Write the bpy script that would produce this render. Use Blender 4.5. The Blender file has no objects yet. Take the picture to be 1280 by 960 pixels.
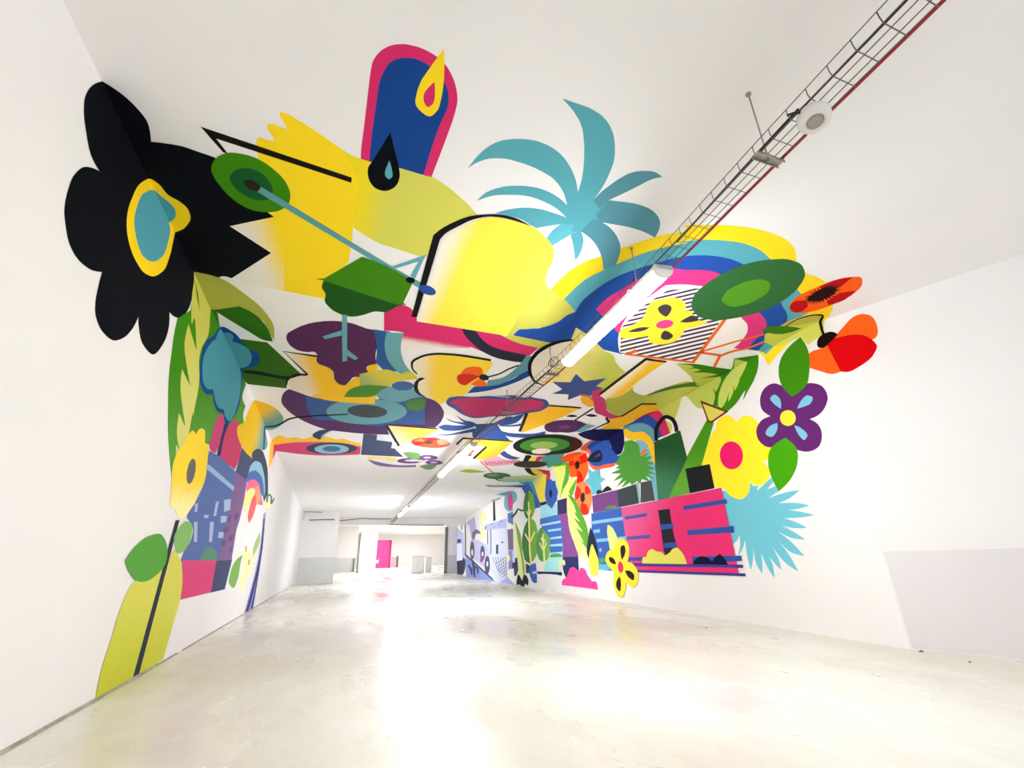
import bpy, bmesh, math, random
from mathutils import Vector, Matrix
from mathutils.geometry import tessellate_polygon
random.seed(7)
scene = bpy.context.scene
COL = scene.collection
# ------------------------------------------------------------------ measured room (metres)
# XL left wall, YH where it bends by AL, (XR, YR) corner of right wall, AR / AN headings of its far / near stretch, H ceiling
XL = -1.31238
YH = 5.85950
AL = -0.01340
XR = 4.44571
YR = 2.81520
AR = 0.09325
AN = -0.37463
H = 2.97817
CAM_AXES = [[0.938447, -0.344587, -0.024019], [-0.104604, -0.349771, 0.930977], [-0.329203, -0.87116, -0.364287]]
FOCAL_PX = 562.759


# ------------------------------------------------------------------ helpers
def link(o, parent=None):
    COL.objects.link(o)
    if parent is not None:
        o.parent = parent
        w = parent.location.copy(); q = parent.parent
        while q is not None:
            w += q.location; q = q.parent
        o.location = -w if o.get('_w') else o.location
        if o.get('_w') is not None: del o['_w']
    return o

def mesh(name, verts, faces, mat, parent=None, smooth=False):
    me = bpy.data.meshes.new(name)
    me.from_pydata([tuple(v) for v in verts], [], faces)
    me.update()
    if mat: me.materials.append(mat)
    if smooth:
        for f in me.polygons: f.use_smooth = True
    o = bpy.data.objects.new(name, me)
    o['_w'] = 1
    link(o, parent)
    if '_w' in o.keys(): del o['_w']
    return o

def empty(name, loc):
    o = bpy.data.objects.new(name, None)
    o.location = loc
    o.empty_display_size = .1
    COL.objects.link(o)
    return o

def tag(o, label=None, cat=None, group=None, kind=None):
    if label: o['label'] = label
    if cat: o['category'] = cat
    if group: o['group'] = group
    if kind: o['kind'] = kind
    return o

class MB:
    """collects shapes into one mesh"""
    def __init__(s): s.v = []; s.f = []
    def box(s, lo, hi, rz=0, piv=(0, 0)):
        b = len(s.v)
        for z in (lo[2], hi[2]):
            for x, y in ((lo[0], lo[1]), (hi[0], lo[1]), (hi[0], hi[1]), (lo[0], hi[1])):
                if rz:
                    dx, dy = x - piv[0], y - piv[1]
                    x, y = piv[0] + dx * math.cos(rz) - dy * math.sin(rz), piv[1] + dx * math.sin(rz) + dy * math.cos(rz)
                s.v.append((x, y, z))
        for f in ((3, 2, 1, 0), (4, 5, 6, 7), (0, 1, 5, 4), (1, 2, 6, 5), (2, 3, 7, 6), (3, 0, 4, 7)):
            s.f.append(tuple(b + i for i in f))
    def prism(s, pts, z0, z1):
        b = len(s.v); n = len(pts)
        for z in (z0, z1):
            for x, y in pts: s.v.append((x, y, z))
        s.f.append(tuple(b + i for i in reversed(range(n)))); s.f.append(tuple(b + n + i for i in range(n)))
        for i in range(n):
            j = (i + 1) % n
            s.f.append((b + i, b + j, b + n + j, b + n + i))
    def tube(s, pts, r, n=6):
        pts = [Vector(p) for p in pts]
        b = len(s.v)
        for i, p in enumerate(pts):
            t = (pts[min(i + 1, len(pts) - 1)] - pts[max(i - 1, 0)]).normalized()
            up = Vector((0, 0, 1)) if abs(t.z) < .9 else Vector((1, 0, 0))
            a = t.cross(up).normalized(); c = a.cross(t)
            for k in range(n):
                g = 2 * math.pi * k / n
                s.v.append(tuple(p + a * (r * math.cos(g)) + c * (r * math.sin(g))))
        for i in range(len(pts) - 1):
            for k in range(n):
                k2 = (k + 1) % n
                s.f.append((b + i * n + k, b + i * n + k2, b + (i + 1) * n + k2, b + (i + 1) * n + k))
        s.f.append(tuple(b + k for k in reversed(range(n))))
        e = b + (len(pts) - 1) * n
        s.f.append(tuple(e + k for k in range(n)))
    def lathe(s, prof, c, axis=(0, 0, 1), n=40):
        """prof: (radius, height along axis)"""
        ax = Vector(axis).normalized()
        up = Vector((0, 0, 1)) if abs(ax.z) < .9 else Vector((1, 0, 0))
        a = ax.cross(up).normalized(); d = a.cross(ax)
        b = len(s.v); c = Vector(c)
        for r, hgt in prof:
            for k in range(n):
                g = 2 * math.pi * k / n
                s.v.append(tuple(c + ax * hgt + a * (r * math.cos(g)) + d * (r * math.sin(g))))
        for i in range(len(prof) - 1):
            for k in range(n):
                k2 = (k + 1) % n
                s.f.append((b + i * n + k, b + i * n + k2, b + (i + 1) * n + k2, b + (i + 1) * n + k))
        s.f.append(tuple(b + k for k in range(n)))
        s.f.append(tuple(b + (len(prof) - 1) * n + k for k in range(n)))
    def build(s, name, mat, parent=None, smooth=False):
        return mesh(name, s.v, s.f, mat, parent, smooth)

def lin(hexc, k=1.0):
    hexc = hexc.lstrip('#')
    r = []
    for i in (0, 2, 4):
        c = int(hexc[i:i + 2], 16) / 255
        c = c / 12.92 if c <= .04045 else ((c + .055) / 1.055) ** 2.4
        r.append(min(1, c * k))
    return (*r, 1)

def material(name, col, rough=.6, metal=0, spec=.5):
    m = bpy.data.materials.new(name); m.use_nodes = True
    b = m.node_tree.nodes['Principled BSDF']
    b.inputs['Base Color'].default_value = col
    b.inputs['Roughness'].default_value = rough
    b.inputs['Metallic'].default_value = metal
    b.inputs['Specular IOR Level'].default_value = spec
    return m

def mottled(name, c1, c2, scale, rough=.7, bump=0.0, detail=6):
    """plaster / concrete: two tones mixed by noise, optional bump"""
    m = material(name, c1, rough); nt = m.node_tree; b = nt.nodes['Principled BSDF']
    tc = nt.nodes.new('ShaderNodeTexCoord')
    n = nt.nodes.new('ShaderNodeTexNoise'); n.inputs['Scale'].default_value = scale; n.inputs['Detail'].default_value = detail
    r = nt.nodes.new('ShaderNodeValToRGB')
    r.color_ramp.elements[0].position = .38; r.color_ramp.elements[1].position = .66
    r.color_ramp.elements[0].color = c1; r.color_ramp.elements[1].color = c2
    nt.links.new(tc.outputs['Object'], n.inputs['Vector'])
    nt.links.new(n.outputs['Fac'], r.inputs['Fac'])
    nt.links.new(r.outputs['Color'], b.inputs['Base Color'])
    if bump:
        n2 = nt.nodes.new('ShaderNodeTexNoise'); n2.inputs['Scale'].default_value = scale * 14; n2.inputs['Detail'].default_value = 8
        bp = nt.nodes.new('ShaderNodeBump'); bp.inputs['Strength'].default_value = bump; bp.inputs['Distance'].default_value = .01
        nt.links.new(tc.outputs['Object'], n2.inputs['Vector'])
        nt.links.new(n2.outputs['Fac'], bp.inputs['Height'])
        nt.links.new(bp.outputs['Normal'], b.inputs['Normal'])
    return m

def glow(name, col, strength):
    m = bpy.data.materials.new(name); m.use_nodes = True
    nt = m.node_tree; nt.nodes.clear()
    o = nt.nodes.new('ShaderNodeOutputMaterial'); e = nt.nodes.new('ShaderNodeEmission')
    e.inputs['Color'].default_value = col; e.inputs['Strength'].default_value = strength
    nt.links.new(e.outputs[0], o.inputs['Surface'])
    return m

# ------------------------------------------------------------------ materials
K_PAINT = 1.0
m_wall = mottled('white wall plaster', lin('#e8e4e1'), lin('#ebe7e5'), 1.1, .75, .05)
m_ceil = mottled('white ceiling plaster', lin('#efedec'), lin('#f2f0ef'), .8, .8, .05)
m_dado = mottled('grey dado paint', lin('#cbccc9'), lin('#d1d1ce'), 1.5, .55)
m_dado_pale = mottled('pale grey dado paint', lin('#dcd6d6'), lin('#dfd9d9'), 1.5, .6)
m_wire = material('galvanised wire', lin('#6f675f'), .45, .6)
m_rod = material('threaded steel rod', lin('#a9a39c'), .4, .7)
m_black = material('black cable sheath', lin('#151313'), .5)
m_red = material('dark red cable sheath', lin('#a81f36'), .5)
m_house = material('white lamp housing', lin('#f2f2f0'), .4)
m_tube = glow('lit diffuser', (.855, .92, 1, 1), 106)
m_plastic = material('white plastic', lin('#e4dfda'), .4)
m_recess = material('grey lens', lin('#9d9792'), .35)
m_pink = material('pink door paint', lin('#ee3a86'), .35)
m_pink_dark = material('dark pink frame', lin('#b01a5c'), .45)
m_post = material('dark grey post', lin('#5b5a58'), .5)
m_column_shade = material('grey green column shade', lin('#767c74'), .6)
m_lilac = material('lilac barrier', lin('#d9a9c6'), .5)
m_pipe = material('dark pipe', lin('#6a6460'), .5)
m_gap_shade = mottled('floor edge gap shade', lin('#8f8776'), lin('#b5ad9d'), 6, .9)  # shadow of the wall-foot gap put into the colour
m_grit = material('grit', lin('#4b4038'), .9)
m_box = material('pale grey cabinet paint', lin('#d6d3cd'), .55)
m_silver = material('door plate', lin('#efe3ea'), .3, .3)

def floor_material():
    m = material('worn concrete floor', lin('#d8cfbf'), .4); nt = m.node_tree; b = nt.nodes['Principled BSDF']
    tc = nt.nodes.new('ShaderNodeTexCoord')
    mp = nt.nodes.new('ShaderNodeMapping'); mp.inputs['Scale'].default_value = (1, .45, 1)
    nt.links.new(tc.outputs['Object'], mp.inputs['Vector'])
    n1 = nt.nodes.new('ShaderNodeTexNoise'); n1.inputs['Scale'].default_value = .55; n1.inputs['Detail'].default_value = 9; n1.inputs['Roughness'].default_value = .62
    n2 = nt.nodes.new('ShaderNodeTexNoise'); n2.inputs['Scale'].default_value = 5.5; n2.inputs['Detail'].default_value = 10; n2.inputs['Roughness'].default_value = .7
    n3 = nt.nodes.new('ShaderNodeTexNoise'); n3.inputs['Scale'].default_value = 1.3; n3.inputs['Detail'].default_value = 5
    for n in (n1, n2, n3): nt.links.new(mp.outputs[0], n.inputs['Vector'])
    r1 = nt.nodes.new('ShaderNodeValToRGB')
    r1.color_ramp.elements[0].position = .36; r1.color_ramp.elements[0].color = lin('#d3cbbc')
    r1.color_ramp.elements[1].position = .62; r1.color_ramp.elements[1].color = lin('#e3e0d9')
    nt.links.new(n1.outputs['Fac'], r1.inputs['Fac'])
    r2 = nt.nodes.new('ShaderNodeValToRGB')
    r2.color_ramp.elements[0].position = .30; r2.color_ramp.elements[0].color = (.80, .78, .74, 1)
    r2.color_ramp.elements[1].position = .52; r2.color_ramp.elements[1].color = (1, 1, 1, 1)
    nt.links.new(n2.outputs['Fac'], r2.inputs['Fac'])
    mx = nt.nodes.new('ShaderNodeMixRGB'); mx.blend_type = 'MULTIPLY'; mx.inputs[0].default_value = .45
    nt.links.new(r1.outputs[0], mx.inputs[1]); nt.links.new(r2.outputs[0], mx.inputs[2])
    nt.links.new(mx.outputs[0], b.inputs['Base Color'])
    rr = nt.nodes.new('ShaderNodeMapRange')
    rr.inputs[1].default_value = .35; rr.inputs[2].default_value = .65; rr.inputs[3].default_value = .16; rr.inputs[4].default_value = .5
    nt.links.new(n3.outputs['Fac'], rr.inputs[0]); nt.links.new(rr.outputs[0], b.inputs['Roughness'])
    bp = nt.nodes.new('ShaderNodeBump'); bp.inputs['Strength'].default_value = .12; bp.inputs['Distance'].default_value = .01
    nt.links.new(n2.outputs['Fac'], bp.inputs['Height']); nt.links.new(bp.outputs[0], b.inputs['Normal'])
    return m
m_floor = floor_material()

# ------------------------------------------------------------------ planes
def d2(a): return (math.sin(a), math.cos(a))
def on_left(y, z, off=0): return (XL + off, y, z)
def on_left_far(s, z, off=0):
    d = d2(AL); return (XL + d[0] * s + d[1] * off, YH + d[1] * s - d[0] * off, z)
def on_right(s, z, off=0, a=None):
    a = AR if a is None else a
    d = d2(a); return (XR + d[0] * s - d[1] * off, YR + d[1] * s + d[0] * off, z)
def plane_point(w, u, v, off):
    if w == 'C': return (u, v, H - off)
    if w == 'L': return on_left(u, v, off)
    if w == 'M': return on_left_far(u, v, off)
    if w == 'R': return on_right(u, v, off, AR)
    return on_right(u, v, off, AN)

# ------------------------------------------------------------------ room shell
def structure(name, mb, mat, parent=None):
    o = mb.build(name, mat, parent)
    if parent is None: o['kind'] = 'structure'
    return o
Y_END = 22.60           # end of left wall
S_END = 24.7            # length of the far right wall
T = .25
back = -5.0
# left wall
lf = on_left_far((Y_END - YH) / math.cos(AL), 0)
mb = MB(); mb.prism([(XL, back), (XL, YH), (lf[0], lf[1]), (lf[0] - T, lf[1]), (XL - T, YH), (XL - T, back)], -.05, H)
structure('wall_left', mb, m_wall)
# right wall: near stretch flares outwards, far stretch runs down the lane
nr = on_right(-8.4, 0, 0, AN); fr = on_right(S_END, 0)
mb = MB(); mb.prism([(nr[0], nr[1]), (nr[0] + T, nr[1]), (XR + T, YR), (fr[0] + T, fr[1]), (fr[0], fr[1]), (XR, YR)], -.05, H)
structure('wall_right', mb, m_wall)
# ceiling slab
mb = MB(); mb.prism([(-3, back), (8.6, back), (8.6, 25.2), (-3, 25.2)], H, H + .2)
structure('ceiling', mb, m_ceil)
# floor: level lane, then a gentle rise to the far hall
mb = MB()
mb.v += [(-6, back, 0), (12, back, 0), (12, 22.5, 0), (-6, 22.5, 0), (12, 50, .55), (-6, 50, .55)]
mb.f += [(0, 1, 2, 3), (3, 2, 4, 5)]
structure('floor', mb, m_floor)
# dark strip painted in for the shadowed gap along foot of the left wall
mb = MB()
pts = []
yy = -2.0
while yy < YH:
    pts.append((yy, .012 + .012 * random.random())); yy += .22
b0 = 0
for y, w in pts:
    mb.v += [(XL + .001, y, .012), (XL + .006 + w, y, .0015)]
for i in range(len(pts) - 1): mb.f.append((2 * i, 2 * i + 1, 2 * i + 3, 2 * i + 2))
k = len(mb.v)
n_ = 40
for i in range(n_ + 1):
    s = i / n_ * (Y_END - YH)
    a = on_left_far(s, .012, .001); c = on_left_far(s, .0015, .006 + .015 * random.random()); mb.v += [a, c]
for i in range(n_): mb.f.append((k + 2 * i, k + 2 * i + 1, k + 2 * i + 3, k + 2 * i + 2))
structure('gap_shade_left', mb, m_gap_shade)
# dado paint on the near right wall
mb = MB()
mb.v += [on_right(-.02, .01, .002, AN), on_right(-8.3, .01, .002, AN), on_right(-8.3, .742, .002, AN), on_right(-.02, .742, .002, AN)]
mb.f.append((0, 1, 2, 3))
structure('trim_1', mb, m_dado_pale)

# ------------------------------------------------------------------ far hall
def rise(y): return max(0, (y - 22.5) * .02)
mb = MB(); mb.box((-3, 22.45, -.05), (.03, 22.75, 3.3)); structure('wall_back', mb, m_wall)
mb = MB(); mb.box((-.2, 22.75, -.05), (.03, 35.9, 3.3)); structure('wall_passage', mb, m_wall)
mb = MB(); mb.box((-1.5, 36.0, 0), (1.42, 36.2, 3.3)); structure('wall_hall', mb, m_wall)
mb = MB(); mb.box((1.5, 33.7, 0), (2.62, 33.9, 2.75)); structure('wall_partition', mb, m_wall)
mb = MB(); mb.box((-6, 47.5, 0), (12, 47.8, 4.2)); structure('wall_end', mb, m_wall)
mb = MB(); mb.box((11.5, 25.5, 0), (11.8, 47.5, 4.2)); structure('wall_hall_right', mb, m_wall)
mb = MB(); mb.box((-6, 25.2, 3.3), (12, 47.8, 3.5)); structure('ceiling_hall', mb, m_ceil)
mb = MB(); mb.box((-3, 25.0, 2.60), (8.4, 25.3, 3.5)); structure('beam', mb, m_ceil)
mb = MB(); mb.box((-1.43, 22.43, .012), (.03, 22.449, 1.06)); structure('trim_2', mb, m_dado)
mb = MB(); mb.box((.031, 35.97, .26), (1.42, 35.999, 1.17)); structure('trim_3', mb, m_dado)
mb = MB(); mb.box((1.5, 33.67, .22), (2.62, 33.699, 1.13)); structure('trim_4', mb, m_dado)
# column at the end of the right wall
q = on_right(S_END, 0)
mb = MB(); mb.box((6.20, 28.3, -.02), (6.85, 28.8, 3.3)); structure('column', mb, m_wall)
mb = MB(); mb.box((6.11, 28.26, -.02), (6.29, 28.34, 2.72)); structure('trim_5', mb, m_column_shade)  # grey-green strip colours in the column's shadow side
mb = MB(); mb.box((6.30, 28.28, .1), (6.86, 28.299, 1.12)); structure('trim_6', mb, m_dado)

# pink door
door = empty('pink_door', (3.77, 42, rise(42)))
tag(door, 'bright pink door standing open in the far hall', 'door')
mb = MB(); mb.box((3.16, 41.97, .40), (4.30, 42.03, 2.56)); mb.build('panel', m_pink, door)
mb = MB(); mb.box((3.10, 41.95, .39), (3.18, 42.06, 2.60)); mb.box((3.10, 41.95, 2.54), (4.45, 42.06, 2.60)); mb.build('frame', m_pink_dark, door)
mb = MB(); mb.box((4.30, 41.95, .39), (4.46, 42.10, 2.60)); o = mb.build('edge', m_pink_dark, door); o['label'] = 'darker pink edge'
mb = MB(); mb.box((3.26, 41.94, .78), (3.48, 41.969, 1.02)); mb.tube([(3.48, 41.93, 1.0), (3.52, 41.93, 1.12)], .02); mb.build('door_handle', m_silver, door)

# barrier beside the pink door
bar = empty('barrier', (4.95, 43, rise(43)))
tag(bar, 'low lilac barrier with a dark post right of the pink door', 'barrier')
mb = MB()
for i in range(6): mb.box((4.62 + i * .08, 42.98, .42), (4.67 + i * .08, 43.02, 1.22))
mb.box((4.60, 42.985, .40), (5.1, 43.015, .46)); mb.box((4.60, 42.985, 1.18), (5.1, 43.015, 1.24))
mb.build('slats', m_lilac, bar)
mb = MB(); mb.box((5.08, 42.94, .36), (5.22, 43.06, 1.34)); mb.build('post', m_post, bar)

# corner posts at the passage
for i, (x, y, z1, wd, lab) in enumerate(((1.30, 35.9, 1.14, .07, 'short dark corner guard post in front of the hall wall'),
                                         (1.46, 33.62, 2.70, .075, 'tall slim dark post at the edge of the grey-dado partition'))):
    mb = MB(); mb.box((x - wd / 2, y - .04, rise(y)), (x + wd / 2, y + .04, z1)); mb.box((x - wd, y - .07, rise(y)), (x + wd, y + .07, rise(y) + .04))
    o = mb.build('guard_post', m_post); tag(o, lab, 'post')
# cabinet right of the pink door
cab = empty('utility_cabinet', (5.0, 30, rise(30)))
tag(cab, 'pale grey cabinet on the far hall floor, left of the column', 'cabinet')
mb = MB(); mb.box((4.42, 29.75, rise(29.7) + .03), (5.20, 30.25, 1.12)); mb.box((4.46, 29.80, rise(29.7) - .01), (5.16, 30.2, rise(29.7) + .03)); mb.build('body', m_box, cab)
mb = MB(); mb.box((4.40, 29.73, 1.12), (5.22, 30.27, 1.15)); mb.build('top', m_box, cab)
mb = MB(); mb.box((4.46, 29.735, .22), (4.80, 29.749, 1.09)); mb.build('door', m_box, cab)
mb = MB(); mb.box((4.82, 29.735, .22), (5.16, 29.749, 1.09)); mb.build('door', m_box, cab)
mb = MB(); mb.box((5.42, 30.6, .17), (5.80, 31.0, 1.05)); mb.box((5.40, 30.58, 1.05), (5.82, 31.02, 1.08)); o = mb.build('storage_box', m_box)
tag(o, 'smaller pale grey box between the cabinet and the column', 'box')

# pipes under the far ceiling
def pipe(name, label, pts, r):
    mb = MB(); mb.tube(pts, r, 8); o = mb.build(name, m_pipe, None, True); tag(o, label, 'pipe')
pipe('ceiling_pipe', 'short thick dark pipe on the far wall near the left corner', [(-1.22, 22.38, 2.60), (-.62, 22.38, 2.625), (-.18, 22.38, 2.63)], .022)
pipe('ceiling_pipe', 'thin angled conduit bracket above the thick pipe', [(-1.46, 22.38, 2.62), (-1.42, 22.38, 2.955), (-1.0, 22.38, 2.945), (-.72, 22.38, 2.935)], .012)
pipe('ceiling_pipe', 'long sagging dark pipe running under the far lamp', [(-.05, 23.5, 2.66), (.5, 23.5, 2.72), (1.06, 23.5, 2.78), (1.7, 23.5, 2.755), (2.4, 23.5, 2.77)], .02)
pipe('ceiling_pipe', 'thin dark conduit along the bottom edge of the far beam', [(2.45, 24.96, 2.62), (3.6, 24.96, 2.59), (5.3, 24.96, 2.59)], .02)

# ------------------------------------------------------------------ cable tray
PATH = [(-3.0, 1.52, 2.535), (.15, 1.71, 2.535), (1.3, 1.775, 2.535), (1.95, 1.86, 2.56), (3.0, 1.98, 2.625), (3.9, 2.045, 2.67), (5.5, 2.035, 2.675), (7.2, 2.05, 2.675), (9, 2.09, 2.675),
        (12, 2.17, 2.675), (18, 2.34, 2.675), (24.6, 2.55, 2.675)]
def tray(y):
    """centre x and bottom z of the tray at y (smoothed)"""
    def raw(y):
        for (a, x0, z0), (b, x1, z1) in zip(PATH, PATH[1:]):
            if y <= b: t = (y - a) / (b - a); return Vector((x0 + t * (x1 - x0), z0 + t * (z1 - z0)))
        return Vector(PATH[-1][1:])
    w = [raw(min(24.6, max(-3, y + d))) for d in (-.5, -.25, 0, .25, .5)]
    q = sum(w, Vector((0, 0))) / 5
    return q.x, q.y
ys = [-2.5 + .1 * i for i in range(271)]
HW, UP = .075, .054
tr = empty('cable_tray', (1.78, 1.3, 2.535))
tag(tr, 'long galvanised wire cable tray hung below the ceiling', 'cable tray')
def run(dx, dz, step=4): return [(tray(y)[0] + dx, y, tray(y)[1] + dz) for y in ys[::step] + [ys[-1]]]
for nm, dx, dz in (('side_wire', -HW, UP), ('bottom_wire', -HW + .012, 0), ('bottom_wire', -.018, 0), ('bottom_wire', .028, 0), ('bottom_wire', HW - .012, 0)):
    mb = MB(); mb.tube(run(dx, dz), .0024, 5); mb.build(nm, m_wire, tr, True)
def cross(mb, y):
    x, z = tray(y)
    mb.tube([(x - HW, y, z + UP), (x - HW, y, z + .02), (x - HW + .006, y, z + .004), (x - HW + .02, y, z - .003), (x + HW - .02, y, z - .003), (x + HW - .004, y, z - .001), (x + HW, y, z + .006)], .0022, 4)
far = MB()
for y in ys:
    if .25 < y < 10.15:
        mb = MB(); cross(mb, y); mb.build('cross_wire', m_wire, tr, True)
    else:
        cross(far, y)
o = far.build('distant_cross_wires', m_wire, tr, True); o['kind'] = 'stuff'
# hangers: threaded rod from the ceiling, trapeze bar under the tray
HANG = [(1.09, 'threaded rod hanger nearest the white detector'), (2.35, 'rod hanger beside the nearest lamp'), (4.15, 'rod hanger at the far end of the nearest lamp'),
        (5.6, 'rod hanger over the magenta cloud'), (10.2, 'distant rod hanger beyond the second lamp')]
for y, lab in HANG:
    x, z = tray(y)
    hg = empty('tray_hanger', (x, y, z)); tag(hg, lab, 'hanger', None)
    mb = MB(); mb.tube([(x, y, H + .01), (x, y, z - .03)], .004, 8); mb.build('rod', m_rod, hg, True)
    mb = MB(); mb.box((x - .085, y - .02, z - .022), (x + .085, y - .017, z - .004)); mb.box((x - .085, y + .017, z - .022), (x + .085, y + .02, z - .004)); mb.box((x - .085, y - .02, z - .008), (x + .085, y + .02, z - .005))
    mb.build('bracket', m_rod, hg)
    mb = MB(); mb.lathe([(.009, -.014), (.009, -.006)], (x, y, z - .012), (0, 0, 1), 6); mb.build('nut', m_rod, hg)
    mb = MB(); mb.lathe([(.014, 0), (.014, -.006)], (x, y, H), (0, 0, 1), 12); mb.build('ceiling_plate', m_rod, hg)
# cables
def wig(y, k): return .004 * math.sin(y * 2.3 + k) + .003 * math.sin(y * 5.1 + 2 * k)
mb = MB(); mb.tube([(tray(y)[0] - .055 + wig(y, 0), y, tray(y)[1] + .008) for y in ys[::2]], .005, 6)
tag(mb.build('black_cable', m_black, None, True), 'long black cable lying along the left side of the tray', 'cable')
mb = MB(); mb.tube([(tray(y)[0] - .06 + .02 * math.sin((y - .85) * 1.9), y, tray(y)[1] + .014 + .01 * math.sin((y - .85) * 3)) for y in [.86 + .04 * i for i in range(24)]] , .006, 6)
tag(mb.build('black_cable', m_black, None, True), 'short thick black cable leading from the white detector', 'cable')
mb = MB(); mb.tube([(tray(y)[0] + HW + .004, y, tray(y)[1] + .006 + wig(y, 1) * .5) for y in ys[::2]], .0065, 6)
tag(mb.build('red_cable', m_red, None, True), 'red cable tied along the right edge of the tray', 'cable')
mb = MB(); mb.tube([(tray(y)[0] - .045 + wig(y, 3), y, tray(y)[1] + .012) for y in ys[66:190:2]], .010, 6)
tag(mb.build('black_cable', m_black, None, True), 'thick black cable in the tray beyond the nearest lamp', 'cable')
# cable loops at the far end of the first lamp
x, z = tray(3.98)
for dx, r, lab in ((-.03, .055, 'larger cable loop at the far end of the nearest lamp'), (-.07, .035, 'smaller cable loop at the far end of the nearest lamp')):
    mb = MB(); mb.tube([(x + dx + r * math.sin(a) * .8, 4.0 + .02 * math.cos(a), z + .02 + r * (1 - math.cos(a)) * .9) for a in [2 * math.pi * i / 20 for i in range(21)]], .004, 6)
    tag(mb.build('cable_loop', m_black, None, True), lab, 'cable')

# ------------------------------------------------------------------ white round detector under the tray
x, z = tray(.87); x -= .03
C = Vector((x + .012, .838, z - .045))
ax = Vector((-.25, -.12, -1))
dt = empty('motion_detector', tuple(C)); tag(dt, 'round white ceiling detector clipped under the cable tray', 'detector')
mb = MB(); mb.lathe([(.035, -.03), (.056, -.025), (.063, -.01), (.064, .012), (.060, .026), (.048, .036), (.034, .038), (.032, .028)], C, ax, 48); mb.build('housing', m_plastic, dt, True)
mb = MB(); mb.lathe([(.033, .026), (.031, .032), (.024, .037), (.012, .040), (.002, .041)], C, ax, 36); o = mb.build('lens', m_recess, dt, True); o['label'] = 'grey lens'
mb = MB(); mb.tube([C + Vector((-.058, .01, .015)), C + Vector((-.075, .03, .03)), C + Vector((-.085, .05, .036))], .005, 6); mb.build('cable_entry', m_black, dt, True)

# ------------------------------------------------------------------ lamps
def lamp(y0, y1, label, dz=-.03):
    x0, z0 = tray(y0); x1, z1 = tray(y1)
    a, b = Vector((x0, y0, z0 + dz)), Vector((x1, y1, z1 + dz))
    t = (b - a).normalized(); s = t.cross(Vector((0, 0, 1))).normalized(); u = s.cross(t)
    L = empty('batten_lamp', tuple((a + b) / 2)); tag(L, label, 'lamp')
    def sect(pr, p, q, name, mat):
        mb = MB(); n = len(pr)
        for e in (p, q):
            for i, j in pr: mb.v.append(tuple(e + s * i + u * j))
        for i in range(n):
            k = (i + 1) % n; mb.f.append((i, k, n + k, n + i))
        mb.f.append(tuple(reversed(range(n)))); mb.f.append(tuple(range(n, 2 * n)))
        return mb.build(name, mat, L)
    W = .062
    sect([(-W, 0), (-W, .03), (W, .03), (W, 0)], a, b, 'housing', m_house)
    arc = [(W * 1.02 * math.cos(g), -.052 * math.sin(g)) for g in [math.pi * i / 12 for i in range(13)]]
    sect([(p, q) for p, q in arc], a + t * .03, b - t * .03, 'diffuser', m_tube)
    arc2 = [(W * 1.08 * math.cos(g), -.056 * math.sin(g)) for g in [math.pi * i / 12 for i in range(13)]] + [(-W * 1.08, .032), (W * 1.08, .032)]
    sect(arc2, a, a + t * .03, 'end_cap', m_house); sect(arc2, b - t * .03, b, 'end_cap', m_house)
lamp(2.0, 3.75, 'nearest glaring batten lamp under the tray, over the rainbow')
lamp(7.4, 8.95, 'second lamp along the tray, its near batten')
lamp(9.0, 10.55, 'second lamp along the tray, its far batten')
lamp(17.0, 18.5, 'far small bright batten lamp, nearer one before the end beam')
lamp(19.0, 20.5, 'farthest small bright batten lamp before the end beam')

# ------------------------------------------------------------------ grit on the floor
spots = []
GRIT = [(4.42, 2.72, .016, 'dark stone chip at the corner of the right wall'), (4.30, 2.35, .011, 'small dark chip near the pale dado'),
        (3.95, 4.55, .010, 'dark speck on the floor below the pink building')]
for x, y, r, lab in GRIT:
    mb = MB(); rr = random.Random(int(x * 100))
    n = 9; mb.v.append((x, y, r * .7))
    for k in range(n):
        g = 2 * math.pi * k / n; q = r * (.7 + .6 * rr.random()); mb.v.append((x + q * math.cos(g) * 1.5, y + q * math.sin(g), 0.0))
    for k in range(n): mb.f.append((0, 1 + k, 1 + (k + 1) % n))
    mb.f.append(tuple(range(n, 0, -1)))
    tag(mb.build('stone_chip', m_grit), lab, 'stone')

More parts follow.
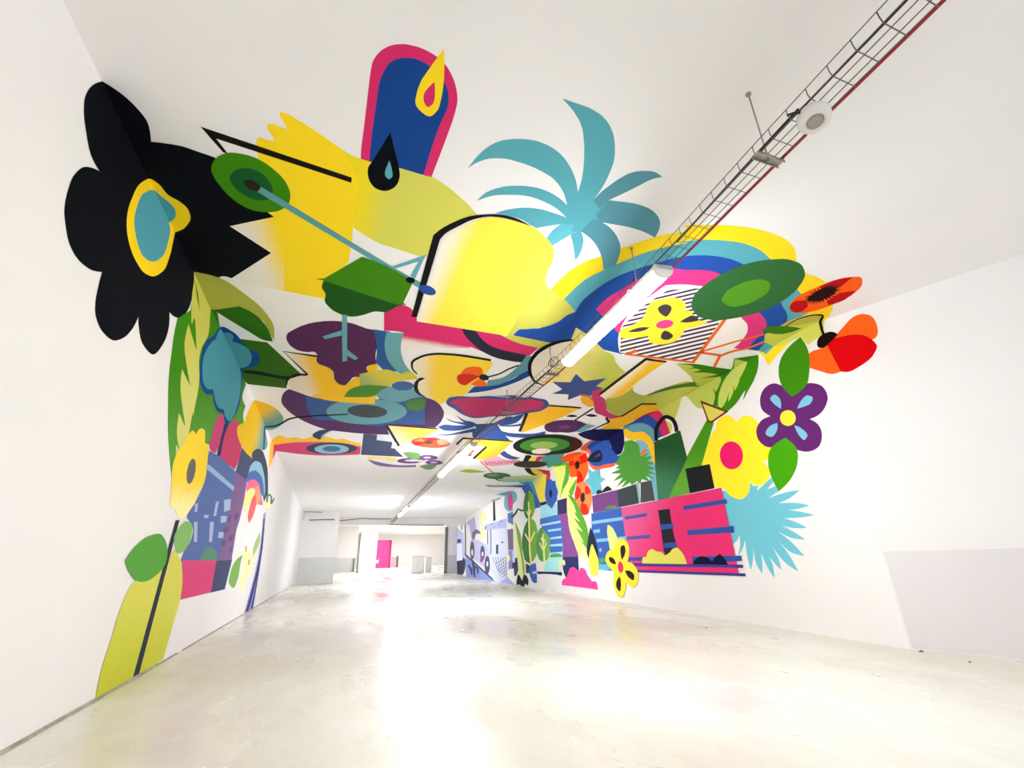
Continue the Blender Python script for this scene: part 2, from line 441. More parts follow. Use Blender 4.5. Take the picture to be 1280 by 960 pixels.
# ------------------------------------------------------------------ mural: [mural or '+', name, label, colour, coat, shading, outline pieces]
# each piece: surface letter (C ceiling, L / M left wall, R / N right wall) and its outline in millimetres on that surface
PAINT = [
['mural', 'painted_board', 'upright rounded blue board with a pink border on the ceiling', '#d82f6b', 0, 0, 'C-101,2177 -103,2127 -103,2070 -96,1935 -85,1637 -81,1584 -78,1564 -72,1546 -65,1529 -55,1512 -45,1497 -32,1482 -18,1469 -3,1458 7,1451 22,1444 43,1435 60,1430 83,1426 105,1424 121,1423 142,1424 163,1427 184,1431 204,1437 229,1447 243,1455 252,1461 261,1467 273,1478 292,1499 303,1513 313,1528 328,1556 336,1574 341,1587 347,1606 350,1619 353,1646 354,1696 353,1725 352,1755 334,1970 317,2156 300,2255'],
['+', 'inner_panel', 'blue inner panel', '#17448f', 1, 0, 'C-50,2263 -53,2158 -54,2074 -53,1983 -49,1878 -44,1763 -43,1713 -41,1685 -39,1664 -34,1630 -30,1611 -26,1598 -22,1585 -14,1567 -9,1554 -2,1542 6,1532 10,1527 14,1522 24,1514 35,1506 47,1500 64,1492 76,1488 88,1484 106,1481 123,1480 134,1481 145,1482 162,1486 189,1494 215,1506 230,1515 239,1522 262,1542 274,1556 282,1567 288,1578 294,1589 298,1601 304,1621 306,1635 308,1656 309,1670 309,1684 306,1707 296,1760 288,1823 283,1882 278,1943 268,2142 252,2254'],
['mural', 'yellow_patch', 'broad yellow brushed field with ragged finger edge on the ceiling', '#ffdc24', 1, 0, 'C-655,2207 -640,2194 -634,2190 -627,2188 -602,2195 -583,2194 -563,2191 -566,2174 -569,2159 -572,2152 -583,2135 -586,2129 -588,2122 -590,2113 -590,2092 -568,2079 -561,2076 -554,2075 -542,2077 -488,2090 -500,2050 -506,2038 -516,2022 -518,2015 -519,2006 -517,1986 -506,1985 -488,1984 -472,1987 -409,2015 -366,2036 -306,2068 -234,2110 -207,2125 -161,2147 -101,2172 -88,2242 -79,2298 -75,2347 -75,2399 -80,2465 -95,2593 -104,2667 -122,2783 -124,2911 -128,3001 -142,3223 -130,3029 -139,3189 -336,3841 -528,3826 -730,3800 -624,2770 -667,2301'],
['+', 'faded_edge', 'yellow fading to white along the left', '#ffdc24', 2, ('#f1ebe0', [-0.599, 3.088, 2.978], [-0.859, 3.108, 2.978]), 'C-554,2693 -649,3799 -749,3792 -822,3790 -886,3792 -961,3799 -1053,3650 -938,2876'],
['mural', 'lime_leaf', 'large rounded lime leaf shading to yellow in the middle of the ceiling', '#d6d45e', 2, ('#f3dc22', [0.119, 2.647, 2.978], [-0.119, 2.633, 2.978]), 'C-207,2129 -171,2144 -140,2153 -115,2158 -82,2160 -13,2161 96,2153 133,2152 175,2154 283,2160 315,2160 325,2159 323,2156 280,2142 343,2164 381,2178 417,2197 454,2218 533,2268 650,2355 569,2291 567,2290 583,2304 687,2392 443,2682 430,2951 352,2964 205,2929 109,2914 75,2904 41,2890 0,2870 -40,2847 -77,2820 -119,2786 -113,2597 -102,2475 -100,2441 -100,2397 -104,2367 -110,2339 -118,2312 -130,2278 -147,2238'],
['mural', 'black_drop', 'black teardrop hanging below the blue board', '#04060f', 3, 0, 'C43,1921 77,2027 110,2120 127,2185 130,2206 131,2216 130,2248 127,2270 121,2290 114,2309 103,2327 96,2335 83,2350 68,2361 61,2365 46,2370 29,2370 5,2365 -9,2358 -15,2353 -26,2341 -40,2318 -50,2291 -56,2262 -58,2230 -57,2211 -52,2192 -31,2139'],
['+', 'paler_part', 'small teal drop', '#5aa9b6', 4, 0, 'C58,2115 67,2138 75,2163 87,2210 88,2221 88,2230 86,2239 79,2251 71,2260 63,2259 55,2252 49,2244 45,2235 43,2224 42,2212 43,2191'],  # teal drop in the mural's own pigment
['mural', 'yellow_flame', 'yellow teardrop flame with a pink core on the blue board', '#ffdc24', 2, 0, 'C231,1389 246,1455 260,1530 266,1580 268,1627 268,1679 266,1694 262,1709 251,1732 242,1745 236,1751 231,1754 224,1755 218,1755 210,1754 196,1748 183,1742 166,1730 156,1720 152,1715 147,1703 144,1689 144,1674 145,1644 147,1622 152,1594 156,1573 163,1554 190,1485 209,1438'],
['+', 'core', 'pink core', '#d82f6b', 3, 0, 'C218,1559 227,1589 231,1608 236,1643 236,1659 236,1666 234,1673 232,1680 223,1695 217,1701 212,1704 207,1703 202,1700 197,1695 189,1684 186,1679 182,1666 181,1659 180,1645 182,1632 184,1624 190,1610 203,1584'],
['mural', 'painted_rainbow', 'wide rainbow arch on the ceiling under the nearest lamp', '#ffdc24', 0, 0, 'R-1,2978 -1,2964 112,2955 217,2940 300,2921 404,2889 508,2849 649,2789 686,2906 721,2978;C1549,3085 1557,2956 1571,2841 1586,2763 1596,2728 1608,2695 1632,2644 1667,2589 1686,2564 1740,2503 1834,2371 1909,2284 1980,2206 2029,2156 2062,2130 2160,2069 2186,2048 2191,2039 2190,2035 2187,2032 2174,2028 2129,2024 2125,2022 2123,2020 2123,2017 2129,2010 2151,1999 2196,1981 2350,1928 2412,1910 2476,1894 2544,1881 2627,1870 2693,1865 2751,1864 2860,1868 2912,1873 2967,1883 2979,1887 4444,2814 4511,3533 4433,3490 2696,3231 1732,3181;N-125,2978 -97,2971 -63,2968 -14,2969 0,2965 0,2978;C2979,1887 3011,1895 3058,1911 3108,1931 3140,1946 3172,1964 3203,1985 3250,2021 3296,2060 3389,2104 3462,2136 3515,2154 3550,2163 3582,2167 3675,2169 3691,2171 3727,2177 3784,2190 3844,2208 3886,2222 3928,2238 3991,2269 4059,2307 4129,2352 4219,2416 4304,2484 4346,2521 4387,2558 4440,2614 4466,2648 4476,2664 4489,2693 4490,2698 4444,2814'],
['+', 'band', 'teal band', '#5aa9b6', 1, 0, 'R495,2978 645,2928 678,2975 681,2978;C1732,3181 1739,3042 1751,2941 1764,2860 1781,2800 1804,2749 1866,2636 1949,2495 1990,2432 2019,2394 2054,2351 2092,2310 2130,2272 2162,2245 2265,2171 2282,2156 2283,2154 2280,2154 2269,2158 2189,2194 2188,2194 2188,2193 2195,2188 2267,2142 2329,2109 2398,2082 2472,2061 2561,2042 2612,2033 2656,2028 2701,2026 2764,2029 2832,2036 2890,2047 2936,2060 2985,2077 3244,2174 3374,2225 3471,2267 3723,2385 3851,2438 4144,2624 4189,2658 4144,2943 4477,3282 4490,3308 4507,3493 2696,3230 1940,3347;C3851,2438 3852,2439 3896,2459 3940,2482 4006,2523 4073,2570 4144,2624'],
['+', 'band', 'blue band with a cloud-shaped tail', '#2450a4', 2, 0, 'C1939,3347 1920,3242 1911,3167 1911,3103 1917,3043 1937,2922 1957,2837 1983,2761 2016,2691 2061,2621 2123,2541 2261,2391 2302,2351 2347,2317 2398,2287 2460,2259 2518,2239 2580,2225 2647,2215 2707,2211 2772,2212 2842,2220 2932,2237 3027,2261 3110,2287 3216,2324 3308,2362 3403,2406 3525,2467 3653,2536 3719,2574 3833,2642 3940,2699 3966,2714 4018,2750 4071,2793 4117,2837 4134,2856 4145,2874 4152,2891 4156,2922 4153,2951 4186,3118 4342,3325 4426,3486 4269,3498 4162,3381 2876,4059 2888,4041 2668,4011 2585,3965 2424,3871 2308,3795 2212,3723 2095,3628 2170,3887 1982,4032 1534,3995 1534,3944 1538,3897 1546,3860 1553,3846 1573,3827 1596,3814 1645,3792 1721,3770 1742,3755 1750,3744 1764,3718 1796,3627 1866,3468'],
['+', 'band', 'pink band', '#e03a82', 3, 0, 'C2105,3239 2103,3140 2104,3078 2109,3021 2117,2980 2165,2837 2195,2708 2209,2665 2239,2603 2271,2553 2293,2526 2317,2503 2345,2483 2376,2468 2399,2461 2422,2457 2482,2454 2504,2451 2535,2442 2604,2416 2684,2397 2721,2393 2763,2395 2823,2404 2905,2422 3719,2808 3766,2828 3814,2851 3862,2878 3892,2897 3955,2942 3982,2965 4004,2987 4018,3008 4028,3028 4038,3069 4132,3135 4133,3183 4137,3217 4153,3273 4171,3312 4194,3354 4280,3494 4211,3515 4088,3512 2700,3685'],
['+', 'inner_field', 'white inner field', '#f6efe9', 4, 0, 'C2489,2692 2566,2654 2629,2632 2709,2614 2820,2599 3352,2742 3484,2847 3530,2881 3577,2913 3624,2943 3648,2956 3720,2989 3744,3002 3768,3017 3795,3038 3850,3086 3899,3136 3919,3159 3952,3206 4004,3299 4036,3365 4061,3428 4087,3512 3826,3706 3919,4009 3035,4009 2869,4017 2764,3876 2708,3796 2656,3713 2608,3626 2568,3541 2525,3433 2492,3329 2466,3230 2438,3111'],
['mural', 'lime_corner', 'lime folded corner under the big yellow arch', '#cdc956', 3, 0, 'C1468,4011 1438,3604 1469,2998 1569,3101 1625,3121 1668,3139 1711,3161 1741,3179 1770,3199 1814,3234 1860,3274 1939,3346 1910,3392 1892,3431 1885,3462 1876,3534 1869,3567 1852,3611 1823,3661 1777,3715 1727,3759 1626,3813 1576,3832 1554,3846 1539,3870 1531,3910 1529,3986 1982,4031 1927,4200 1692,4165 1643,4154 1610,4142 1544,4105 1461,4048'],
['mural', 'painted_palm_tree', 'teal palm tree with curling fronds on the ceiling', '#5aa9b6', 0, 0, 'C1220,2090 1242,1978 1372,2003 1474,1969 1527,2174 1440,2300 1369,2356 1271,2280 1279,2212'],
['+', 'frond', '', '#5aa9b6', 1, 0, 'C511,2025 523,1981 533,1947 550,1900 563,1871 578,1844 595,1819 615,1795 631,1781 654,1764 679,1751 717,1734 749,1723 776,1716 804,1711 839,1708 868,1709 898,1712 928,1717 958,1726 989,1737 1019,1752 1041,1765 1064,1781 1094,1804 1122,1829 1143,1849 1164,1871 1184,1894 1210,1929 1242,1978 1351,2120 1281,2182 1246,2128 1224,2098 1189,2051 1167,2024 1152,2008 1129,1986 1105,1967 1080,1949 1055,1933 1039,1925 1022,1917 996,1909 962,1900 912,1889 879,1883 847,1880 815,1878 775,1877 744,1877 720,1879 698,1882 683,1886 655,1894 635,1902 615,1911 597,1923 585,1932 567,1948 551,1965 540,1978 525,2001'],
['+', 'frond', '', '#5aa9b6', 2, 0, 'C638,2261 659,2203 668,2185 677,2169 698,2143 729,2115 769,2087 790,2076 812,2066 842,2055 872,2045 903,2037 934,2031 974,2027 1017,2028 1061,2034 1106,2046 1151,2063 1188,2081 1227,2102 1331,2165 1278,2212 1221,2177 1183,2158 1145,2143 1107,2132 1051,2120 1007,2114 965,2112 923,2115 881,2123 834,2137 781,2155 744,2171 717,2188 696,2203 670,2227'],
['+', 'frond', '', '#5aa9b6', 3, 0, 'C788,2332 823,2299 845,2281 874,2261 904,2243 935,2228 975,2213 1008,2204 1042,2198 1078,2194 1125,2195 1202,2201 1278,2211 1375,2249 1271,2280 1190,2328 1116,2377 1056,2356 998,2332 969,2325 933,2323 879,2324 842,2326'],
['+', 'frond', '', '#5aa9b6', 2, 0, 'C859,1429 1013,1429 1034,1431 1056,1435 1093,1443 1115,1450 1129,1456 1144,1463 1166,1476 1188,1491 1208,1508 1221,1519 1239,1538 1261,1566 1282,1595 1301,1625 1314,1649 1326,1673 1336,1698 1343,1724 1350,1750 1361,1803 1367,1838 1372,1883 1374,1919 1372,2003 1354,2100 1242,1978 1225,1912 1212,1867 1195,1823 1173,1772 1141,1708 1112,1653 1076,1596 1053,1563 1032,1539 1015,1522 997,1507 971,1489 946,1472 926,1461 899,1447'],
['+', 'frond', '', '#5793a1', 3, 0, 'C1688,1690 1658,1680 1631,1674 1612,1673 1594,1675 1560,1684 1529,1695 1501,1710 1483,1724 1468,1739 1452,1762 1434,1795 1424,1816 1397,1886 1388,1911 1379,1951 1372,2003 1452,2067 1473,1968 1544,1868 1594,1791 1625,1740 1634,1728 1651,1714'],
['+', 'frond', '', '#5793a1', 4, 0, 'C1475,1971 1563,1954 1637,1943 1674,1940 1704,1940 1766,1946 1799,1953 1821,1961 1856,1977 1892,1998 1913,2015 1933,2034 1942,2046 1959,2070 1979,2108 1991,2142 2002,2188 1943,2172 1897,2163 1854,2157 1802,2154 1751,2153 1711,2155 1527,2173 1455,2123'],
['+', 'trunk', '', '#5793a1', 5, 0, 'C1439,2305 1496,2326 1541,2348 1564,2362 1599,2385 1646,2422 1692,2465 1714,2489 1747,2527 1788,2580 1845,2665 1907,2575 1882,2496 1863,2449 1841,2403 1832,2388 1814,2361 1795,2337 1773,2315 1729,2273 1706,2255 1682,2237 1635,2208 1612,2197 1588,2187 1531,2168 1461,2162'],
['+', 'frond', '', '#5aa9b6', 6, 0, 'C1381,2356 1435,2298 1466,2331 1494,2367 1510,2393 1523,2423 1534,2453 1547,2495 1556,2536 1560,2565 1562,2626 1511,2543 1477,2490 1433,2427'],
['+', 'frond', '', '#62b6c6', 7, 0, 'C1267,2283 1247,2333 1239,2366 1235,2402 1234,2466 1270,2490 1308,2519 1384,2362 1357,2256'],
['mural', 'black_chevron', 'pointed black chevron outlining the green oval and yellow patch', '#15100f', 2, 0, 'C-927,2218 -147,2321 -148,2365 -864,2276 -823,2368 -848,2366'],
['mural', 'painted_flower', 'black rounded flower wrapping from left wall onto the ceiling', '#04060f', 3, 0, 'L3759,2976 3806,2916 3840,2840 3849,2787 3846,2729 3837,2692 3817,2653 3797,2624 3773,2594 3744,2565 3728,2552 3710,2540 3687,2528 3662,2517 3610,2499 3569,2489 3519,2486 3555,2443 3576,2403 3585,2358 3584,2310 3572,2269 3557,2234 3536,2196 3520,2172 3501,2149 3480,2131 3469,2124 3457,2118 3444,2113 3429,2109 3413,2107 3380,2104 3345,2104 3313,2106 3271,2111 3250,2116 3222,2127 3192,2148 3146,2187 3114,2225 3107,2181 3100,2154 3089,2126 3075,2099 3057,2071 3044,2053 3027,2036 2998,2011 2976,1995 2952,1980 2929,1969 2904,1962 2878,1958 2852,1956 2816,1957 2786,1959 2768,1962 2751,1967 2735,1973 2714,1983 2695,1994 2684,2003 2674,2012 2662,2028 2646,2056 2637,2081 2621,2148 2611,2218 2580,2200 2550,2184 2530,2175 2510,2168 2491,2162 2462,2156 2444,2153 2418,2150 2402,2150 2379,2151 2358,2154 2338,2159 2319,2165 2303,2172 2288,2181 2274,2191 2249,2213 2217,2244 2200,2265 2190,2284 2180,2310 2171,2344 2164,2393 2163,2413 2163,2426 2164,2440 2167,2455 2174,2479 2185,2507 2194,2525 2200,2534 2207,2542 2223,2559 2250,2581 2275,2599 2309,2618 2266,2617 2233,2620 2210,2626 2185,2638 2154,2660 2112,2693 2092,2710 2071,2733 2050,2766 2041,2787 2037,2806 2037,2836 2040,2861 2047,2888 2054,2907 2068,2938 2090,2976;C-1309,2089 -1285,2104 -1268,2117 -1255,2128 -1237,2148 -1224,2166 -1214,2183 -1201,2211 -1193,2231 -1188,2247 -1184,2265 -1183,2279 -1184,2301 -1186,2316 -1190,2342 -1196,2368 -1207,2415 -1159,2405 -1123,2400 -1080,2395 -1050,2394 -1023,2398 -975,2408 -923,2416 -901,2422 -887,2430 -870,2446 -854,2465 -837,2494 -814,2540 -740,2744 -637,2843 -638,2848 -933,3044 -727,3248 -749,3345 -1041,3737 -1076,3725 -1094,3725 -1103,3729 -1123,3742 -1149,3773 -1168,3790 -1186,3800 -1211,3804 -1235,3797 -1257,3781 -1278,3760 -1304,3728 -1312,3760 -1312,2091;C-637,2843 -634,2846 -638,2848 -727,3248 -699,3277 -749,3345'],
['+', 'heart', 'yellow heart-shaped centre', '#fdd41c', 4, 0, 'L2727,2976 2721,2970 2701,2942 2683,2913 2667,2884 2656,2860 2648,2838 2643,2817 2640,2797 2635,2715 2636,2683 2639,2660 2645,2639 2656,2612 2666,2594 2682,2572 2697,2557 2719,2539 2738,2527 2765,2514 2794,2502 2825,2492 2851,2487 2878,2483 2955,2480 2980,2481 3007,2485 3035,2493 3085,2512 3120,2529 3136,2539 3151,2549 3165,2562 3179,2575 3205,2603 3238,2645 3247,2657 3259,2681 3267,2704 3271,2727 3274,2822 3271,2851 3256,2924 3248,2976;C-1308,2726 -1312,2728 -1312,3250 -1306,3235 -1279,3213 -1253,3188 -1236,3169 -1221,3147 -1197,3107 -1182,3079 -1171,3052 -1164,3027 -1160,3001 -1159,2965 -1162,2935 -1168,2920 -1179,2901 -1197,2879 -1229,2856 -1243,2841 -1251,2820 -1262,2769 -1269,2756 -1277,2745 -1290,2729 -1302,2725'],
['+', 'heart_core', 'teal heart core', '#4f9dab', 5, 0, 'L2810,2966 2798,2955 2775,2929 2764,2915 2744,2887 2728,2862 2722,2851 2717,2840 2712,2819 2709,2799 2708,2781 2711,2720 2715,2695 2720,2680 2733,2654 2747,2639 2768,2620 2804,2595 2840,2579 2881,2566 2908,2560 2929,2559 2939,2560 2980,2569 3013,2580 3031,2587 3063,2604 3078,2614 3092,2624 3120,2651 3133,2665 3157,2696 3176,2724 3183,2736 3188,2748 3195,2771 3197,2793 3197,2814 3189,2891 3181,2927 3174,2942 3162,2954 3147,2961 3123,2966 3130,2976 2824,2976 2824,2975;C-1311,3131 -1287,3102 -1270,3077 -1262,3064 -1256,3050 -1251,3036 -1247,3021 -1244,3007 -1240,2980 -1241,2961 -1245,2944 -1260,2909 -1289,2866 -1303,2836 -1311,2826'],
['mural', 'green_oval', 'green oval with dark rings at the end of a teal stem', '#3d8508', 4, 0, 'C-935,2507 -927,2484 -917,2461 -905,2440 -893,2422 -879,2405 -864,2391 -849,2378 -828,2363 -814,2356 -794,2350 -774,2346 -742,2343 -723,2342 -704,2344 -686,2347 -669,2352 -652,2359 -636,2368 -620,2379 -600,2396 -562,2436 -549,2455 -538,2475 -528,2499 -520,2526 -514,2555 -512,2577 -513,2599 -515,2622 -520,2647 -526,2671 -536,2695 -542,2706 -549,2717 -564,2739 -581,2757 -596,2772 -611,2784 -626,2793 -650,2804 -681,2815 -718,2823 -741,2824 -762,2822 -781,2817 -794,2812 -812,2802 -828,2790 -859,2761 -885,2725 -903,2691 -912,2669 -928,2623 -935,2598 -938,2581 -941,2563 -941,2545 -940,2526'],
['+', 'ring', 'dark green ring', '#15582a', 5, 0, 'C-846,2551 -842,2541 -837,2531 -831,2521 -817,2501 -796,2477 -780,2465 -757,2453 -741,2448 -727,2445 -714,2444 -700,2445 -682,2450 -666,2459 -656,2467 -648,2477 -640,2489 -633,2502 -626,2517 -620,2534 -615,2553 -614,2563 -614,2583 -618,2607 -622,2620 -630,2646 -640,2667 -646,2676 -652,2683 -667,2694 -684,2703 -709,2710 -731,2714 -745,2712 -765,2706 -783,2696 -805,2681 -820,2666 -832,2649 -841,2628 -845,2610 -849,2591 -849,2571 -848,2561'],
['+', 'stem', 'long teal stem', '#5d9d9d', 6, 0, 'C-678,2580 189,3164 345,3259 473,3327 465,3420 -706,2634'],
['+', 'centre', 'near-black centre', '#2b2418', 7, 0, 'C-771,2564 -767,2557 -759,2551 -751,2545 -735,2539 -727,2538 -719,2539 -706,2546 -695,2557 -686,2572 -684,2581 -684,2590 -688,2600 -695,2611 -703,2621 -710,2629 -718,2632 -725,2633 -733,2631 -752,2621 -762,2613 -766,2607 -769,2600 -772,2588 -773,2575'],
['mural', 'purple_cloud', 'dark purple cloud blot with dripping lower edge', '#552a54', 0, 0, 'C-718,4757 -713,4718 -706,4680 -698,4655 -689,4632 -666,4594 -609,4509 -575,4463 -542,4422 -484,4363 -425,4317 -344,4268 -275,4240 -229,4228 -194,4223 -147,4222 -112,4224 -55,4238 35,4286 70,4300 118,4304 180,4299 203,4379 215,4434 219,4463 222,4491 221,4523 218,4555 202,4653 199,4688 194,4822 195,4892 199,4960 210,5066 224,5176 168,5218 139,5253 128,5274 121,5298 119,5326 123,5361 158,5483 160,5520 152,5556 121,5619 108,5637 77,5654 12,5662 -2,5670 -16,5685 -27,5707 -38,5744 -57,5835 -88,5953 -100,5986 -112,6010 -127,6021 -143,6023 -160,6016 -190,5985 -204,5962 -227,5895 -245,5818 -249,5777 -252,5639 -254,5598 -259,5564 -269,5536 -281,5513 -309,5477 -337,5448 -379,5418 -419,5371 -430,5350 -438,5323 -443,5278 -442,5231 -433,5191 -420,5153 -432,5085 -440,5059 -449,5040 -460,5032 -472,5034 -514,5060 -528,5064 -567,5065 -606,5056 -641,5032 -671,4991 -689,4956 -696,4935 -709,4883 -714,4853 -718,4822 -719,4790'],
['mural', 'blue_wave', 'blue and teal wave beside the purple cloud', '#2f5a97', 1, 0, 'C130,4295 292,4297 417,4491 539,5341 327,5344 214,5141 205,4853 193,4689 182,4598 169,4511'],
['+', 'crest', 'teal crest', '#6aa7ae', 2, 0, 'C259,4316 439,4288 432,4428 434,4516 438,4579 449,4675 460,4740 472,4806 505,4938 526,5009 551,5079 590,5174 617,5227 661,5304 535,5406 478,5312 437,5239 401,5160 366,5075 336,4985 319,4923 297,4827 281,4728 270,4633 260,4509 258,4413'],
['mural', 'pink_band', 'flat pink band running below the big yellow arch', '#d82f6b', 4, 0, 'C195,3901 237,3816 254,3787 273,3764 292,3747 314,3736 336,3729 359,3729 382,3735 407,3751 430,3772 451,3800 461,3817 478,3855 495,3900 518,3973 1398,4014 1544,4098 1593,4121 1640,4139 1701,4157 1761,4170 1914,4191 1895,4406 1703,4462 1547,4499 1488,4506 1427,4500 1363,4482 1283,4445 1171,4383 1045,4397 961,4393 771,4341 718,4333 588,4323 524,4313 486,4302 418,4273 380,4266 318,4270 232,4296'],
['+', 'faded_edge', 'pink brushed thin to white', '#d82f6b', 5, ('#f2e8e2', [0.757, 4.34, 2.978], [0.745, 4.523, 2.978]), 'C429,4261 779,4314 970,4374 1180,4363 1179,4413 824,4540 473,4693 433,4485'],
['+', 'navy_stripe', 'navy curved stripe', '#262b3a', 5, 0, 'C975,4003 1128,4003 1198,4112 1227,4151 1274,4204 1322,4251 1354,4277 1417,4315 1497,4347 1545,4361 1854,4404 1884,4618 1762,4623 1648,4612 1562,4592 1476,4555 1390,4504 1322,4453 1259,4396 1182,4315 1096,4211 1055,4155 1018,4094'],  # navy band in the mural's own pigment
['mural', 'painted_tree', 'leafy green tree with teal trunk in front of the purple cloud', '#1e5418', 5, 0, 'C-331,3538 -343,3598 -348,3637 -348,3655 -345,3673 -322,3736 -319,3754 -320,3776 -329,3848 -329,3871 -326,3891 -322,3911 -315,3929 -299,3962 -274,4005 -257,4027 -239,4045 -209,4068 -178,4085 -155,4093 -132,4098 -108,4098 -86,4094 -65,4085 -32,4065 20,4022 86,3950 108,3931 130,3922 197,3914 218,3903 228,3894 246,3869 297,3780 316,3755 358,3709'],
['+', 'crown', 'bright green angular crown', '#3f8410', 7, 0, 'C-396,3530 -330,3509 -45,3107 35,3129 98,3151 152,3174 198,3198 255,3233 333,3286 379,3357 347,3685 377,3716 286,3739 -331,3538'],
['+', 'trunk', 'teal trunk', '#69a8b2', 6, 0, 'C-179,4085 -132,4070 -105,5177 -156,5221;C-174,4412 -172,4528 -342,4672 -363,4611;C-117,4853 11,5059 -13,5132 -113,5027'],
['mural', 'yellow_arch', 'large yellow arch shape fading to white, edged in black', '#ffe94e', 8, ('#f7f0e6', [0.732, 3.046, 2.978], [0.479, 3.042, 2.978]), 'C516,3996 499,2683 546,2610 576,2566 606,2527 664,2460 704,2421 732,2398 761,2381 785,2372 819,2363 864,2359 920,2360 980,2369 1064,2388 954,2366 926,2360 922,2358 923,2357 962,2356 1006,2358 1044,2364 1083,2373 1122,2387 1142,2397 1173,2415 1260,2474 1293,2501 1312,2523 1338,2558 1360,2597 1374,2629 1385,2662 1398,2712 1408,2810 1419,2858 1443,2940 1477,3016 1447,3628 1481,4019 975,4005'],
['+', 'outline', 'black tapering outline', '#15100f', 9, 0, 'C453,3919 430,2685 459,2622 486,2576 516,2534 560,2480 599,2439 626,2415 656,2396 695,2375 743,2355 784,2340 817,2332 860,2326 905,2325 941,2329 977,2336 1023,2351 1080,2372 1021,2363 974,2357 936,2354 880,2353 844,2355 800,2362 766,2371 742,2381 719,2394 688,2415 660,2439 639,2460 608,2499 539,2592 521,2620 510,2640 497,2673 486,2720 506,3914'],
['mural', 'teal_triangle', 'small teal triangle at the end of the long stem', '#66aab6', 7, 0, 'C182,3171 419,2929 388,3290 346,3239 380,3029 220,3180'],
['+', 'knob', 'navy knob', '#04060f', 8, 0, 'C393,3307 392,3322 389,3331 384,3339 373,3348 357,3352 340,3348 329,3339 321,3326 318,3317 316,3307 318,3292 321,3283 326,3276 336,3267 352,3263 369,3267 380,3275 388,3288 392,3297'],
['+', 'tip', 'blue tip', '#2b4c9c', 10, 0, 'C598,3437 595,3452 590,3466 574,3480 560,3486 543,3487 517,3483 499,3475 482,3464 462,3443 447,3419 441,3403 440,3387 442,3372 448,3359 464,3345 478,3340 493,3338 519,3342 536,3350 552,3360 574,3379 589,3404 595,3420'],
['mural', 'tall_leaf', 'tall green and lime striped leaf down the left wall', '#3d8508', 4, ('#5a9a38', [-1.312, 4.061, 2.31], [-1.312, 4.346, 1.583]), 'L3880,2706 3680,2519 3691,2430 3703,2375 3787,2151 3817,2091 3864,2017 4001,1834 4067,1753 4140,1674 4231,1588 4311,1518 4440,1416 4555,1513 5288,1951 5853,2171 5853,2976 5018,2976 4712,2972 4702,2976 3778,2976;C-1312,5856 -1306,5831 -1306,5768 -1312,5020 -1312,4704 -1271,4400 -1309,4323 -1300,3740 -1312,3780;M-7,2171 890,2513 776,2536 714,2556 662,2577 628,2603 620,2654 657,2737 552,2736 462,2739 427,2744 382,2761 362,2787 362,2821 389,2883 434,2953 352,2976 -7,2976;C-1316,6214 -1309,6136 -1306,5831 -1312,5856'],
['+', 'blade', 'lime feathered blade', '#ccc856', 5, ('#d9d57a', [-1.312, 4.115, 2.709], [-1.312, 4.467, 1.98]), 'L4060,2976 4327,2969 4402,2822 4377,2885 4402,2848 4427,2787 4429,2742 4418,2714 4352,2605 4342,2565 4343,2517 4352,2483 4372,2443 4466,2358 4495,2311 4520,2251 4531,2197 4541,2098 4558,2013 4557,2007 4552,2008 4528,2034 4525,2034 4523,2029 4523,2011 4549,1891 4573,1724 4441,1673 4377,1702 4334,1725 4300,1751 4271,1779 4251,1805 4231,1842 4203,1929 4436,1871 4189,2031 4185,2034 4191,2032 4286,1981 4177,2041 4125,2081 4093,2112 4069,2146 4046,2189 4025,2245 4310,2199 4136,2288 4058,2334 4000,2373 3966,2401 3946,2424 3932,2450 3923,2478 3915,2530 3914,2596 4236,2506 4104,2635 4056,2675 4027,2692 4005,2698 4000,2696 3995,2693 3988,2673 3989,2642 3987,2636 3983,2633 3970,2637 3943,2661 3883,2732 3846,2785 3818,2848 3792,2937 3750,2976;C-1307,3729 -1311,4062 -1311,3752'],
['+', 'blade', '', '#d3d27a', 6, 0, 'L4380,1605 4314,1694 4455,1671'],
['+', 'slit', '', '#3d8508', 6, 0, 'L3789,2953 3939,2902 4096,2806 3951,2854'],
['mural', 'folded_leaf', 'lime and green leaf folded onto the ceiling beside the black flower', '#aab04a', 6, 0, 'L4345,2975 4329,2966 4014,2975;C-1307,3728 -1231,3733 -1183,3743 -1137,3761 -1102,3787 -1070,3823 -1039,3867 -937,4043 -915,4086 -971,4336 -1062,4209 -1311,4347 -1311,4016;C-915,4086 -900,4114 -873,4183 -845,4283 -824,4380 -818,4423 -814,4467 -811,4540 -815,4623 -824,4713 -846,4876 -892,4446 -971,4336'],
['+', 'green_half', 'green lower half', '#2c6a0c', 7, 0, 'C-1058,4723 -1166,4560 -1275,4383 -1311,4363 -1311,4357 -1062,4209 -1018,4241 -993,4264 -964,4302;C-856,4888 -896,4892 -933,4888 -955,4877 -974,4859 -1000,4821 -1039,4752 -1058,4723 -964,4302 -962,4304 -936,4354 -913,4414 -893,4484 -881,4544 -869,4637 -862,4743'],  # leaf is two-tone in the mural's own pigment
['mural', 'pointed_leaf', 'dark green pointed leaf with a black vein across the ceiling corner', '#33650f', 5, 0, 'L5853,2976 5853,2964 5740,2976;C-1171,4928 -1104,4929 -1311,5855 -1311,5743 -1311,5738;M389,2975 236,2947 -7,2964 -7,2975;C-1104,4929 -928,4930 -919,4925 -620,5797 -773,5930 -798,6024 -820,6123 -836,6231 -848,6348 -1302,6323 -1317,6252 -1311,5855'],
['+', 'vein', 'black vein', '#12221a', 6, 0, 'C-1289,5834 -1193,5817 -1122,5813 -1064,5826 -921,5882 -845,5894 -798,5885 -754,5868 -619,5788 -798,6036 -920,5994 -1039,5961 -1169,5933 -1289,5916'],
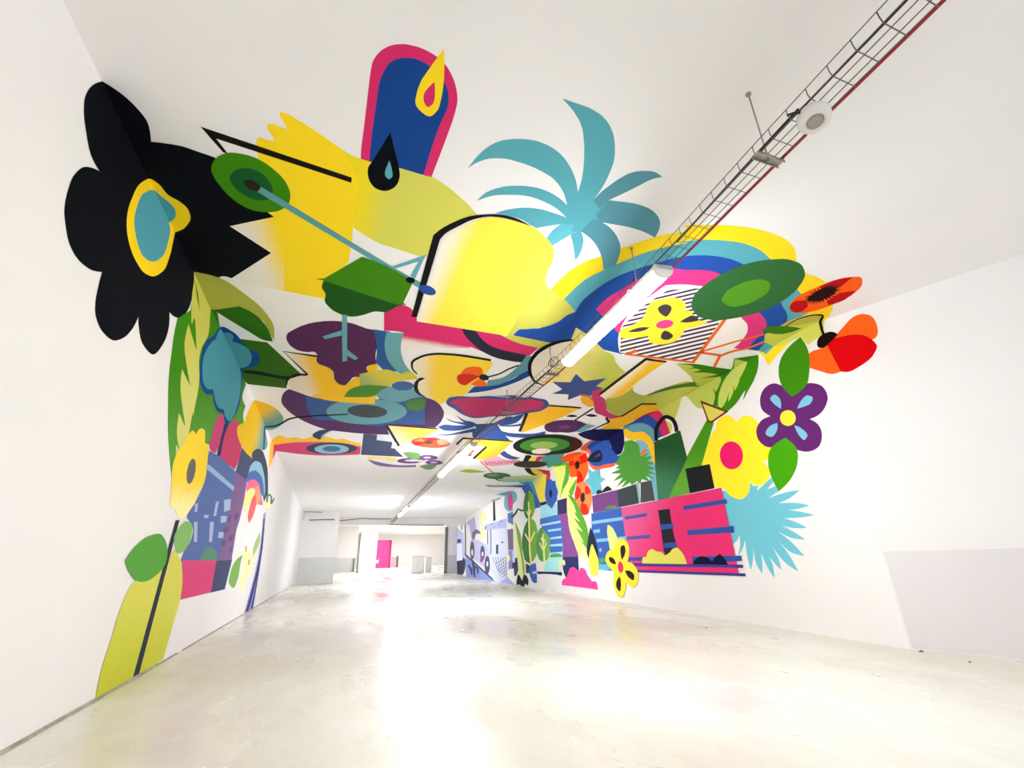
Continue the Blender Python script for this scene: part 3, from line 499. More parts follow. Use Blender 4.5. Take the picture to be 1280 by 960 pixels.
['mural', 'painted_flower', 'blue-edged teal tulip flower folded over the left wall corner', '#0f4b87', 7, 0, 'L4688,2971 4696,2975 5851,2975 5851,2327 5849,2326 5823,2306 5785,2267 5763,2253 5732,2247 5694,2249 5653,2256 5584,2272 5564,2281 5537,2303 5519,2311 5492,2314 5446,2307 5335,2282 5287,2273 5249,2270 5184,2273 5131,2284 5040,2309 5021,2317 4986,2353 4964,2356 4928,2346 4838,2310 4795,2296 4758,2289 4721,2285 4656,2282 4632,2284 4592,2292 4543,2309 4515,2322 4482,2344 4433,2395 4400,2452 4375,2536 4372,2570 4377,2595 4399,2654 4432,2703 4467,2738 4542,2793 4584,2830 4601,2852 4628,2896;C-1311,4699 -1285,4687 -1273,4687 -1262,4691 -1245,4712 -1208,4775 -1195,4803 -1184,4837 -1173,4902 -1171,4928 -1174,5001 -1169,5022 -1146,5068 -1141,5093 -1311,5855;M117,2975 122,2973 152,2950 254,2802 287,2716 288,2634 252,2539 224,2498 183,2456 125,2413 -9,2327 -9,2975;C-1141,5093 -1124,5170 -1116,5188 -1106,5196 -1069,5201 -1060,5211 -1053,5231 -1043,5290 -1041,5326 -1042,5363 -1045,5401 -1052,5444 -1062,5490 -1075,5536 -1088,5577 -1101,5607 -1115,5633 -1146,5677 -1211,5752 -1294,5827 -1313,5980 -1311,5855'],
['+', 'petal', 'teal petals', '#4b95a2', 8, 0, 'L5815,2975 5851,2959 5851,2341 5842,2337 5803,2324 5762,2318 5715,2315 5668,2315 5588,2320 5536,2334 5489,2368 5380,2337 5331,2326 5286,2320 5245,2318 5174,2322 5118,2331 5040,2366 4939,2405 4858,2372 4821,2359 4786,2349 4752,2343 4719,2341 4689,2341 4637,2345 4599,2353 4572,2368 4500,2429 4468,2466 4453,2510 4456,2562 4478,2620 4505,2667 4528,2699 4576,2751 4619,2789 4669,2829 4668,2857 4675,2888 4692,2921 4728,2975;C-1311,4731 -1307,4781 -1303,4801 -1296,4815 -1287,4819 -1251,4805 -1242,4810 -1234,4824 -1228,4845 -1225,4870 -1226,4897 -1232,4929 -1257,5003 -1201,5046 -1163,5094 -1147,5121 -1289,5754 -1304,5760 -1311,5818;M-10,2975 -10,2959 60,2932 135,2878 178,2827 200,2784 218,2690 209,2637 169,2528 168,2494 145,2454 92,2403 58,2378 21,2355 -10,2341;C-1147,5121 -1145,5125 -1132,5166 -1123,5222 -1120,5289 -1121,5325 -1124,5362 -1136,5446 -1154,5531 -1166,5570 -1190,5634 -1219,5691 -1248,5730 -1276,5750 -1289,5754 -1311,5854'],
['+', 'stem', 'navy stem', '#2d3766', 8, 0, 'L5619,2236 5809,2290 5752,1888 5598,1885'],
['+', 'sepal', 'pink leaf', '#cb4a75', 9, 0, 'L5452,2301 5492,2305 5532,2299 5584,2282 5605,2260 5632,2195 5632,2152 5618,2063 5618,2007 5606,1964 5555,1903 5531,1890 5492,1881 5441,1874 5389,1871 5347,1871 5312,1875 5285,1884 5249,1903 5239,1927 5245,1982 5241,2075 5258,2132 5297,2197 5330,2232 5384,2269 5418,2288'],
['+', 'sepal', 'pink leaf', '#c9446c', 9, 0, 'L5850,1894 5747,1893 5735,2117 5746,2163 5765,2195 5824,2269 5850,2289;M277,2433 342,2443 475,2451 522,2450 593,2438 783,2348 877,2283 914,2239 936,2191 936,2106 921,2070 882,2017 767,1909 -10,1893 -10,2289 17,2309 89,2353 178,2399 227,2419'],
['mural', 'slate_leaf', 'slate grey leaf shape beside the pink petals on the left wall', '#4c5474', 10, 0, 'M947,2251 1304,2273 1593,2282 1800,2280 1889,2265 1912,2252 1919,2218 1894,2176 1818,2089 1734,1932 851,1899 920,2069'],
['mural', 'painted_building', 'blue-violet tower block with mottled windows on the left wall', '#5c72aa', 11, 0, 'L5272,1859 5511,1877 5741,1897 5849,1897 5849,814 5157,815 5180,864 5202,893 5227,913 5328,973 5348,995 5361,1030 5360,1055 5351,1079 5318,1112 5299,1121 5244,1138 5086,1174 5064,1181 5049,1189 5042,1198 5044,1209 5053,1220 5115,1268 5205,1348 5253,1395 5310,1467 5351,1541 5364,1589 5361,1648 5335,1716 5280,1804;M-12,1896 881,1904 1733,1932 1766,1944 1816,1744 1824,1609 1794,1419 1760,1350 1694,1264 1683,1230 1731,884 1716,762 761,814 -12,814'],
['+', 'side_wall', 'purple side wall', '#82648f', 12, 0, 'M812,1898 1761,1932 1740,1926 1812,1727 1822,1592 1788,1468 1680,1226 1669,1142 1699,931 1730,884 1784,841 798,803 867,914 906,1005 930,1103 941,1223 936,1441 914,1597 861,1823'],
['+', 'bar', 'pale blue bar', '#9cbcd8', 13, 0, 'L5300,1712 5381,1738 5847,1730 5847,1675 5328,1682;M-13,1730 971,1725 958,1672 -13,1675'],
['+', 'window_patch', 'pale window patch', '#aebbdb', 13, 0, 'M512,1504 902,1564 974,1435 645,1378'],
['+', 'window_patch', 'pale window patch', '#aebbdb', 13, 0, 'M526,1320 864,1351 876,1280 575,1245'],
['+', 'window_patch', 'pale window patch', '#aebbdb', 13, 0, 'M593,1144 875,1161 886,1091 605,1077'],
['+', 'window_patch', 'pale window patch', '#aebbdb', 12, 0, 'M131,1435 266,1462 271,1297 152,1286'],
['+', 'window_patch', 'pale window patch', '#aebbdb', 12, 0, 'L5206,1324 5314,1346 5332,1262 5248,1254'],
['+', 'window_patch', 'pale window patch', '#aebbdb', 12, 0, 'L5606,1259 5803,1278 5788,1246 5631,1232'],
['+', 'window_patch', 'pale window patch', '#aebbdb', 12, 0, 'M49,1214 235,1229 339,1021 196,1015'],
['+', 'window_patch', 'pale window patch', '#aebbdb', 12, 0, 'L5306,1166 5426,1176 5565,995 5457,991'],
['+', 'window_patch', 'dark purple window patch', '#6d5480', 13, 0, 'M973,1373 1151,1402 1123,1299 997,1289'],
['+', 'window_patch', 'dark purple window patch', '#6d5480', 13, 0, 'M1319,1418 1614,1473 1565,1374 1364,1344'],
['+', 'window_patch', 'dark purple window patch', '#6d5480', 14, 0, 'M827,1205 1108,1249 1120,1176 827,1146'],
['+', 'window_patch', 'dark purple window patch', '#6d5480', 13, 0, 'M863,1055 1093,1077 1104,1005 863,997'],
['+', 'window_patch', 'dark purple window patch', '#6d5480', 13, 0, 'M1236,1133 1568,1163 1507,1083 1300,1074'],
['+', 'window_patch', 'dark purple window patch', '#6d5480', 13, 0, 'M1461,992 1663,1011 1659,947 1445,942'],
['+', 'shrub', 'green shrub', '#5f8f72', 13, 0, 'L5830,825 5847,858 5847,825;M-13,858 -9,865 19,892 59,918 89,930 128,940 228,959 284,966 340,968 401,966 467,958 534,948 650,923 688,912 745,885 780,856 805,826 -13,825'],
['+', 'base_block', 'pink base block', '#d94a7c', 14, 0, 'L5199,821 5847,826 5847,482 5427,481 5299,700;M-14,826 766,833 833,482 -14,482'],
['+', 'base_block', 'slate base block', '#464d6e', 15, 0, 'M770,828 1775,846 1648,480 812,480'],
['mural', 'painted_flower', 'tall yellow flower with a grey oval eye on the left wall', '#fdd838', 14, ('#fdf3ae', [-1.312, 4.811, 1.523], [-1.312, 4.846, 1.197]), 'L4565,1856 4612,1888 4640,1899 4665,1902 4692,1901 4748,1890 4765,1921 4779,1936 4800,1952 4835,1971 4878,1987 4924,1992 4968,1992 4993,1988 5010,1980 5042,1931 5079,1890 5126,1898 5168,1902 5199,1899 5220,1891 5237,1880 5263,1859 5269,1848 5276,1783 5330,1684 5360,1602 5355,1550 5336,1509 5299,1469 5244,1433 5218,1408 5209,1357 5197,1332 5170,1310 5066,1245 5030,1207 5011,1195 4956,1174 4923,1165 4891,1158 4860,1156 4832,1159 4803,1165 4753,1180 4734,1191 4720,1203 4699,1212 4674,1217 4579,1222 4554,1225 4535,1231 4522,1239 4512,1247 4499,1267 4427,1414 4381,1471 4367,1499 4358,1528 4357,1557 4363,1587 4376,1618 4398,1650 4464,1708 4485,1732 4519,1782 4541,1831 4550,1844'],
['+', 'eye', 'grey oval eye', '#6e6a6c', 15, 0, 'L4985,1591 4984,1553 4976,1528 4962,1507 4943,1489 4920,1475 4893,1467 4879,1464 4865,1464 4837,1467 4799,1480 4767,1505 4751,1525 4741,1548 4736,1584 4745,1619 4757,1641 4775,1659 4797,1673 4810,1679 4837,1686 4865,1688 4880,1686 4920,1673 4954,1649 4977,1616'],
['mural', 'broad_leaf', 'broad lime ground leaf with navy stem at the foot of the left wall', '#d6d35c', 15, ('#c6c63a', [-1.312, 4.735, 0.632], [-1.312, 4.642, -0.054]), 'L4913,906 5016,872 5091,845 5158,817 5213,786 5267,743 5332,678 5365,635 5394,582 5418,508 5418,448 5378,316 5303,22 4891,8 4563,4 4310,4 4032,10 4016,78 4008,126 4006,168 4008,206 4032,334 4039,448 4046,488 4053,512 4083,583 4108,625 4134,650 4161,667 4197,682 4257,700 4331,715 4417,728 4514,740 4677,757'],
['+', 'stem', 'navy stem', '#2e3344', 16, 0, 'L4755,1136 4853,1148 4751,4 4629,6'],
['+', 'leaf', 'green rounded leaf', '#5aa040', 17, 0, 'L3911,807 3955,853 3978,872 4004,891 4035,909 4096,940 4138,957 4170,968 4225,981 4295,994 4348,1002 4404,1008 4431,1009 4457,1008 4482,1006 4508,1002 4560,988 4607,971 4646,954 4677,937 4713,908 4738,879 4755,849 4763,818 4759,798 4748,780 4730,765 4706,750 4677,736 4629,717 4578,701 4523,685 4484,677 4421,668 4376,666 4348,666 4289,668 4260,671 4205,678 4183,682 4141,693 4102,707 4018,742 3990,756 3966,770'],
['+', 'leaf', 'pale green leaf', '#86b869', 17, 0, 'L5028,1153 5129,1154 5176,1152 5218,1149 5252,1144 5275,1136 5289,1125 5298,1113 5319,1053 5324,1020 5320,998 5309,976 5266,935 5235,915 5193,898 5134,886 5061,877 5028,876 5000,880 4975,888 4932,911 4861,955 4833,976 4817,996 4815,1006 4827,1035 4845,1054 4880,1082 4927,1109'],
['mural', 'yellow_fold', 'yellow stripe turning teal where left wall meets ceiling', '#f0c424', 11, ('#6fa7a0', [-1.335, 7.44, 2.978], [-0.938, 7.635, 2.978]), 'M1055,2925 1153,2974 2758,2974 2585,2927 2878,2878 3048,2833 3112,2798 3123,2778 3095,2733 3054,2709 2993,2684 2912,2657 2810,2628 2424,2542 2331,2514 2256,2486 2192,2457 2031,2373 1819,2279 1471,2258 1244,2249 1052,2246 947,2250 741,2270 598,2292 491,2322 448,2346 436,2375 444,2391 462,2408 491,2427 534,2448 674,2500 739,2526 780,2550 803,2573 833,2658;C-1327,7019 -1315,6996 -1271,7019 -1228,7047 -1186,7087 -1148,7142 -1111,7215 -1086,7272 -1064,7339 -1038,7463 -1017,7641 -1013,7710 -1014,7783 -1020,7859 -1041,8025 -1054,8103 -1068,8168 -1104,8290 -1147,8396 -1215,8522 -1260,8582 -1306,8615 -1348,8625'],
['mural', 'painted_rainbow', 'narrow rainbow arch with slate rim at the far left wall', '#494b5c', 12, 0, 'M1835,2045 1866,2262 1788,2313 1783,2351 1806,2373 1850,2397 2005,2455 2105,2486 2211,2514 2347,2540 2495,2563 2633,2580 2747,2588 2843,2587 3290,2541 3574,2482 3782,2407 4033,2262 4279,2098 3936,1885 3024,2114 1846,1957'],
['+', 'band', 'pale blue band', '#8fbecf', 13, 0, 'M1803,2054 1792,2115 1824,2160 1911,2212 1975,2242 2053,2273 2146,2300 2256,2323 2389,2346 2526,2365 2650,2379 2755,2385 2844,2383 2920,2375 3249,2317 3413,2276 3637,2193 3866,2060 3801,1923 2602,2047 1749,1956'],
['+', 'band', 'blue band', '#5270ad', 14, 0, 'M1763,1944 1760,2003 1794,2042 1831,2063 1885,2083 1968,2108 2071,2135 2187,2160 2302,2182 2411,2197 2645,2215 2866,2224 3055,2222 3206,2205 3330,2179 3540,2120 3686,2052 3815,1934 3222,1971 1793,1920'],
['+', 'band', 'pink band', '#ee6f92', 15, 0, 'M1804,1848 1825,1892 1848,1914 1885,1936 1942,1958 2024,1981 2129,2007 2246,2030 2362,2049 2490,2062 2626,2070 2759,2074 2877,2074 2966,2070 3036,2060 3279,1979 3869,1822 3669,1798 3490,1780 3366,1771 3260,1769 3170,1773 3094,1780 2975,1807 2886,1844 2784,1911 1947,1796'],
['+', 'band', 'orange band', '#f9a07a', 16, 0, 'M2527,1923 2730,1994 2827,2016 2902,2022 2975,2017 3045,2005 3310,1921 3385,1884 3403,1863 3402,1842 3379,1819 3328,1796 3247,1771 3040,1721 2621,1809'],
['+', 'band', 'pale yellow core', '#eee98f', 17, 0, 'M1873,1584 1843,1634 1834,1686 1868,1740 1925,1781 2009,1828 2075,1851 2173,1878 2292,1905 2413,1923 2503,1925 2584,1924 2643,1915 2660,1899 2645,1877 2432,1733 2256,1626 2106,1507'],
['+', 'leaf', 'red pointed leaf', '#ee6a66', 18, 0, 'M2648,1397 2515,1444 2447,1476 2408,1510 2401,1546 2469,1665 2493,1754 2520,1778 2570,1802 2649,1831 2733,1855 2798,1861 2851,1852 2896,1832 3008,1739 3027,1701 3024,1661 2986,1599 2917,1537 2816,1477'],
['mural', 'pale_flower', 'pale yellow flower with green leaves low on the left wall', '#f5f0b4', 0, 0, 'M2621,899 2663,1021 2706,1054 2737,1066 2777,1073 2826,1075 2894,1067 3166,1003 3265,985 3363,977 3459,982 3563,997 3972,1090 4045,1100 4093,1100 4121,1093 4131,1080 4108,1040 3855,831 3822,705 3770,645 3694,610 3350,522 3267,492 3173,444 3060,363 2853,462 2748,537 2732,573 2738,592 2814,684 2812,721 2759,792'],
['+', 'leaf', 'green leaf', '#7fae5c', 1, 0, 'M2585,929 2548,777 2592,639 2577,590 2456,498 2416,481 2362,470 2292,470 2181,482 2058,502 1957,523 1902,539 1865,555 1843,572 1831,607 1849,705 1887,751 1930,781 1990,809 2070,837 2248,877'],
['+', 'leaf', 'small green leaf', '#a6c384', 1, 0, 'M4104,1356 4227,1290 4281,1245 4291,1199 4259,1153 4194,1107 4057,1040 3865,961 3794,938 3735,929 3698,936 3667,954 3622,1003 3604,1046 3621,1089 3696,1154 3800,1220'],
['+', 'spot', 'brown flecks', '#a79a5a', 1, 0, 'M2721,1061 2850,1065 2898,976 2798,973;M3292,859 3442,876 3505,781 3357,781'],
['mural', 'striped_post', 'lavender post with navy stripes at the end of the left wall', '#a3a0cc', 2, 0, 'M4477,1755 4140,1684 4313,1429 4400,1256 4444,1063 4435,904 4369,698 4258,500 4079,267 3844,8 5027,4 4864,1186'],
['+', 'stripe', 'navy stripes', '#39397a', 3, 0, 'M4271,1619 4559,1177 4621,1015 4620,891 4562,729 4425,504 4222,254 3985,12 4356,4 4564,225 4735,487 4842,720 4878,940 4852,1047 4760,1219 4443,1633;M4712,1143 4770,794 4779,527 4726,321 4594,8 4860,4 4952,418 4947,682 4865,1146'],
['+', 'scribble', 'green zigzag scribble', '#5c7f5e', 13, 0, 'M4494,1931 4430,1992 4414,2025 4422,2056 4448,2075 4427,2072 4693,2085 4786,2078 4842,2055 4891,1969 5114,1971 5254,2007 5540,2150 5301,2132 5004,1989 5148,2000 5089,2086 5016,2114 4869,2126 4662,2121 4438,2107 4222,2068 4161,2032 4159,1997 4267,1905'],
['+', 'splash', 'pale yellow splash', '#f6f3a6', 14, 0, 'M3957,1869 4334,1926 4517,1950 4687,1967 4833,1974 5024,1965 5119,1942 5031,1913 4836,1876 4614,1843 4434,1824 4293,1821 4170,1830'],
['mural', 'pink_wedge', 'long pink wedge with yellow rim at the far ceiling edge', '#fbc840', 0, 0, 'M3853,2497 3685,2609 3576,2705 3458,2877 3473,2929 3516,2960 3547,2977 4123,2977 4099,2949 4179,2723;C-1360,9409 -1349,9366 -1300,9209 -1248,9078 -1198,8988 -1176,8964 -1156,8957 -1138,8974 -1090,9109 -1071,9136 -1051,9137 -1028,9123 -959,9054 -937,9043 -894,9058 -831,9111 -787,9118 -745,9086 -702,9031 -595,8840 -442,8826 -356,8860 -255,8986 -213,9014 -191,9010 -102,8933 -80,8930 -57,8943 60,9092 254,9250 265,9575 -533,9402 -1331,9767 -1367,9985'],
['+', 'stripe', 'pink stripe', '#d64b7b', 1, 0, 'M4458,2976 4132,2736 3943,2976;C-1358,9753 -1122,9560 -938,9442 -734,9356 -440,9277 -281,9271 -119,9308 46,9376 267,9507 282,10244 154,10310 -54,10404 -294,10489 -480,10534 -665,10550 -810,10537 -984,10490 -1370,10314 -1372,10321 -1365,9806'],
['+', 'eye', 'slate oval', '#3b4a5e', 2, 0, 'C201,9670 199,9734 193,9794 179,9864 133,9987 78,10084 1,10180 -99,10268 -210,10332 -297,10362 -383,10375 -493,10366 -591,10328 -666,10270 -720,10202 -764,10103 -778,10041 -783,9984 -784,9922 -777,9859 -766,9800 -747,9733 -695,9618 -639,9531 -564,9447 -471,9370 -370,9313 -292,9286 -214,9273 -113,9276 -19,9305 56,9351 113,9409 164,9498 183,9556 194,9610'],
['+', 'eye_ring', 'pale blue ring', '#8fc4d2', 3, 0, 'C40,9780 34,9881 24,9936 -7,10035 -54,10126 -113,10205 -170,10259 -297,10323 -422,10322 -479,10297 -537,10248 -582,10180 -612,10097 -622,10047 -627,9950 -615,9850 -603,9797 -568,9704 -521,9620 -463,9549 -410,9501 -293,9443 -176,9441 -122,9461 -65,9502 -18,9562 17,9638 29,9685'],
['+', 'pupil', 'blue pupil', '#4f74a2', 4, 0, 'C-121,9797 -124,9857 -130,9890 -146,9948 -171,10001 -237,10082 -296,10113 -354,10112 -420,10064 -443,10023 -460,9973 -465,9944 -468,9886 -462,9826 -456,9794 -438,9738 -414,9687 -349,9612 -293,9583 -238,9583 -174,9626 -149,9664 -132,9711 -126,9740'],
['mural', 'yellow_splat', 'yellow splat with a black zigzag edge below the purple cloud', '#f6c42a', 7, ('#ece0c8', [-0.413, 5.696, 2.978], [-0.709, 5.726, 2.978]), 'C-750,5148 -433,5161 -444,5243 -447,5280 -448,5314 -445,5341 -438,5362 -425,5374 -378,5397 -322,5443 -296,5472 -284,5491 -274,5514 -267,5543 -262,5582 -257,5727 -252,5773 -237,5854 -227,5893 -204,5959 -190,5983 -160,6011 -143,6017 -127,6016 -112,6007 -99,5986 -87,5956 -20,5750 3,5696 16,5678 31,5667 78,5652 108,5634 137,5587 152,5554 160,5518 158,5485 125,5375 120,5344 121,5317 125,5293 132,5271 155,5234 185,5203 238,5162 334,6682 145,6716 8,6729 -167,6729 -304,6710 -438,6669 -536,6622 -656,6539 -697,6497 -722,6461 -783,6346 -801,6288 -807,6253 -810,6215 -807,6118 -802,6068 -795,6025 -783,5988 -767,5958 -682,5856 -652,5831 -622,5813 -547,5783'],
['+', 'outline', 'black zigzag outline', '#1c1316', 8, 0, 'C-417,5123 -782,5113 -565,5794 -569,5736 -615,5737 -645,5743 -675,5755 -705,5777 -735,5811 -764,5859 -778,5889 -808,5966 -822,6016 -833,6079 -846,6225 -829,6221 -811,6087 -803,6044 -780,5982 -742,5906 -717,5872 -678,5836 -635,5816 -574,5803 -547,5744 -770,5130 -422,5177'],
['mural', 'round_eye', 'large purple and blue eye shape with teal ring on the ceiling', '#573764', 8, 0, 'C-955,6825 -937,6703 -925,6644 -898,6539 -869,6461 -821,6364 -720,6452 -625,6551 -567,6601 -471,6655 -337,6701 -202,6729 -63,6735 106,6721 334,6682 397,6053 784,6148 970,6181 1049,6213 1112,6253 1155,6297 1200,6357 1245,6431 1268,6473 1315,6575 1362,6694 1383,6758 1401,6824 1414,6886 1426,6951 1444,7089 1459,7290 1457,7478 1437,7721 598,7756 588,7735 711,8411 365,8457 83,8448 -258,8385 -320,8362 -381,8327 -456,8263 -546,8161 -631,8041 -698,7931 -761,7811 -830,7643 -880,7501 -911,7383 -947,7199 -961,7098 -965,7044 -965,6987 -962,6906'],
['+', 'iris', 'blue iris', '#3d5d97', 9, 0, 'C-634,6631 325,6684 996,6226 1220,7559 555,7743 541,7908 89,7814 -237,7723 -297,7727 -442,7764 -481,7762 -517,7747 -548,7714 -574,7660 -594,7581 -609,7467 -619,7336 -628,7130'],
['+', 'ring', 'teal ring', '#6aa3ab', 10, 0, 'C828,6919 834,6996 833,7073 828,7131 819,7184 795,7278 781,7319 717,7456 626,7585 513,7696 397,7771 274,7820 150,7840 30,7830 -91,7785 -192,7710 -269,7613 -287,7582 -320,7505 -335,7460 -347,7407 -357,7334 -360,7257 -355,7179 -344,7105 -331,7050 -316,7001 -284,6917 -267,6882 -198,6766 -112,6661 -10,6573 89,6513 193,6472 298,6452 401,6453 511,6480 609,6532 691,6605 712,6630 753,6693 774,6732 793,6779 813,6845'],
['+', 'lid', '', '#f6c42a', 11, 0, 'C-566,6572 -333,6319 292,6135 322,6684 42,6725 -132,6731 -236,6724 -321,6705 -385,6680 -461,6639'],
['+', 'pupil', 'grey pupil', '#4a4f50', 12, 0, 'C539,7043 540,7081 538,7118 531,7158 506,7231 467,7295 426,7341 366,7384 301,7410 254,7418 208,7418 141,7404 80,7372 35,7335 -8,7279 -38,7213 -48,7175 -54,7140 -56,7102 -54,7064 -50,7029 -41,6991 -13,6924 26,6866 66,6825 121,6787 181,6763 224,6755 266,6753 329,6764 388,6789 432,6822 478,6872 512,6933 525,6970 534,7005'],
['mural', 'black_line', 'long thin black cable line from the left wall to the eye', '#14171c', 13, 0, 'M2494,2943 2600,2973 2512,2973 2467,2960;C-1346,8468 -1244,8420 -1216,8399 -1169,8345 -1080,8202 -1037,8111 -978,7968 -942,7893 -883,7815 -804,7736 -709,7668 -519,7567 -32,7343 -34,7277 -480,7474 -706,7587 -802,7651 -881,7724 -944,7803 -985,7883 -1044,8025 -1083,8109 -1146,8218 -1187,8277 -1263,8341 -1345,8379'],
['+', 'drop_line', '', '#3a5566', 14, 0, 'M2409,2933 2552,2777 2739,2613 2875,2643 2552,2971'],
['mural', 'lime_lobe', 'lime scalloped lobe beside the yellow splat', '#d9c94a', 12, ('#9fb46a', [0.342, 5.467, 2.978], [-0.012, 5.757, 2.978]), 'C247,5364 322,5316 352,5306 383,5305 434,5328 502,5390 519,5400 535,5402 549,5393 562,5373 599,5305 613,5294 646,5293 682,5309 699,5325 714,5348 729,5379 742,5417 768,5508 639,5600 584,5653 545,5702 508,5760 473,5830 420,5992 397,6052 371,6097 343,6132 297,6168 248,6189 179,6198 91,6193 52,5549'],
['mural', 'green_sliver', 'slim green leaf across the yellow splat', '#4f8a36', 13, 0, 'C-119,6478 -82,6271 -71,6227 -48,6155 -23,6100 5,6056 77,5972 107,5946 138,5928 201,5906 313,5885 443,5887 401,6067 370,6163 343,6223 313,6276 249,6359 201,6398 134,6425 16,6460'],
['mural', 'teal_bubble', 'pale teal bubble with a blue dot', '#6fa8b4', 14, 0, 'C315,6285 319,6244 327,6196 352,6101 376,6028 403,5973 432,5929 479,5876 508,5853 554,5833 603,5830 654,5838 781,5886 1003,6166 918,6200 853,6243 808,6295 750,6393 704,6453 654,6497 619,6508 583,6507 545,6497 398,6424 356,6389 340,6368 327,6343 318,6316'],
['+', 'dot', 'blue dot', '#4568a0', 15, 0, 'C760,5768 762,5807 757,5848 736,5905 715,5938 688,5964 642,5988 594,5992 563,5983 535,5965 501,5924 487,5889 479,5851 478,5812 485,5772 506,5718 528,5688 553,5663 597,5641 643,5636 673,5644 700,5660 735,5698 750,5731'],
['+', 'green_patch', 'green patch', '#4c8440', 15, 0, 'C737,6502 776,6412 816,6335 845,6296 876,6270 938,6242 981,6241 999,6253 1014,6275 1024,6310 1033,6359 1045,6484 1049,6618 1048,6676 1045,6723 1038,6759 1028,6788 1000,6828 943,6851 851,6844'],
['mural', 'yellow_lobe', 'yellow curved lobe with black rim behind the orange flower', '#fbd53a', 15, ('#f3e8cc', [0.969, 5.109, 2.978], [0.699, 5.153, 2.978]), 'C699,5351 687,5319 663,5242 646,5160 641,5121 639,5081 639,5039 644,4961 654,4900 661,4876 680,4834 702,4798 736,4754 772,4720 824,4692 921,4663 1064,4647 1183,4645 1305,4650 1494,4666 1528,4713 1541,4740 1551,4769 1558,4802 1565,4871 1561,5123 1555,5218 1522,5430 1515,5496 1511,5568 1511,5645 1515,5851 1501,5972 1481,6082 1460,6138 1432,6173 1364,6220 1333,6251 1307,6303 1261,6441 1193,6332 1127,6242 1084,6203 1019,6158 957,6099 916,6055 879,5999 846,5923 817,5827 806,5778 799,5732 796,5680 797,5628 802,5580 809,5540 819,5512 831,5491 860,5456 806,5448 755,5425 725,5396'],
['+', 'outline', 'black rim', '#1d1a14', 16, 0, 'C739,5325 683,5221 666,5182 656,5147 644,5079 640,5045 639,5017 640,4995 643,4973 658,4928 699,4847 731,4799 767,4763 832,4718 870,4700 925,4686 1052,4669 1125,4666 1233,4668 1508,4693 1494,4635 1221,4612 1114,4610 1019,4615 914,4630 859,4645 819,4663 753,4709 727,4733 703,4762 648,4854 626,4900 617,4929 612,4963 610,5002 613,5044 620,5087 638,5171 653,5214 673,5255 714,5325 734,5354;C860,5456 824,5444 809,5445 795,5453 783,5474 772,5503 758,5578 753,5657 756,5744 762,5791 772,5840 798,5936 813,5979 829,6016 847,6049 887,6104 928,6148 969,6180 1010,6202 947,6129 909,6070 891,6034 861,5955 846,5911 823,5820 815,5776 805,5682 801,5588'],
['mural', 'painted_flower', 'small orange and red bud on a curved black stalk', '#fb6a1e', 16, 0, 'C1257,5182 1259,5074 1266,5013 1272,4989 1280,4967 1302,4934 1345,4906 1375,4898 1411,4896 1429,4901 1447,4912 1464,4930 1482,4961 1499,5001 1534,5098 1524,5189 1508,5237 1484,5277 1454,5304 1437,5313 1400,5320 1381,5318 1342,5300 1305,5263 1287,5238;C1470,5482 1536,5230 1600,5297 1642,5351 1661,5383 1680,5420 1702,5469 1718,5516 1720,5545 1709,5562 1689,5568 1616,5562 1556,5541'],
['+', 'petal', 'red petal', '#d02c22', 17, 0, 'C1256,5359 1246,5315 1238,5269 1236,5231 1243,5207 1256,5192 1301,5163 1330,5151 1378,5147 1430,5156 1524,5188 1462,5389 1438,5510 1429,5533 1418,5546 1401,5550 1382,5547 1361,5537 1342,5521 1304,5468 1285,5434 1269,5397'],
['+', 'stalk', 'black stalk', '#1d2220', 0, 0, 'C1633,5206 1700,5127 1742,5065 1768,5001 1810,4869 1857,4778 1878,4748 1904,4725 1941,4705 2008,4682 1992,4644 1924,4665 1886,4684 1858,4708 1836,4739 1788,4831 1745,4963 1721,5023 1680,5083 1614,5160'],
['+', 'cup', 'black cup', '#1d2220', 18, 0, 'C1649,5212 1653,5235 1653,5255 1645,5281 1624,5301 1602,5303 1577,5294 1545,5266 1526,5237 1516,5215 1509,5193 1506,5171 1507,5151 1514,5126 1535,5107 1556,5105 1580,5113 1612,5140 1632,5169 1642,5190'],
['mural', 'blue_crescent', 'teal and blue crescent stripe by the orange bud', '#1f4a94', 17, 0, 'C2008,4703 2146,4956 2065,5184 2023,5284 1964,5398 1899,5506 1839,5588 1788,5648 1719,5713 1646,5768 1524,5847 1546,5567 1690,5504 1777,5443 1816,5403 1864,5341 1907,5270 1936,5211 1966,5122 1986,5019 2000,4877'],
['+', 'upper_band', 'teal upper band', '#5e9aa6', 19, 0, 'C1855,4406 1932,4418 2052,4791 1914,5245 1881,5337 1860,5375 1823,5421 1781,5454 1703,5495 1658,5293 1745,5230 1783,5189 1804,5155 1822,5115 1837,5069 1848,5019 1861,4938 1873,4797 1874,4624'],
['mural', 'lime_bubble', 'pale lime bubble with black rim below the nearest lamp', '#f1e08a', 20, ('#bfc755', [2.503, 4.675, 2.978], [3.041, 4.469, 2.978]), 'C2181,3909 2093,3624 2222,3693 2279,3727 2334,3764 2470,3864 2682,4035 2762,4058 2803,4078 2824,4092 2846,4110 2868,4132 2960,4248 2985,4275 3033,4322 3083,4365 3134,4405 3265,4497 3371,5318 2970,5224 2514,5111 2421,5236 2370,5213 2319,5182 2294,5162 2245,5111 2223,5082 2178,5016 2136,4949 2095,4877 2041,4764 2013,4692 1993,4615 1980,4541 1967,4415 1965,4336 1972,4242 1983,4181 2001,4128 2031,4068 2075,4004 2115,3962'],
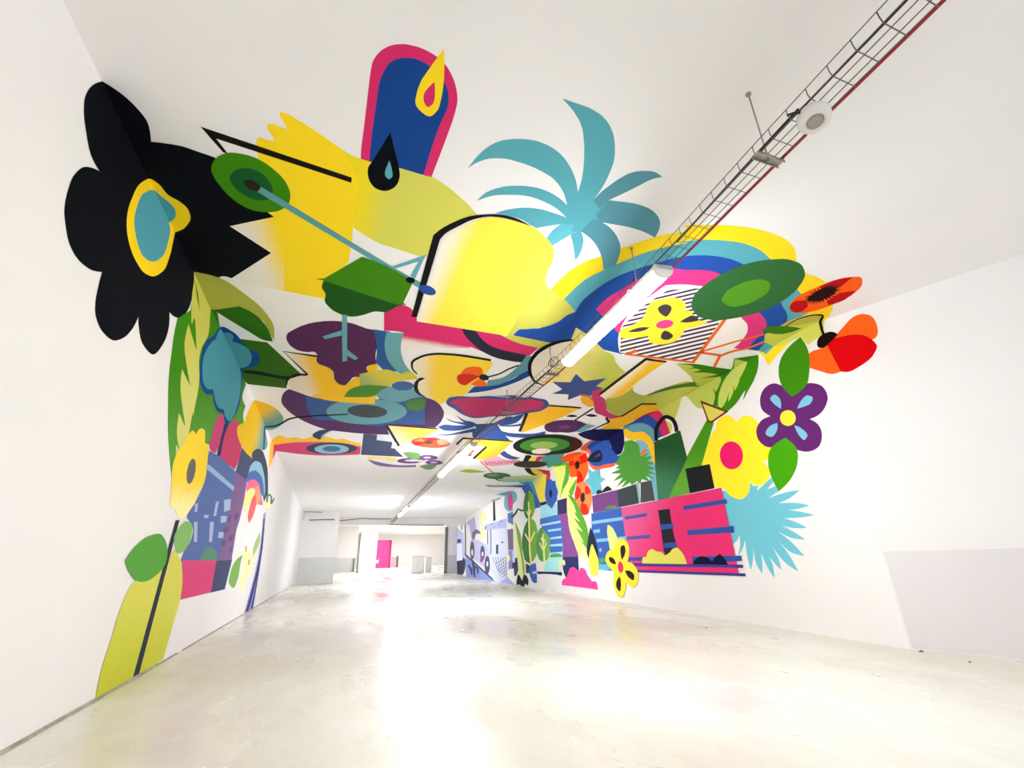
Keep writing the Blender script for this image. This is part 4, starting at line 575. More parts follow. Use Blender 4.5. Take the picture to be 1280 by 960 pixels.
['+', 'paler_part', 'cream side', '#f1ead6', 21, 0, 'C2181,3909 2328,4325 2346,4576 2362,4760 2384,4954 2421,5235 2344,5198 2293,5161 2268,5137 2245,5111 2200,5049 2136,4948 2076,4839 2041,4763 2026,4727 2002,4653 1986,4578 1971,4472 1965,4388 1965,4311 1974,4220 1988,4162 2008,4112 2048,4041 2084,3992 2126,3952'],  # cream pigment on one side of the bubble
['+', 'rim', 'black rim', '#17110f', 22, 0, 'C2184,3872 2114,3905 2069,3934 2028,3974 1992,4022 1963,4082 1940,4154 1924,4239 1920,4314 1927,4434 1943,4538 1962,4614 1974,4652 2003,4732 2058,4854 2078,4893 2121,4968 2193,5075 2244,5138 2270,5165 2299,5190 2330,5211 2432,5258 2438,5260 2427,5222 2379,5195 2318,5155 2266,5107 2224,5054 2182,4991 2142,4924 2108,4859 2075,4791 2046,4722 2022,4656 2004,4596 1992,4537 1983,4477 1976,4367 1979,4301 1989,4241 2013,4151 2031,4104 2060,4048 2102,3988 2141,3952 2203,3906'],
['mural', 'striped_panel', 'dark and white striped panel behind the yellow flower', '#4b3352', 5, 0, 'C2556,2766 2591,2731 2679,2692 2547,2821;C2536,2883 2775,2648 2836,2635 2527,2940;C2516,3005 2866,2656 2895,2676 2509,3061;C2514,3113 2926,2698 2955,2718 2519,3160;C2524,3214 2988,2740 3017,2761 2529,3264;C2534,3319 3051,2784 3081,2806 2539,3371;C2545,3430 3116,2830 3147,2852 2550,3484;C2558,3542 3183,2876 3215,2899 2585,3576;C2615,3614 3251,2924 3285,2947 2643,3649;C2673,3688 3322,2973 3357,2997 2701,3726;C2728,3772 3395,3024 3431,3049 2753,3814;C2782,3862 3467,3081 3488,3125 2808,3906;C2838,3955 3511,3174 3533,3219 2866,4001;C2936,4006 3558,3270 3580,3317 3002,4008;C3077,4008 3606,3371 3630,3420 3147,4007;C3226,4006 3657,3475 3682,3527 3297,4005;C3376,4004 3710,3585 3736,3639 3449,4003;C3530,4002 3765,3700 3792,3756 3604,4001;C3686,3999 3823,3820 3851,3879 3761,3998'],
['mural', 'painted_flower', 'yellow four-petal flower over the striped panel', '#f8e93c', 6, 0, 'C2546,2962 2553,2938 2568,2919 2645,2852 2665,2842 2689,2835 2717,2831 2748,2832 2782,2842 2820,2857 2858,2879 2876,2893 2894,2910 2911,2930 2928,2953 2961,3001 2983,2988 2995,2985 3008,2985 3024,2990 3045,3003 3091,3040 3142,3072 3190,3098 3212,3106 3228,3109 3286,3104 3349,3117 3320,3188 3297,3234 3280,3252 3238,3284 3229,3308 3231,3324 3239,3347 3266,3402 3286,3449 3299,3492 3308,3532 3312,3568 3306,3599 3292,3625 3273,3646 3221,3690 3182,3708 3151,3710 3090,3699 3068,3690 3046,3677 3024,3660 2980,3614 2935,3561 2885,3606 2841,3636 2747,3687 2716,3694 2700,3691 2683,3684 2665,3671 2627,3628 2590,3576 2578,3554 2571,3536 2570,3521 2578,3494 2614,3449 2627,3425 2647,3330 2646,3261 2641,3226 2630,3188 2610,3148 2576,3088 2560,3049 2547,2993'],
['+', 'petal_spot', 'dark petal spot', '#463a40', 7, 0, 'C2857,3156 2802,3138 2766,3120 2748,3109 2706,3078 2687,3060 2673,3044 2666,3026 2664,3008 2667,2991 2677,2968 2695,2955 2707,2952 2721,2952 2740,2957 2763,2967 2783,2980 2798,2995 2812,3015 2824,3036 2844,3078 2850,3099 2854,3118'],
['+', 'petal_spot', 'dark petal spot', '#463a40', 7, 0, 'C3057,3199 3062,3124 3074,3071 3087,3052 3098,3048 3115,3048 3136,3051 3159,3059 3182,3073 3201,3089 3216,3105 3220,3122 3175,3163 3151,3178 3126,3188'],
['+', 'petal_spot', 'dark petal spot', '#463a40', 7, 0, 'C3027,3400 3068,3404 3090,3410 3113,3420 3143,3436 3175,3455 3199,3477 3210,3501 3215,3526 3214,3547 3210,3561 3201,3571 3188,3578 3173,3580 3152,3579 3126,3572 3102,3557 3082,3534 3063,3505 3047,3477 3036,3450'],
['+', 'petal_spot', 'dark petal spot', '#463a40', 7, 0, 'C2837,3391 2792,3398 2765,3406 2730,3427 2711,3447 2695,3471 2682,3500 2667,3549 2743,3527 2778,3507 2800,3489 2823,3454'],
['+', 'centre', 'pink centre', '#e4468c', 7, 0, 'C3005,3230 3018,3247 3027,3266 3033,3296 3030,3316 3023,3334 3005,3357 2989,3367 2970,3374 2939,3375 2919,3370 2899,3361 2890,3354 2874,3339 2862,3322 2853,3303 2849,3273 2852,3253 2859,3236 2877,3214 2893,3204 2911,3198 2941,3197 2961,3201 2980,3210 2989,3216'],
['mural', 'orange_frame', 'thin orange branching lines below the rainbow', '#ef6a2c', 6, 0, 'C2962,4056 3914,4015 3876,3966 2937,4014;C3335,2755 3878,3984 3950,4023 3386,2775;C3809,3756 4120,3750 4074,3696 3770,3707;C4123,3745 4145,3667 4171,3602 4186,3578 4251,3519 4275,3471 4310,3308 4376,3102 4345,3081 4268,3278 4244,3400 4229,3452 4201,3493 4152,3528 4131,3549 4107,3592 4088,3643 4070,3702;C3812,3719 3987,3400 4154,3152 4117,3124 3950,3370 3773,3684;C4061,3723 4314,4124 4377,4149 4122,3744;C2955,4033 2998,3884 3062,3943 3027,4017'],
['mural', 'green_disc', 'dark green leaf disc with a light green core by the rainbow', '#356b38', 7, 0, 'C2954,2905 2925,2871 2899,2834 2877,2797 2850,2747 2838,2715 2830,2685 2823,2643 2821,2603 2820,2529 2822,2496 2828,2454 2837,2414 2858,2349 2876,2305 2897,2264 2923,2227 2965,2182 2994,2159 3026,2138 3069,2115 3132,2086 3161,2075 3193,2067 3229,2063 3270,2064 3317,2068 3350,2073 3384,2083 3402,2090 3439,2109 3480,2132 3518,2158 3551,2183 3578,2210 3601,2238 3631,2281 3673,2352 3687,2380 3703,2420 3717,2472 3726,2523 3732,2573 3733,2622 3728,2668 3716,2724 3697,2776 3678,2815 3649,2860 3613,2901 3573,2939 3502,2997 3463,3025 3431,3043 3395,3056 3368,3061 3293,3065 3245,3063 3192,3054 3156,3041 3117,3022 3053,2984 3010,2954 2990,2938'],
['+', 'core', 'light green core', '#569a24', 8, 0, 'C3160,2733 3145,2717 3132,2698 3121,2678 3096,2620 3091,2606 3086,2579 3087,2544 3094,2512 3106,2472 3123,2436 3147,2405 3177,2378 3205,2360 3227,2353 3254,2351 3307,2355 3327,2360 3346,2366 3364,2375 3380,2387 3397,2402 3428,2437 3454,2471 3462,2485 3473,2512 3478,2549 3475,2632 3466,2676 3453,2706 3434,2732 3395,2771 3364,2788 3338,2793 3308,2791 3243,2775 3198,2757 3177,2746'],
['mural', 'yellow_bar', 'slanting yellow bar with a black edge below the striped panel', '#fbc62c', 0, ('#f8efd0', [3.607, 4.852, 2.978], [3.37, 4.897, 2.978]), 'C3413,5426 3290,4091 3444,4101 3578,4083 3598,4393 3627,4674 3664,4913 3721,5150 3736,5246 3737,5274 3728,5332 3689,5445 3706,5436 3738,5394 3705,5405 3577,5476 3415,5437'],
['+', 'edge', 'black edge', '#2b2015', 21, 0, 'C3420,5451 3307,4099 3317,4108 3443,4104 3591,4093 3559,4049 3410,4055 3278,4045 3251,4053 3350,5377'],
['mural', 'olive_field', 'broad olive green field between the yellow bars', '#a9b04c', 1, ('#c6ca5c', [4.09, 5.405, 2.978], [4.585, 5.113, 2.978]), 'R1829,2978 1818,2968 1663,2684 1742,2676 1820,2675 1869,2680 1916,2693 1937,2703 1958,2715 1977,2730 2013,2765 2081,2840 2121,2903 2135,2922 2152,2939 2173,2952 2199,2962 2228,2968 2291,2978 2460,2782 2513,2740 2573,2701 2675,2741 2738,2770 2767,2787 2793,2804 2835,2842 2865,2884 2900,2950 2950,2978;C3692,5448 3728,5346 3736,5300 3737,5244 3731,5180 3719,5111 3676,4929 3716,4993 3758,5050 3791,5084 3826,5113 3862,5137 3928,5173 3983,5193 4030,5195 4090,5179 4125,4960 4212,4641 4235,4590 4256,4563 4282,4544 4314,4532 4377,4534 4430,4550 4526,4591 4614,4635 4719,5751 4527,5679 4479,5486 4248,5528 4330,6182 4327,6190 4249,6183 4193,6170 4133,6146 4101,6128 4027,6076 3944,6007 3902,5967 3861,5923 3776,5821 3698,5712 3663,5653 3632,5594 3577,5475 3736,5400'],
['+', 'midrib', 'dark green midrib', '#47752f', 2, 0, 'R1835,2978 1818,2968 1843,2978;C4075,5183 4110,4964 4149,4834 4181,4768 4220,4711 4322,4600 4396,4534 4481,4594 4520,4616 4551,4630 4580,4638 4614,4642 4615,4650 4466,4702 4422,4727 4371,4767 4306,4841 4238,4939 4186,5035 4118,5193'],
['mural', 'monstera_leaf', 'notched lime and green leaf where ceiling meets the right wall', '#34790c', 7, 0, 'R1218,2977 1215,2975 1289,2931 1332,2902 1384,2859 1433,2812 1478,2761 1509,2720 1545,2662 1587,2588 1675,2638 1746,2801 1784,2914 1804,2950 1817,2968 1826,2977;C3728,4083 3874,4037 3989,4020 4084,4019 4287,4029 4556,4026 4612,4632 4594,4622 4560,4607 4464,4571 4430,4555 4395,4533 4353,4501 4225,4394 4090,4296 4025,4254 3932,4197'],
['+', 'blade', 'lime notched blade', '#bcc659', 8, 0, 'R1469,2977 1429,2964 1430,2928 1435,2911 1444,2896 1470,2869 1568,2794 1634,2891 1614,2851 1599,2811 1594,2775 1597,2757 1610,2724 1631,2693 1643,2677 1684,2641 1791,2648 1868,2660 1917,2673 1939,2681 1981,2702 2000,2716 2034,2750 2106,2851 2209,2977 2081,2977 1817,2968 1827,2977;C3727,4082 3931,4068 4025,4105 3995,4181 4036,4151 4072,4141 4112,4143 4183,4158 4135,4270 4219,4232 4301,4212 4381,4208 4515,4215 4383,4402 4579,4276 4647,5013 4638,5006 4636,4885 4612,4633 4408,4528 4225,4394'],
['mural', 'monstera_leaf', 'upright lime and green notched leaf at the top of the right wall', '#3c8508', 9, 0, 'R775,2977 750,2969 771,2892 794,2835 810,2808 837,2772 901,2705 937,2676 1029,2611 1110,2547 1133,2532 1138,2531 1135,2538 1076,2619 1073,2628 1075,2631 1080,2631 1102,2620 1212,2551 1268,2523 1340,2499 1457,2470 1605,2596 1570,2711 1537,2787 1511,2829 1491,2854 1456,2888 1429,2907 1376,2926 1262,2954 1229,2968 1214,2976 1213,2977;C4318,3744 4514,3585 4555,4022 4511,3963 4459,3900'],
['+', 'blade', 'lime notched blade', '#c6cf66', 10, 0, 'R960,2977 936,2961 979,2914 1014,2881 1053,2851 1109,2813 1079,2882 1113,2809 1139,2770 1175,2733 1237,2689 1229,2775 1251,2717 1274,2677 1297,2652 1340,2619 1387,2588 1337,2725 1384,2652 1421,2615 1468,2582 1505,2562 1523,2558 1540,2561 1562,2578 1584,2602 1562,2666 1542,2712 1525,2741 1497,2782 1463,2820 1426,2855 1385,2886 1355,2904 1324,2920 1275,2940 1171,2973 1169,2977;C4340,3752 4531,3769 4550,3978'],
['mural', 'yellow_strip', 'angular yellow strip with black edges near the right wall', '#f0b927', 2, 0, 'R2887,2978 2873,2966 2985,2978;C4199,6398 4319,6177 4263,5548 4315,5520 4355,5509 4427,5514 4456,5524 4525,5559 4604,5611 4712,5688 4721,5786 4690,5949 4669,6172 4673,6377 4718,6892 4709,6961 4686,7007 4651,7035 4581,7053 4496,7049 4371,7026 4325,6583'],
['+', 'edge', 'black edges', '#221a14', 3, 0, 'C4272,7124 4327,6598 4276,6532 4229,7064;C4097,6380 4308,6623 4295,6523 4088,6295;C4198,6393 4346,6209 4281,5577 4506,5512 4464,5456 4232,5521 4292,6145 4160,6338'],
['mural', 'painted_star', 'blue six-pointed star below the nearest lamp', '#41548f', 21, 0, 'C2679,4740 2909,4944 3145,4756 3162,5064 3302,5099 3305,5421 3131,5444 3045,5698 2941,5472 2702,5515 2762,5311 2504,5089 2747,5031'],
['mural', 'pink_swirl', 'pink S-shaped swirl beside the blue star', '#c33a6e', 22, 0, 'C3213,5266 3253,5149 3275,5123 3287,5124 3299,5135 3312,5158 3326,5191 3356,5281 3388,5390 3454,5419 3488,5439 3523,5465 3560,5500 3595,5542 3631,5592 3742,5754 3852,5924 3890,5972 3928,6012 3967,6047 4044,6103 4112,6146 4199,6178 4321,6181 4299,6258 4268,6322 4238,6350 4198,6360 4142,6347 4106,6329 3953,6234 3851,6193 3816,6173 3780,6141 3742,6096 3702,6041 3585,5862 3408,5604 3318,5457'],
['+', 'yellow_lens', 'yellow lens', '#f2b12c', 23, 0, 'C3179,5542 3178,5518 3193,5508 3218,5509 3302,5537 3365,5575 3399,5602 3433,5636 3467,5676 3515,5741 3553,5807 3563,5847 3561,5880 3552,5903 3534,5910 3505,5901 3470,5880 3432,5852 3362,5790 3294,5717 3262,5675 3214,5604'],
['+', 'orange_edge', 'orange edge', '#d96a34', 24, 0, 'C3125,5480 3221,5490 3283,5511 3309,5527 3340,5552 3465,5671 3459,5623 3325,5486 3286,5452 3251,5431 3185,5413 3131,5412 3093,5418'],
['mural', 'black_lens', 'pair of thin black lens marks above the dark purple flower', '#26202a', 0, 0, 'C3391,6462 3419,6380 3451,6351 3501,6357 3596,6404 3556,6462 3520,6485 3473,6485;C3665,6312 3706,6258 3741,6237 3763,6234 3818,6248 3919,6299 3878,6354 3842,6375 3820,6378 3764,6363'],
['+', 'slash', 'slanting black line', '#1f1a1a', 23, 0, 'C3668,6664 3645,5974 3600,5922 3623,6606'],
['mural', 'painted_flower', 'dark purple scalloped flower next to the green record disc', '#522c5c', 24, 0, 'C3306,7158 3276,7076 3256,6995 3244,6927 3245,6879 3257,6845 3336,6740 3485,6650 3525,6635 3594,6628 3671,6637 3756,6659 3820,6688 3911,6744 3958,6781 3996,6825 4021,6873 4041,6932 4058,6996 4069,7060 4078,7165 4073,7199 4060,7223 4006,7275 3946,7363 3908,7393 3860,7401 3753,7398 3648,7451 3530,7437 3495,7420 3458,7390 3419,7344 3360,7256'],
['+', 'centre', 'magenta centre', '#7b3a6c', 25, 0, 'C3760,7011 3772,7039 3778,7068 3776,7111 3762,7147 3726,7180 3677,7189 3639,7179 3593,7145 3567,7107 3556,7079 3550,7051 3553,7009 3568,6974 3603,6942 3651,6933 3688,6942 3734,6974'],
['+', 'teal_tail', 'teal tail', '#6d9fae', 25, 0, 'C3961,6785 4179,6833 4121,7317 4005,7274'],
['mural', 'yellow_kite', 'yellow pointed kite with a black bar beside the magenta cloud', '#f4be2c', 25, 0, 'C2708,6479 2885,6011 3428,5983 3380,6378 3303,6782 3205,7168 3051,7661'],
['+', 'edge', 'black bar and edge', '#201c20', 26, 0, 'C2668,6490 2721,6475 3016,7560 2956,7558;C2890,6043 3444,6014 3412,5952 2864,5983'],
['mural', 'blue_palm', 'dark blue palm tree with drooping fronds under the magenta cloud', '#31508e', 0, 0, 'C1980,7354 2398,7159 2563,7464 2705,7713 2853,7953 3051,8255 2401,8253 2339,8267 2307,8251 2274,8208 2235,8121 2196,8009 2166,7905 2155,7826 2160,7613 2151,7555 2132,7510 2108,7472 2079,7438'],
['+', 'frond', '', '#31508e', 1, 0, 'C1612,6892 1725,7039 1809,7128 1860,7160 1933,7180 1984,7204 2044,7260 2149,7388 2091,7431 2049,7442 2001,7428 1947,7387 1862,7290 1778,7175 1693,7040'],
['+', 'frond', '', '#31508e', 2, 0, 'C1470,7075 1592,7193 1664,7244 1711,7261 1846,7271 2042,7336 2085,7488 1883,7415 1655,7306 1603,7261 1576,7230'],
['+', 'frond', '', '#31508e', 3, 0, 'C1469,7657 1512,7548 1546,7497 1565,7482 1607,7475 1700,7489 1765,7481 1890,7443 2053,7373 2085,7488 2008,7627 1941,7727 1886,7788 1826,7830 1717,7872 1647,7868 1596,7834 1565,7799'],
['+', 'frond', '', '#31508e', 4, 0, 'C1472,8135 1592,8146 1661,8138 1726,8113 1767,8081 1823,8013 2143,7530 2175,7809 1926,8045 1811,8169 1748,8210 1677,8218 1602,8198'],
['+', 'frond', '', '#31508e', 27, 0, 'C2481,7201 2503,6921 2532,6775 2587,6640 2667,6510 2697,6694 2717,6870 2720,6972 2710,7055 2674,7143 2623,7205 2570,7254 2490,7297'],
['+', 'frond', '', '#31508e', 28, 0, 'C2442,7293 2574,7264 2675,7220 2747,7160 2828,7064 2882,7172 2767,7263 2681,7302 2589,7311'],
['+', 'frond', '', '#31508e', 26, 0, 'C2453,7433 2614,7583 2708,7652 2822,7699 2926,7709 3151,7694 3264,7658 3303,7630 3355,7569 3438,7409 3569,7701 3424,7855 3300,7940 3182,7971 3051,7981 2968,7972 2909,7953 2847,7918 2747,7828 2637,7695'],
['+', 'frond', '', '#31508e', 29, 0, 'C2342,7198 2404,6903 2467,6708 2592,6746 2536,7226'],
['mural', 'magenta_cloud', 'magenta cloud outlined in blue beside the cable tray', '#44518f', 30, 0, 'C1326,6324 1315,6267 1312,6206 1312,6153 1317,6115 1327,6087 1340,6066 1424,6001 1475,5984 1588,5983 1624,5977 1691,5950 1822,5882 1874,5865 1929,5859 2086,5866 2141,5856 2174,5839 2256,5745 2287,5725 2326,5722 2413,5746 2430,5756 2408,5772 2220,5808 1952,5832 2062,5785 2193,5745 2280,5730 2359,5729 2463,5740 2594,5765 2685,5767 2709,5777 2735,5795 2762,5824 2798,5873 2836,5932 2866,5989 2882,6032 2890,6075 2889,6155 2865,6289 2829,6353 2726,6433 2572,6599 2472,6685 2400,6725 2193,6804 2035,6933 1958,6965 1916,6963 1842,6932 1763,6876 1683,6802 1631,6741 1505,6571 1415,6481 1393,6454 1347,6375'],
['+', 'filling', 'magenta filling', '#bb3768', 31, 0, 'C1382,6338 1377,6308 1385,6262 1410,6170 1433,6123 1464,6094 1563,6034 1631,6005 1720,5986 2186,5927 2422,5861 2454,5848 2405,5854 2167,5901 2259,5906 2346,5899 2482,5833 2518,5823 2558,5824 2686,5857 2712,5872 2736,5895 2757,5927 2778,5985 2810,6119 2815,6162 2814,6197 2796,6246 2762,6275 2662,6327 2507,6542 2428,6625 2360,6669 2176,6751 2052,6841 1996,6869 1934,6876 1888,6864 1813,6835 1762,6800 1710,6745 1686,6709 1588,6527 1564,6490 1515,6425 1467,6374 1444,6356 1422,6344'],
['mural', 'yellow_flag', 'yellow flag shape with black corners under the blue palm', '#f3c93c', 1, ('#f6e6b0', [2.55, 8.766, 2.978], [2.286, 8.823, 2.978]), 'C2346,8237 3129,8286 3269,10070 2953,10147 2829,10033 2747,8881 2503,8788 2199,8636 2124,8346'],
['+', 'edge', 'black edges', '#241d18', 2, 0, 'C2123,8895 2116,8380 2528,8339 3135,8325 3108,8250 2075,8247 2064,8777;C2835,10163 2776,8933 2707,8808 2756,10005'],
['mural', 'orange_fish', 'small orange-red fish shape beside the cable tray', '#d4664a', 0, 0, 'C2260,9547 2278,9387 2306,9264 2324,9230 2368,9189 2421,9179 2513,9212 2582,9269 2657,9347 2629,9372 2609,9413 2603,9487 2636,9712 2631,9783 2609,9815 2506,9824 2429,9876 2397,9851 2354,9776'],
['+', 'tail_dot', 'grey dot', '#5a5a66', 1, 0, 'C2662,9732 2669,9766 2672,9806 2657,9840 2625,9817 2607,9781 2596,9748 2589,9714 2587,9675 2602,9641 2633,9663 2651,9699'],
['mural', 'pink_wing', 'pink feathered wing on an orange line', '#e8b0c2', 2, 0, 'C3030,10200 3145,9971 3171,9861 3184,9712 3196,9657 3218,9633 3255,9654 3468,9920 3586,10004 3657,10029 3753,10030 3923,9955 3939,10253 3929,10386 3903,10488 3814,10619 3513,10856 3447,10859 3409,10840 3323,10748 3210,10559'],
['+', 'feather', 'red feather strokes', '#d0486e', 3, 0, 'C3169,10382 3362,10778 3358,10700 3166,10309;C3236,10352 3422,10717 3416,10636 3231,10277;C3303,10322 3486,10670 3478,10589 3297,10245;C3364,10277 3549,10623 3541,10542 3358,10201;C3431,10246 3613,10577 3604,10495 3423,10169;C3497,10216 3676,10531 3666,10447 3488,10138;C3564,10186 3739,10485 3727,10400 3553,10106;C3630,10157 3797,10426 3783,10338 3618,10074;C3691,10112 3859,10379 3845,10292 3678,10030;C3757,10083 3922,10334 3906,10246 3743,9998;C3824,10053 3984,10289 3966,10199 3807,9967;C3890,10023 4046,10244 4027,10153 3872,9936'],
['+', 'line', 'orange line', '#e07a6a', 3, 0, 'C3026,10349 3848,11839 3826,11690 3014,10233'],
['+', 'stripe', 'blue stripe', '#3a5a92', 4, 0, 'C3225,9431 3218,9116 3409,9383 3546,9541 3673,9640 3830,9716 3821,9855 3809,9908 3765,9959 3698,9953 3614,9903 3474,9770 3378,9654'],
['mural', 'lime_slug', 'thin lime slug shape at the mural edge', '#a9bb3e', 0, 0, 'C2851,11686 2923,11438 2971,11368 3032,11348 3142,11380 3607,11609 3424,11763 3200,11838 3055,11815'],
['mural', 'small_disc', 'small dark green disc with a line at the mural edge', '#42694a', 4, 0, 'C4460,12085 4492,12203 4501,12267 4499,12378 4475,12478 4402,12596 4241,12670 4097,12654 3998,12610 3904,12541 3820,12455 3749,12353 3717,12291 3673,12178 3649,12062 3644,12001 3652,11898 3679,11807 3751,11702 3900,11634 4033,11645 4125,11682 4216,11741 4300,11818 4374,11913 4409,11972'],
['+', 'core', 'pale green core', '#6f9a72', 5, 0, 'C4067,11976 4082,12051 4072,12150 4043,12214 3982,12273 3926,12289 3850,12273 3788,12216 3756,12149 3742,12073 3755,11976 3784,11915 3844,11858 3898,11842 3971,11856 4033,11910'],
['+', 'tail', 'thin tail', '#40505a', 6, 0, 'C4129,12593 4327,12887 4441,12982 4788,13065 5162,13054 5095,12881 4724,12883 4379,12783 4278,12694 4091,12407'],
['mural', 'yellow_triangle', 'yellow triangle with a black bar near the far ceiling edge', '#f7d75e', 10, ('#f4ecca', [1.101, 7.973, 2.978], [0.518, 8.265, 2.978]), 'C616,7766 1531,7796 1449,8096 1370,8346 1225,8667 1178,8793 1120,9011 1037,9394 929,8962'],
['+', 'edge', 'black bar and edge', '#2a2628', 11, 0, 'C575,7776 620,7764 1015,9219 967,9276;C612,7793 1499,7808 1486,7736 605,7709'],
['mural', 'painted_flower', 'flat orange-red flower near the far ceiling edge', '#e2603f', 11, 0, 'C1948,8803 1958,8900 1956,8952 1935,9043 1895,9122 1847,9177 1777,9227 1635,9262 1484,9235 1399,9189 1335,9138 1269,9063 1219,8977 1200,8926 1177,8833 1174,8740 1180,8691 1205,8608 1247,8538 1292,8489 1358,8445 1487,8412 1626,8431 1708,8468 1771,8513 1839,8580 1894,8660 1918,8709'],
['+', 'petal', 'pale orange petals', '#f3a180', 12, 0, 'C1649,8668 1690,8493 1707,8457 1726,8437 1749,8439 1782,8472 1822,8535 1865,8613 1901,8691 1924,8754 1931,8798 1927,8835 1913,8865 1864,8912 1758,8960;C1217,8730 1333,8549 1445,8773'],
['+', 'petal', 'red petals', '#c83226', 13, 0, 'C1419,8626 1466,8487 1503,8424 1524,8409 1570,8399 1647,8416 1540,8748;C1198,8890 1374,8791 1487,8867 1304,9132'],
['+', 'centre', 'dark centre', '#4a4a34', 14, 0, 'C1604,8783 1604,8834 1592,8870 1563,8904 1534,8919 1502,8920 1464,8903 1440,8877 1423,8830 1423,8780 1436,8745 1465,8711 1493,8697 1524,8696 1562,8712 1585,8738'],
['mural', 'painted_flower', 'small purple flower with green leaves at the far ceiling edge', '#745088', 0, 0, 'C1745,10526 1751,10601 1747,10644 1727,10719 1693,10791 1588,10909 1486,10962 1380,10978 1250,10938 1199,10895 1160,10839 1145,10803 1128,10733 1127,10659 1132,10616 1155,10544 1190,10476 1293,10366 1389,10316 1490,10300 1615,10334 1667,10373 1708,10424 1725,10459;C1982,10181 1989,10243 1988,10277 1977,10335 1956,10387 1886,10460 1817,10480 1742,10469 1650,10408 1612,10360 1582,10306 1569,10274 1554,10212 1550,10150 1552,10118 1564,10063 1586,10014 1654,9946 1720,9926 1791,9935 1881,9991 1920,10035 1951,10088 1965,10119;C2207,10705 2215,10767 2214,10801 2185,10909 2118,10981 2050,11001 1977,10988 1886,10925 1848,10878 1818,10824 1806,10791 1790,10731 1785,10670 1787,10638 1818,10535 1883,10467 1947,10449 2017,10459 2106,10516 2144,10561 2176,10613 2189,10645'],
['+', 'petal_spot', 'pale petal spots', '#d9d0e2', 1, 0, 'C1630,10568 1627,10615 1594,10670 1481,10736 1357,10727 1311,10691 1295,10649 1299,10603 1332,10548 1443,10484 1566,10492 1613,10527;C1824,10195 1826,10233 1814,10277 1761,10322 1698,10306 1671,10271 1660,10236 1659,10198 1671,10155 1723,10111 1786,10126 1812,10161;C2084,10697 2086,10733 2073,10776 2017,10820 1950,10805 1923,10771 1911,10738 1910,10702 1923,10659 1978,10617 2044,10631 2072,10663'],
['+', 'leaf', 'green leaf', '#74a862', 2, 0, 'C1142,9851 1214,9770 1264,9736 1318,9733 1422,9760 1459,9784 1493,9825 1523,9889 1547,9981 1567,10123 1580,10268 1582,10365 1573,10431 1554,10469 1527,10483 1455,10454 1322,10331'],
['+', 'leaf', 'green leaf', '#7f9f74', 2, 0, 'C1727,11252 1812,11029 1862,10965 1930,10927 2013,10913 2052,10924 2087,10952 2114,11002 2130,11077 2136,11240 2132,11408 2120,11492 2101,11555 2046,11625 1981,11632 1904,11562 1817,11422'],
['+', 'centre', 'cream centre', '#e8d8a0', 2, 0, 'C1740,10599 1743,10656 1734,10695 1689,10745 1630,10720 1610,10688 1594,10634 1592,10578 1601,10540 1646,10491 1703,10515 1724,10546'],
['mural', 'slate_block', 'slate blue stepped block at the far ceiling edge', '#4b5474', 9, 0, 'C258,8459 502,8466 523,8864 813,8941 977,9620 1217,10257 299,10260'],
['+', 'white_step', 'pale step', '#dfe2ea', 12, 0, 'C516,8498 739,8466 843,8880 540,8878;C836,9038 901,8968 1016,9514 859,9473'],
['mural', 'purple_swoosh', 'thin purple swoosh with yellow edge at the far ceiling edge', '#8a68a4', 0, 0, 'C458,10724 855,11064 980,11150 1104,11207 1225,11228 1343,11218 1632,11115 1671,11365 1437,11459 1288,11492 950,11482 825,11445 731,11359 670,11263 577,11053'],
['+', 'yellow_edge', 'yellow edge', '#f2de8e', 10, 0, 'C437,10381 1091,10355 1101,10539 1104,10703 1099,10791 1084,10844 1062,10866 1002,10839 819,10627 757,10602 646,10667 510,10803'],
['mural', 'hook_shape', 'dark curved hook with teal inside at the far ceiling edge', '#3d4860', 9, 0, 'C-623,8805 -615,8738 -596,8668 -551,8544 -511,8456 -468,8397 -402,8341 -337,8307 -272,8305 -205,8321 -267,8373 -328,8446 -366,8516 -406,8618 -447,8753 -464,8836 -475,8920 -492,9112 -543,9068 -566,9033 -587,8982 -610,8898'],
['+', 'inside', 'teal inside', '#8db9c6', 10, 0, 'C-491,9092 -479,8957 -464,8836 -447,8752 -427,8678 -384,8560 -364,8520 -322,8464 -278,8426 -349,8546 -390,8657 -408,8728 -425,8822 -453,9042'],
['mural', 'leaf_band', 'pale lime leaf band across the right ceiling corner', '#d0d05a', 7, 0, 'R-1,2977 -1,2807 104,2789 167,2916 434,2936 524,2974 528,2977;C4231,2932 4298,2872 4341,2822 4349,2802 4355,2758 4442,2813 4491,3339 4286,3274 4142,3131;N-113,2977 -116,2975 -69,2837 0,2807 0,2977;C4355,2758 4359,2732 4368,2714 4376,2708 4400,2700 4419,2700 4483,2708 4442,2813'],
['+', 'darker_part', 'olive upper side', '#bdb850', 8, 0, 'C4141,2947 4136,2867 4143,2807 4163,2753 4194,2708 4229,2679 4316,2627 4333,2627 4355,2634 4383,2649 4414,2668 4413,2711 4402,2752 4376,2797 4329,2855 4288,2893 4234,2935'],  # olive pigment on the upper side of the leaf
['+', 'leaf', 'green flat leaf', '#3f7f12', 9, 0, 'C4052,3082 4035,3045 4025,3013 4030,2990 4047,2976 4164,2938 4221,2925 4297,2913 4410,2907 4401,2970 4389,3003 4362,3042 4324,3073 4269,3092 4202,3100 4143,3097'],
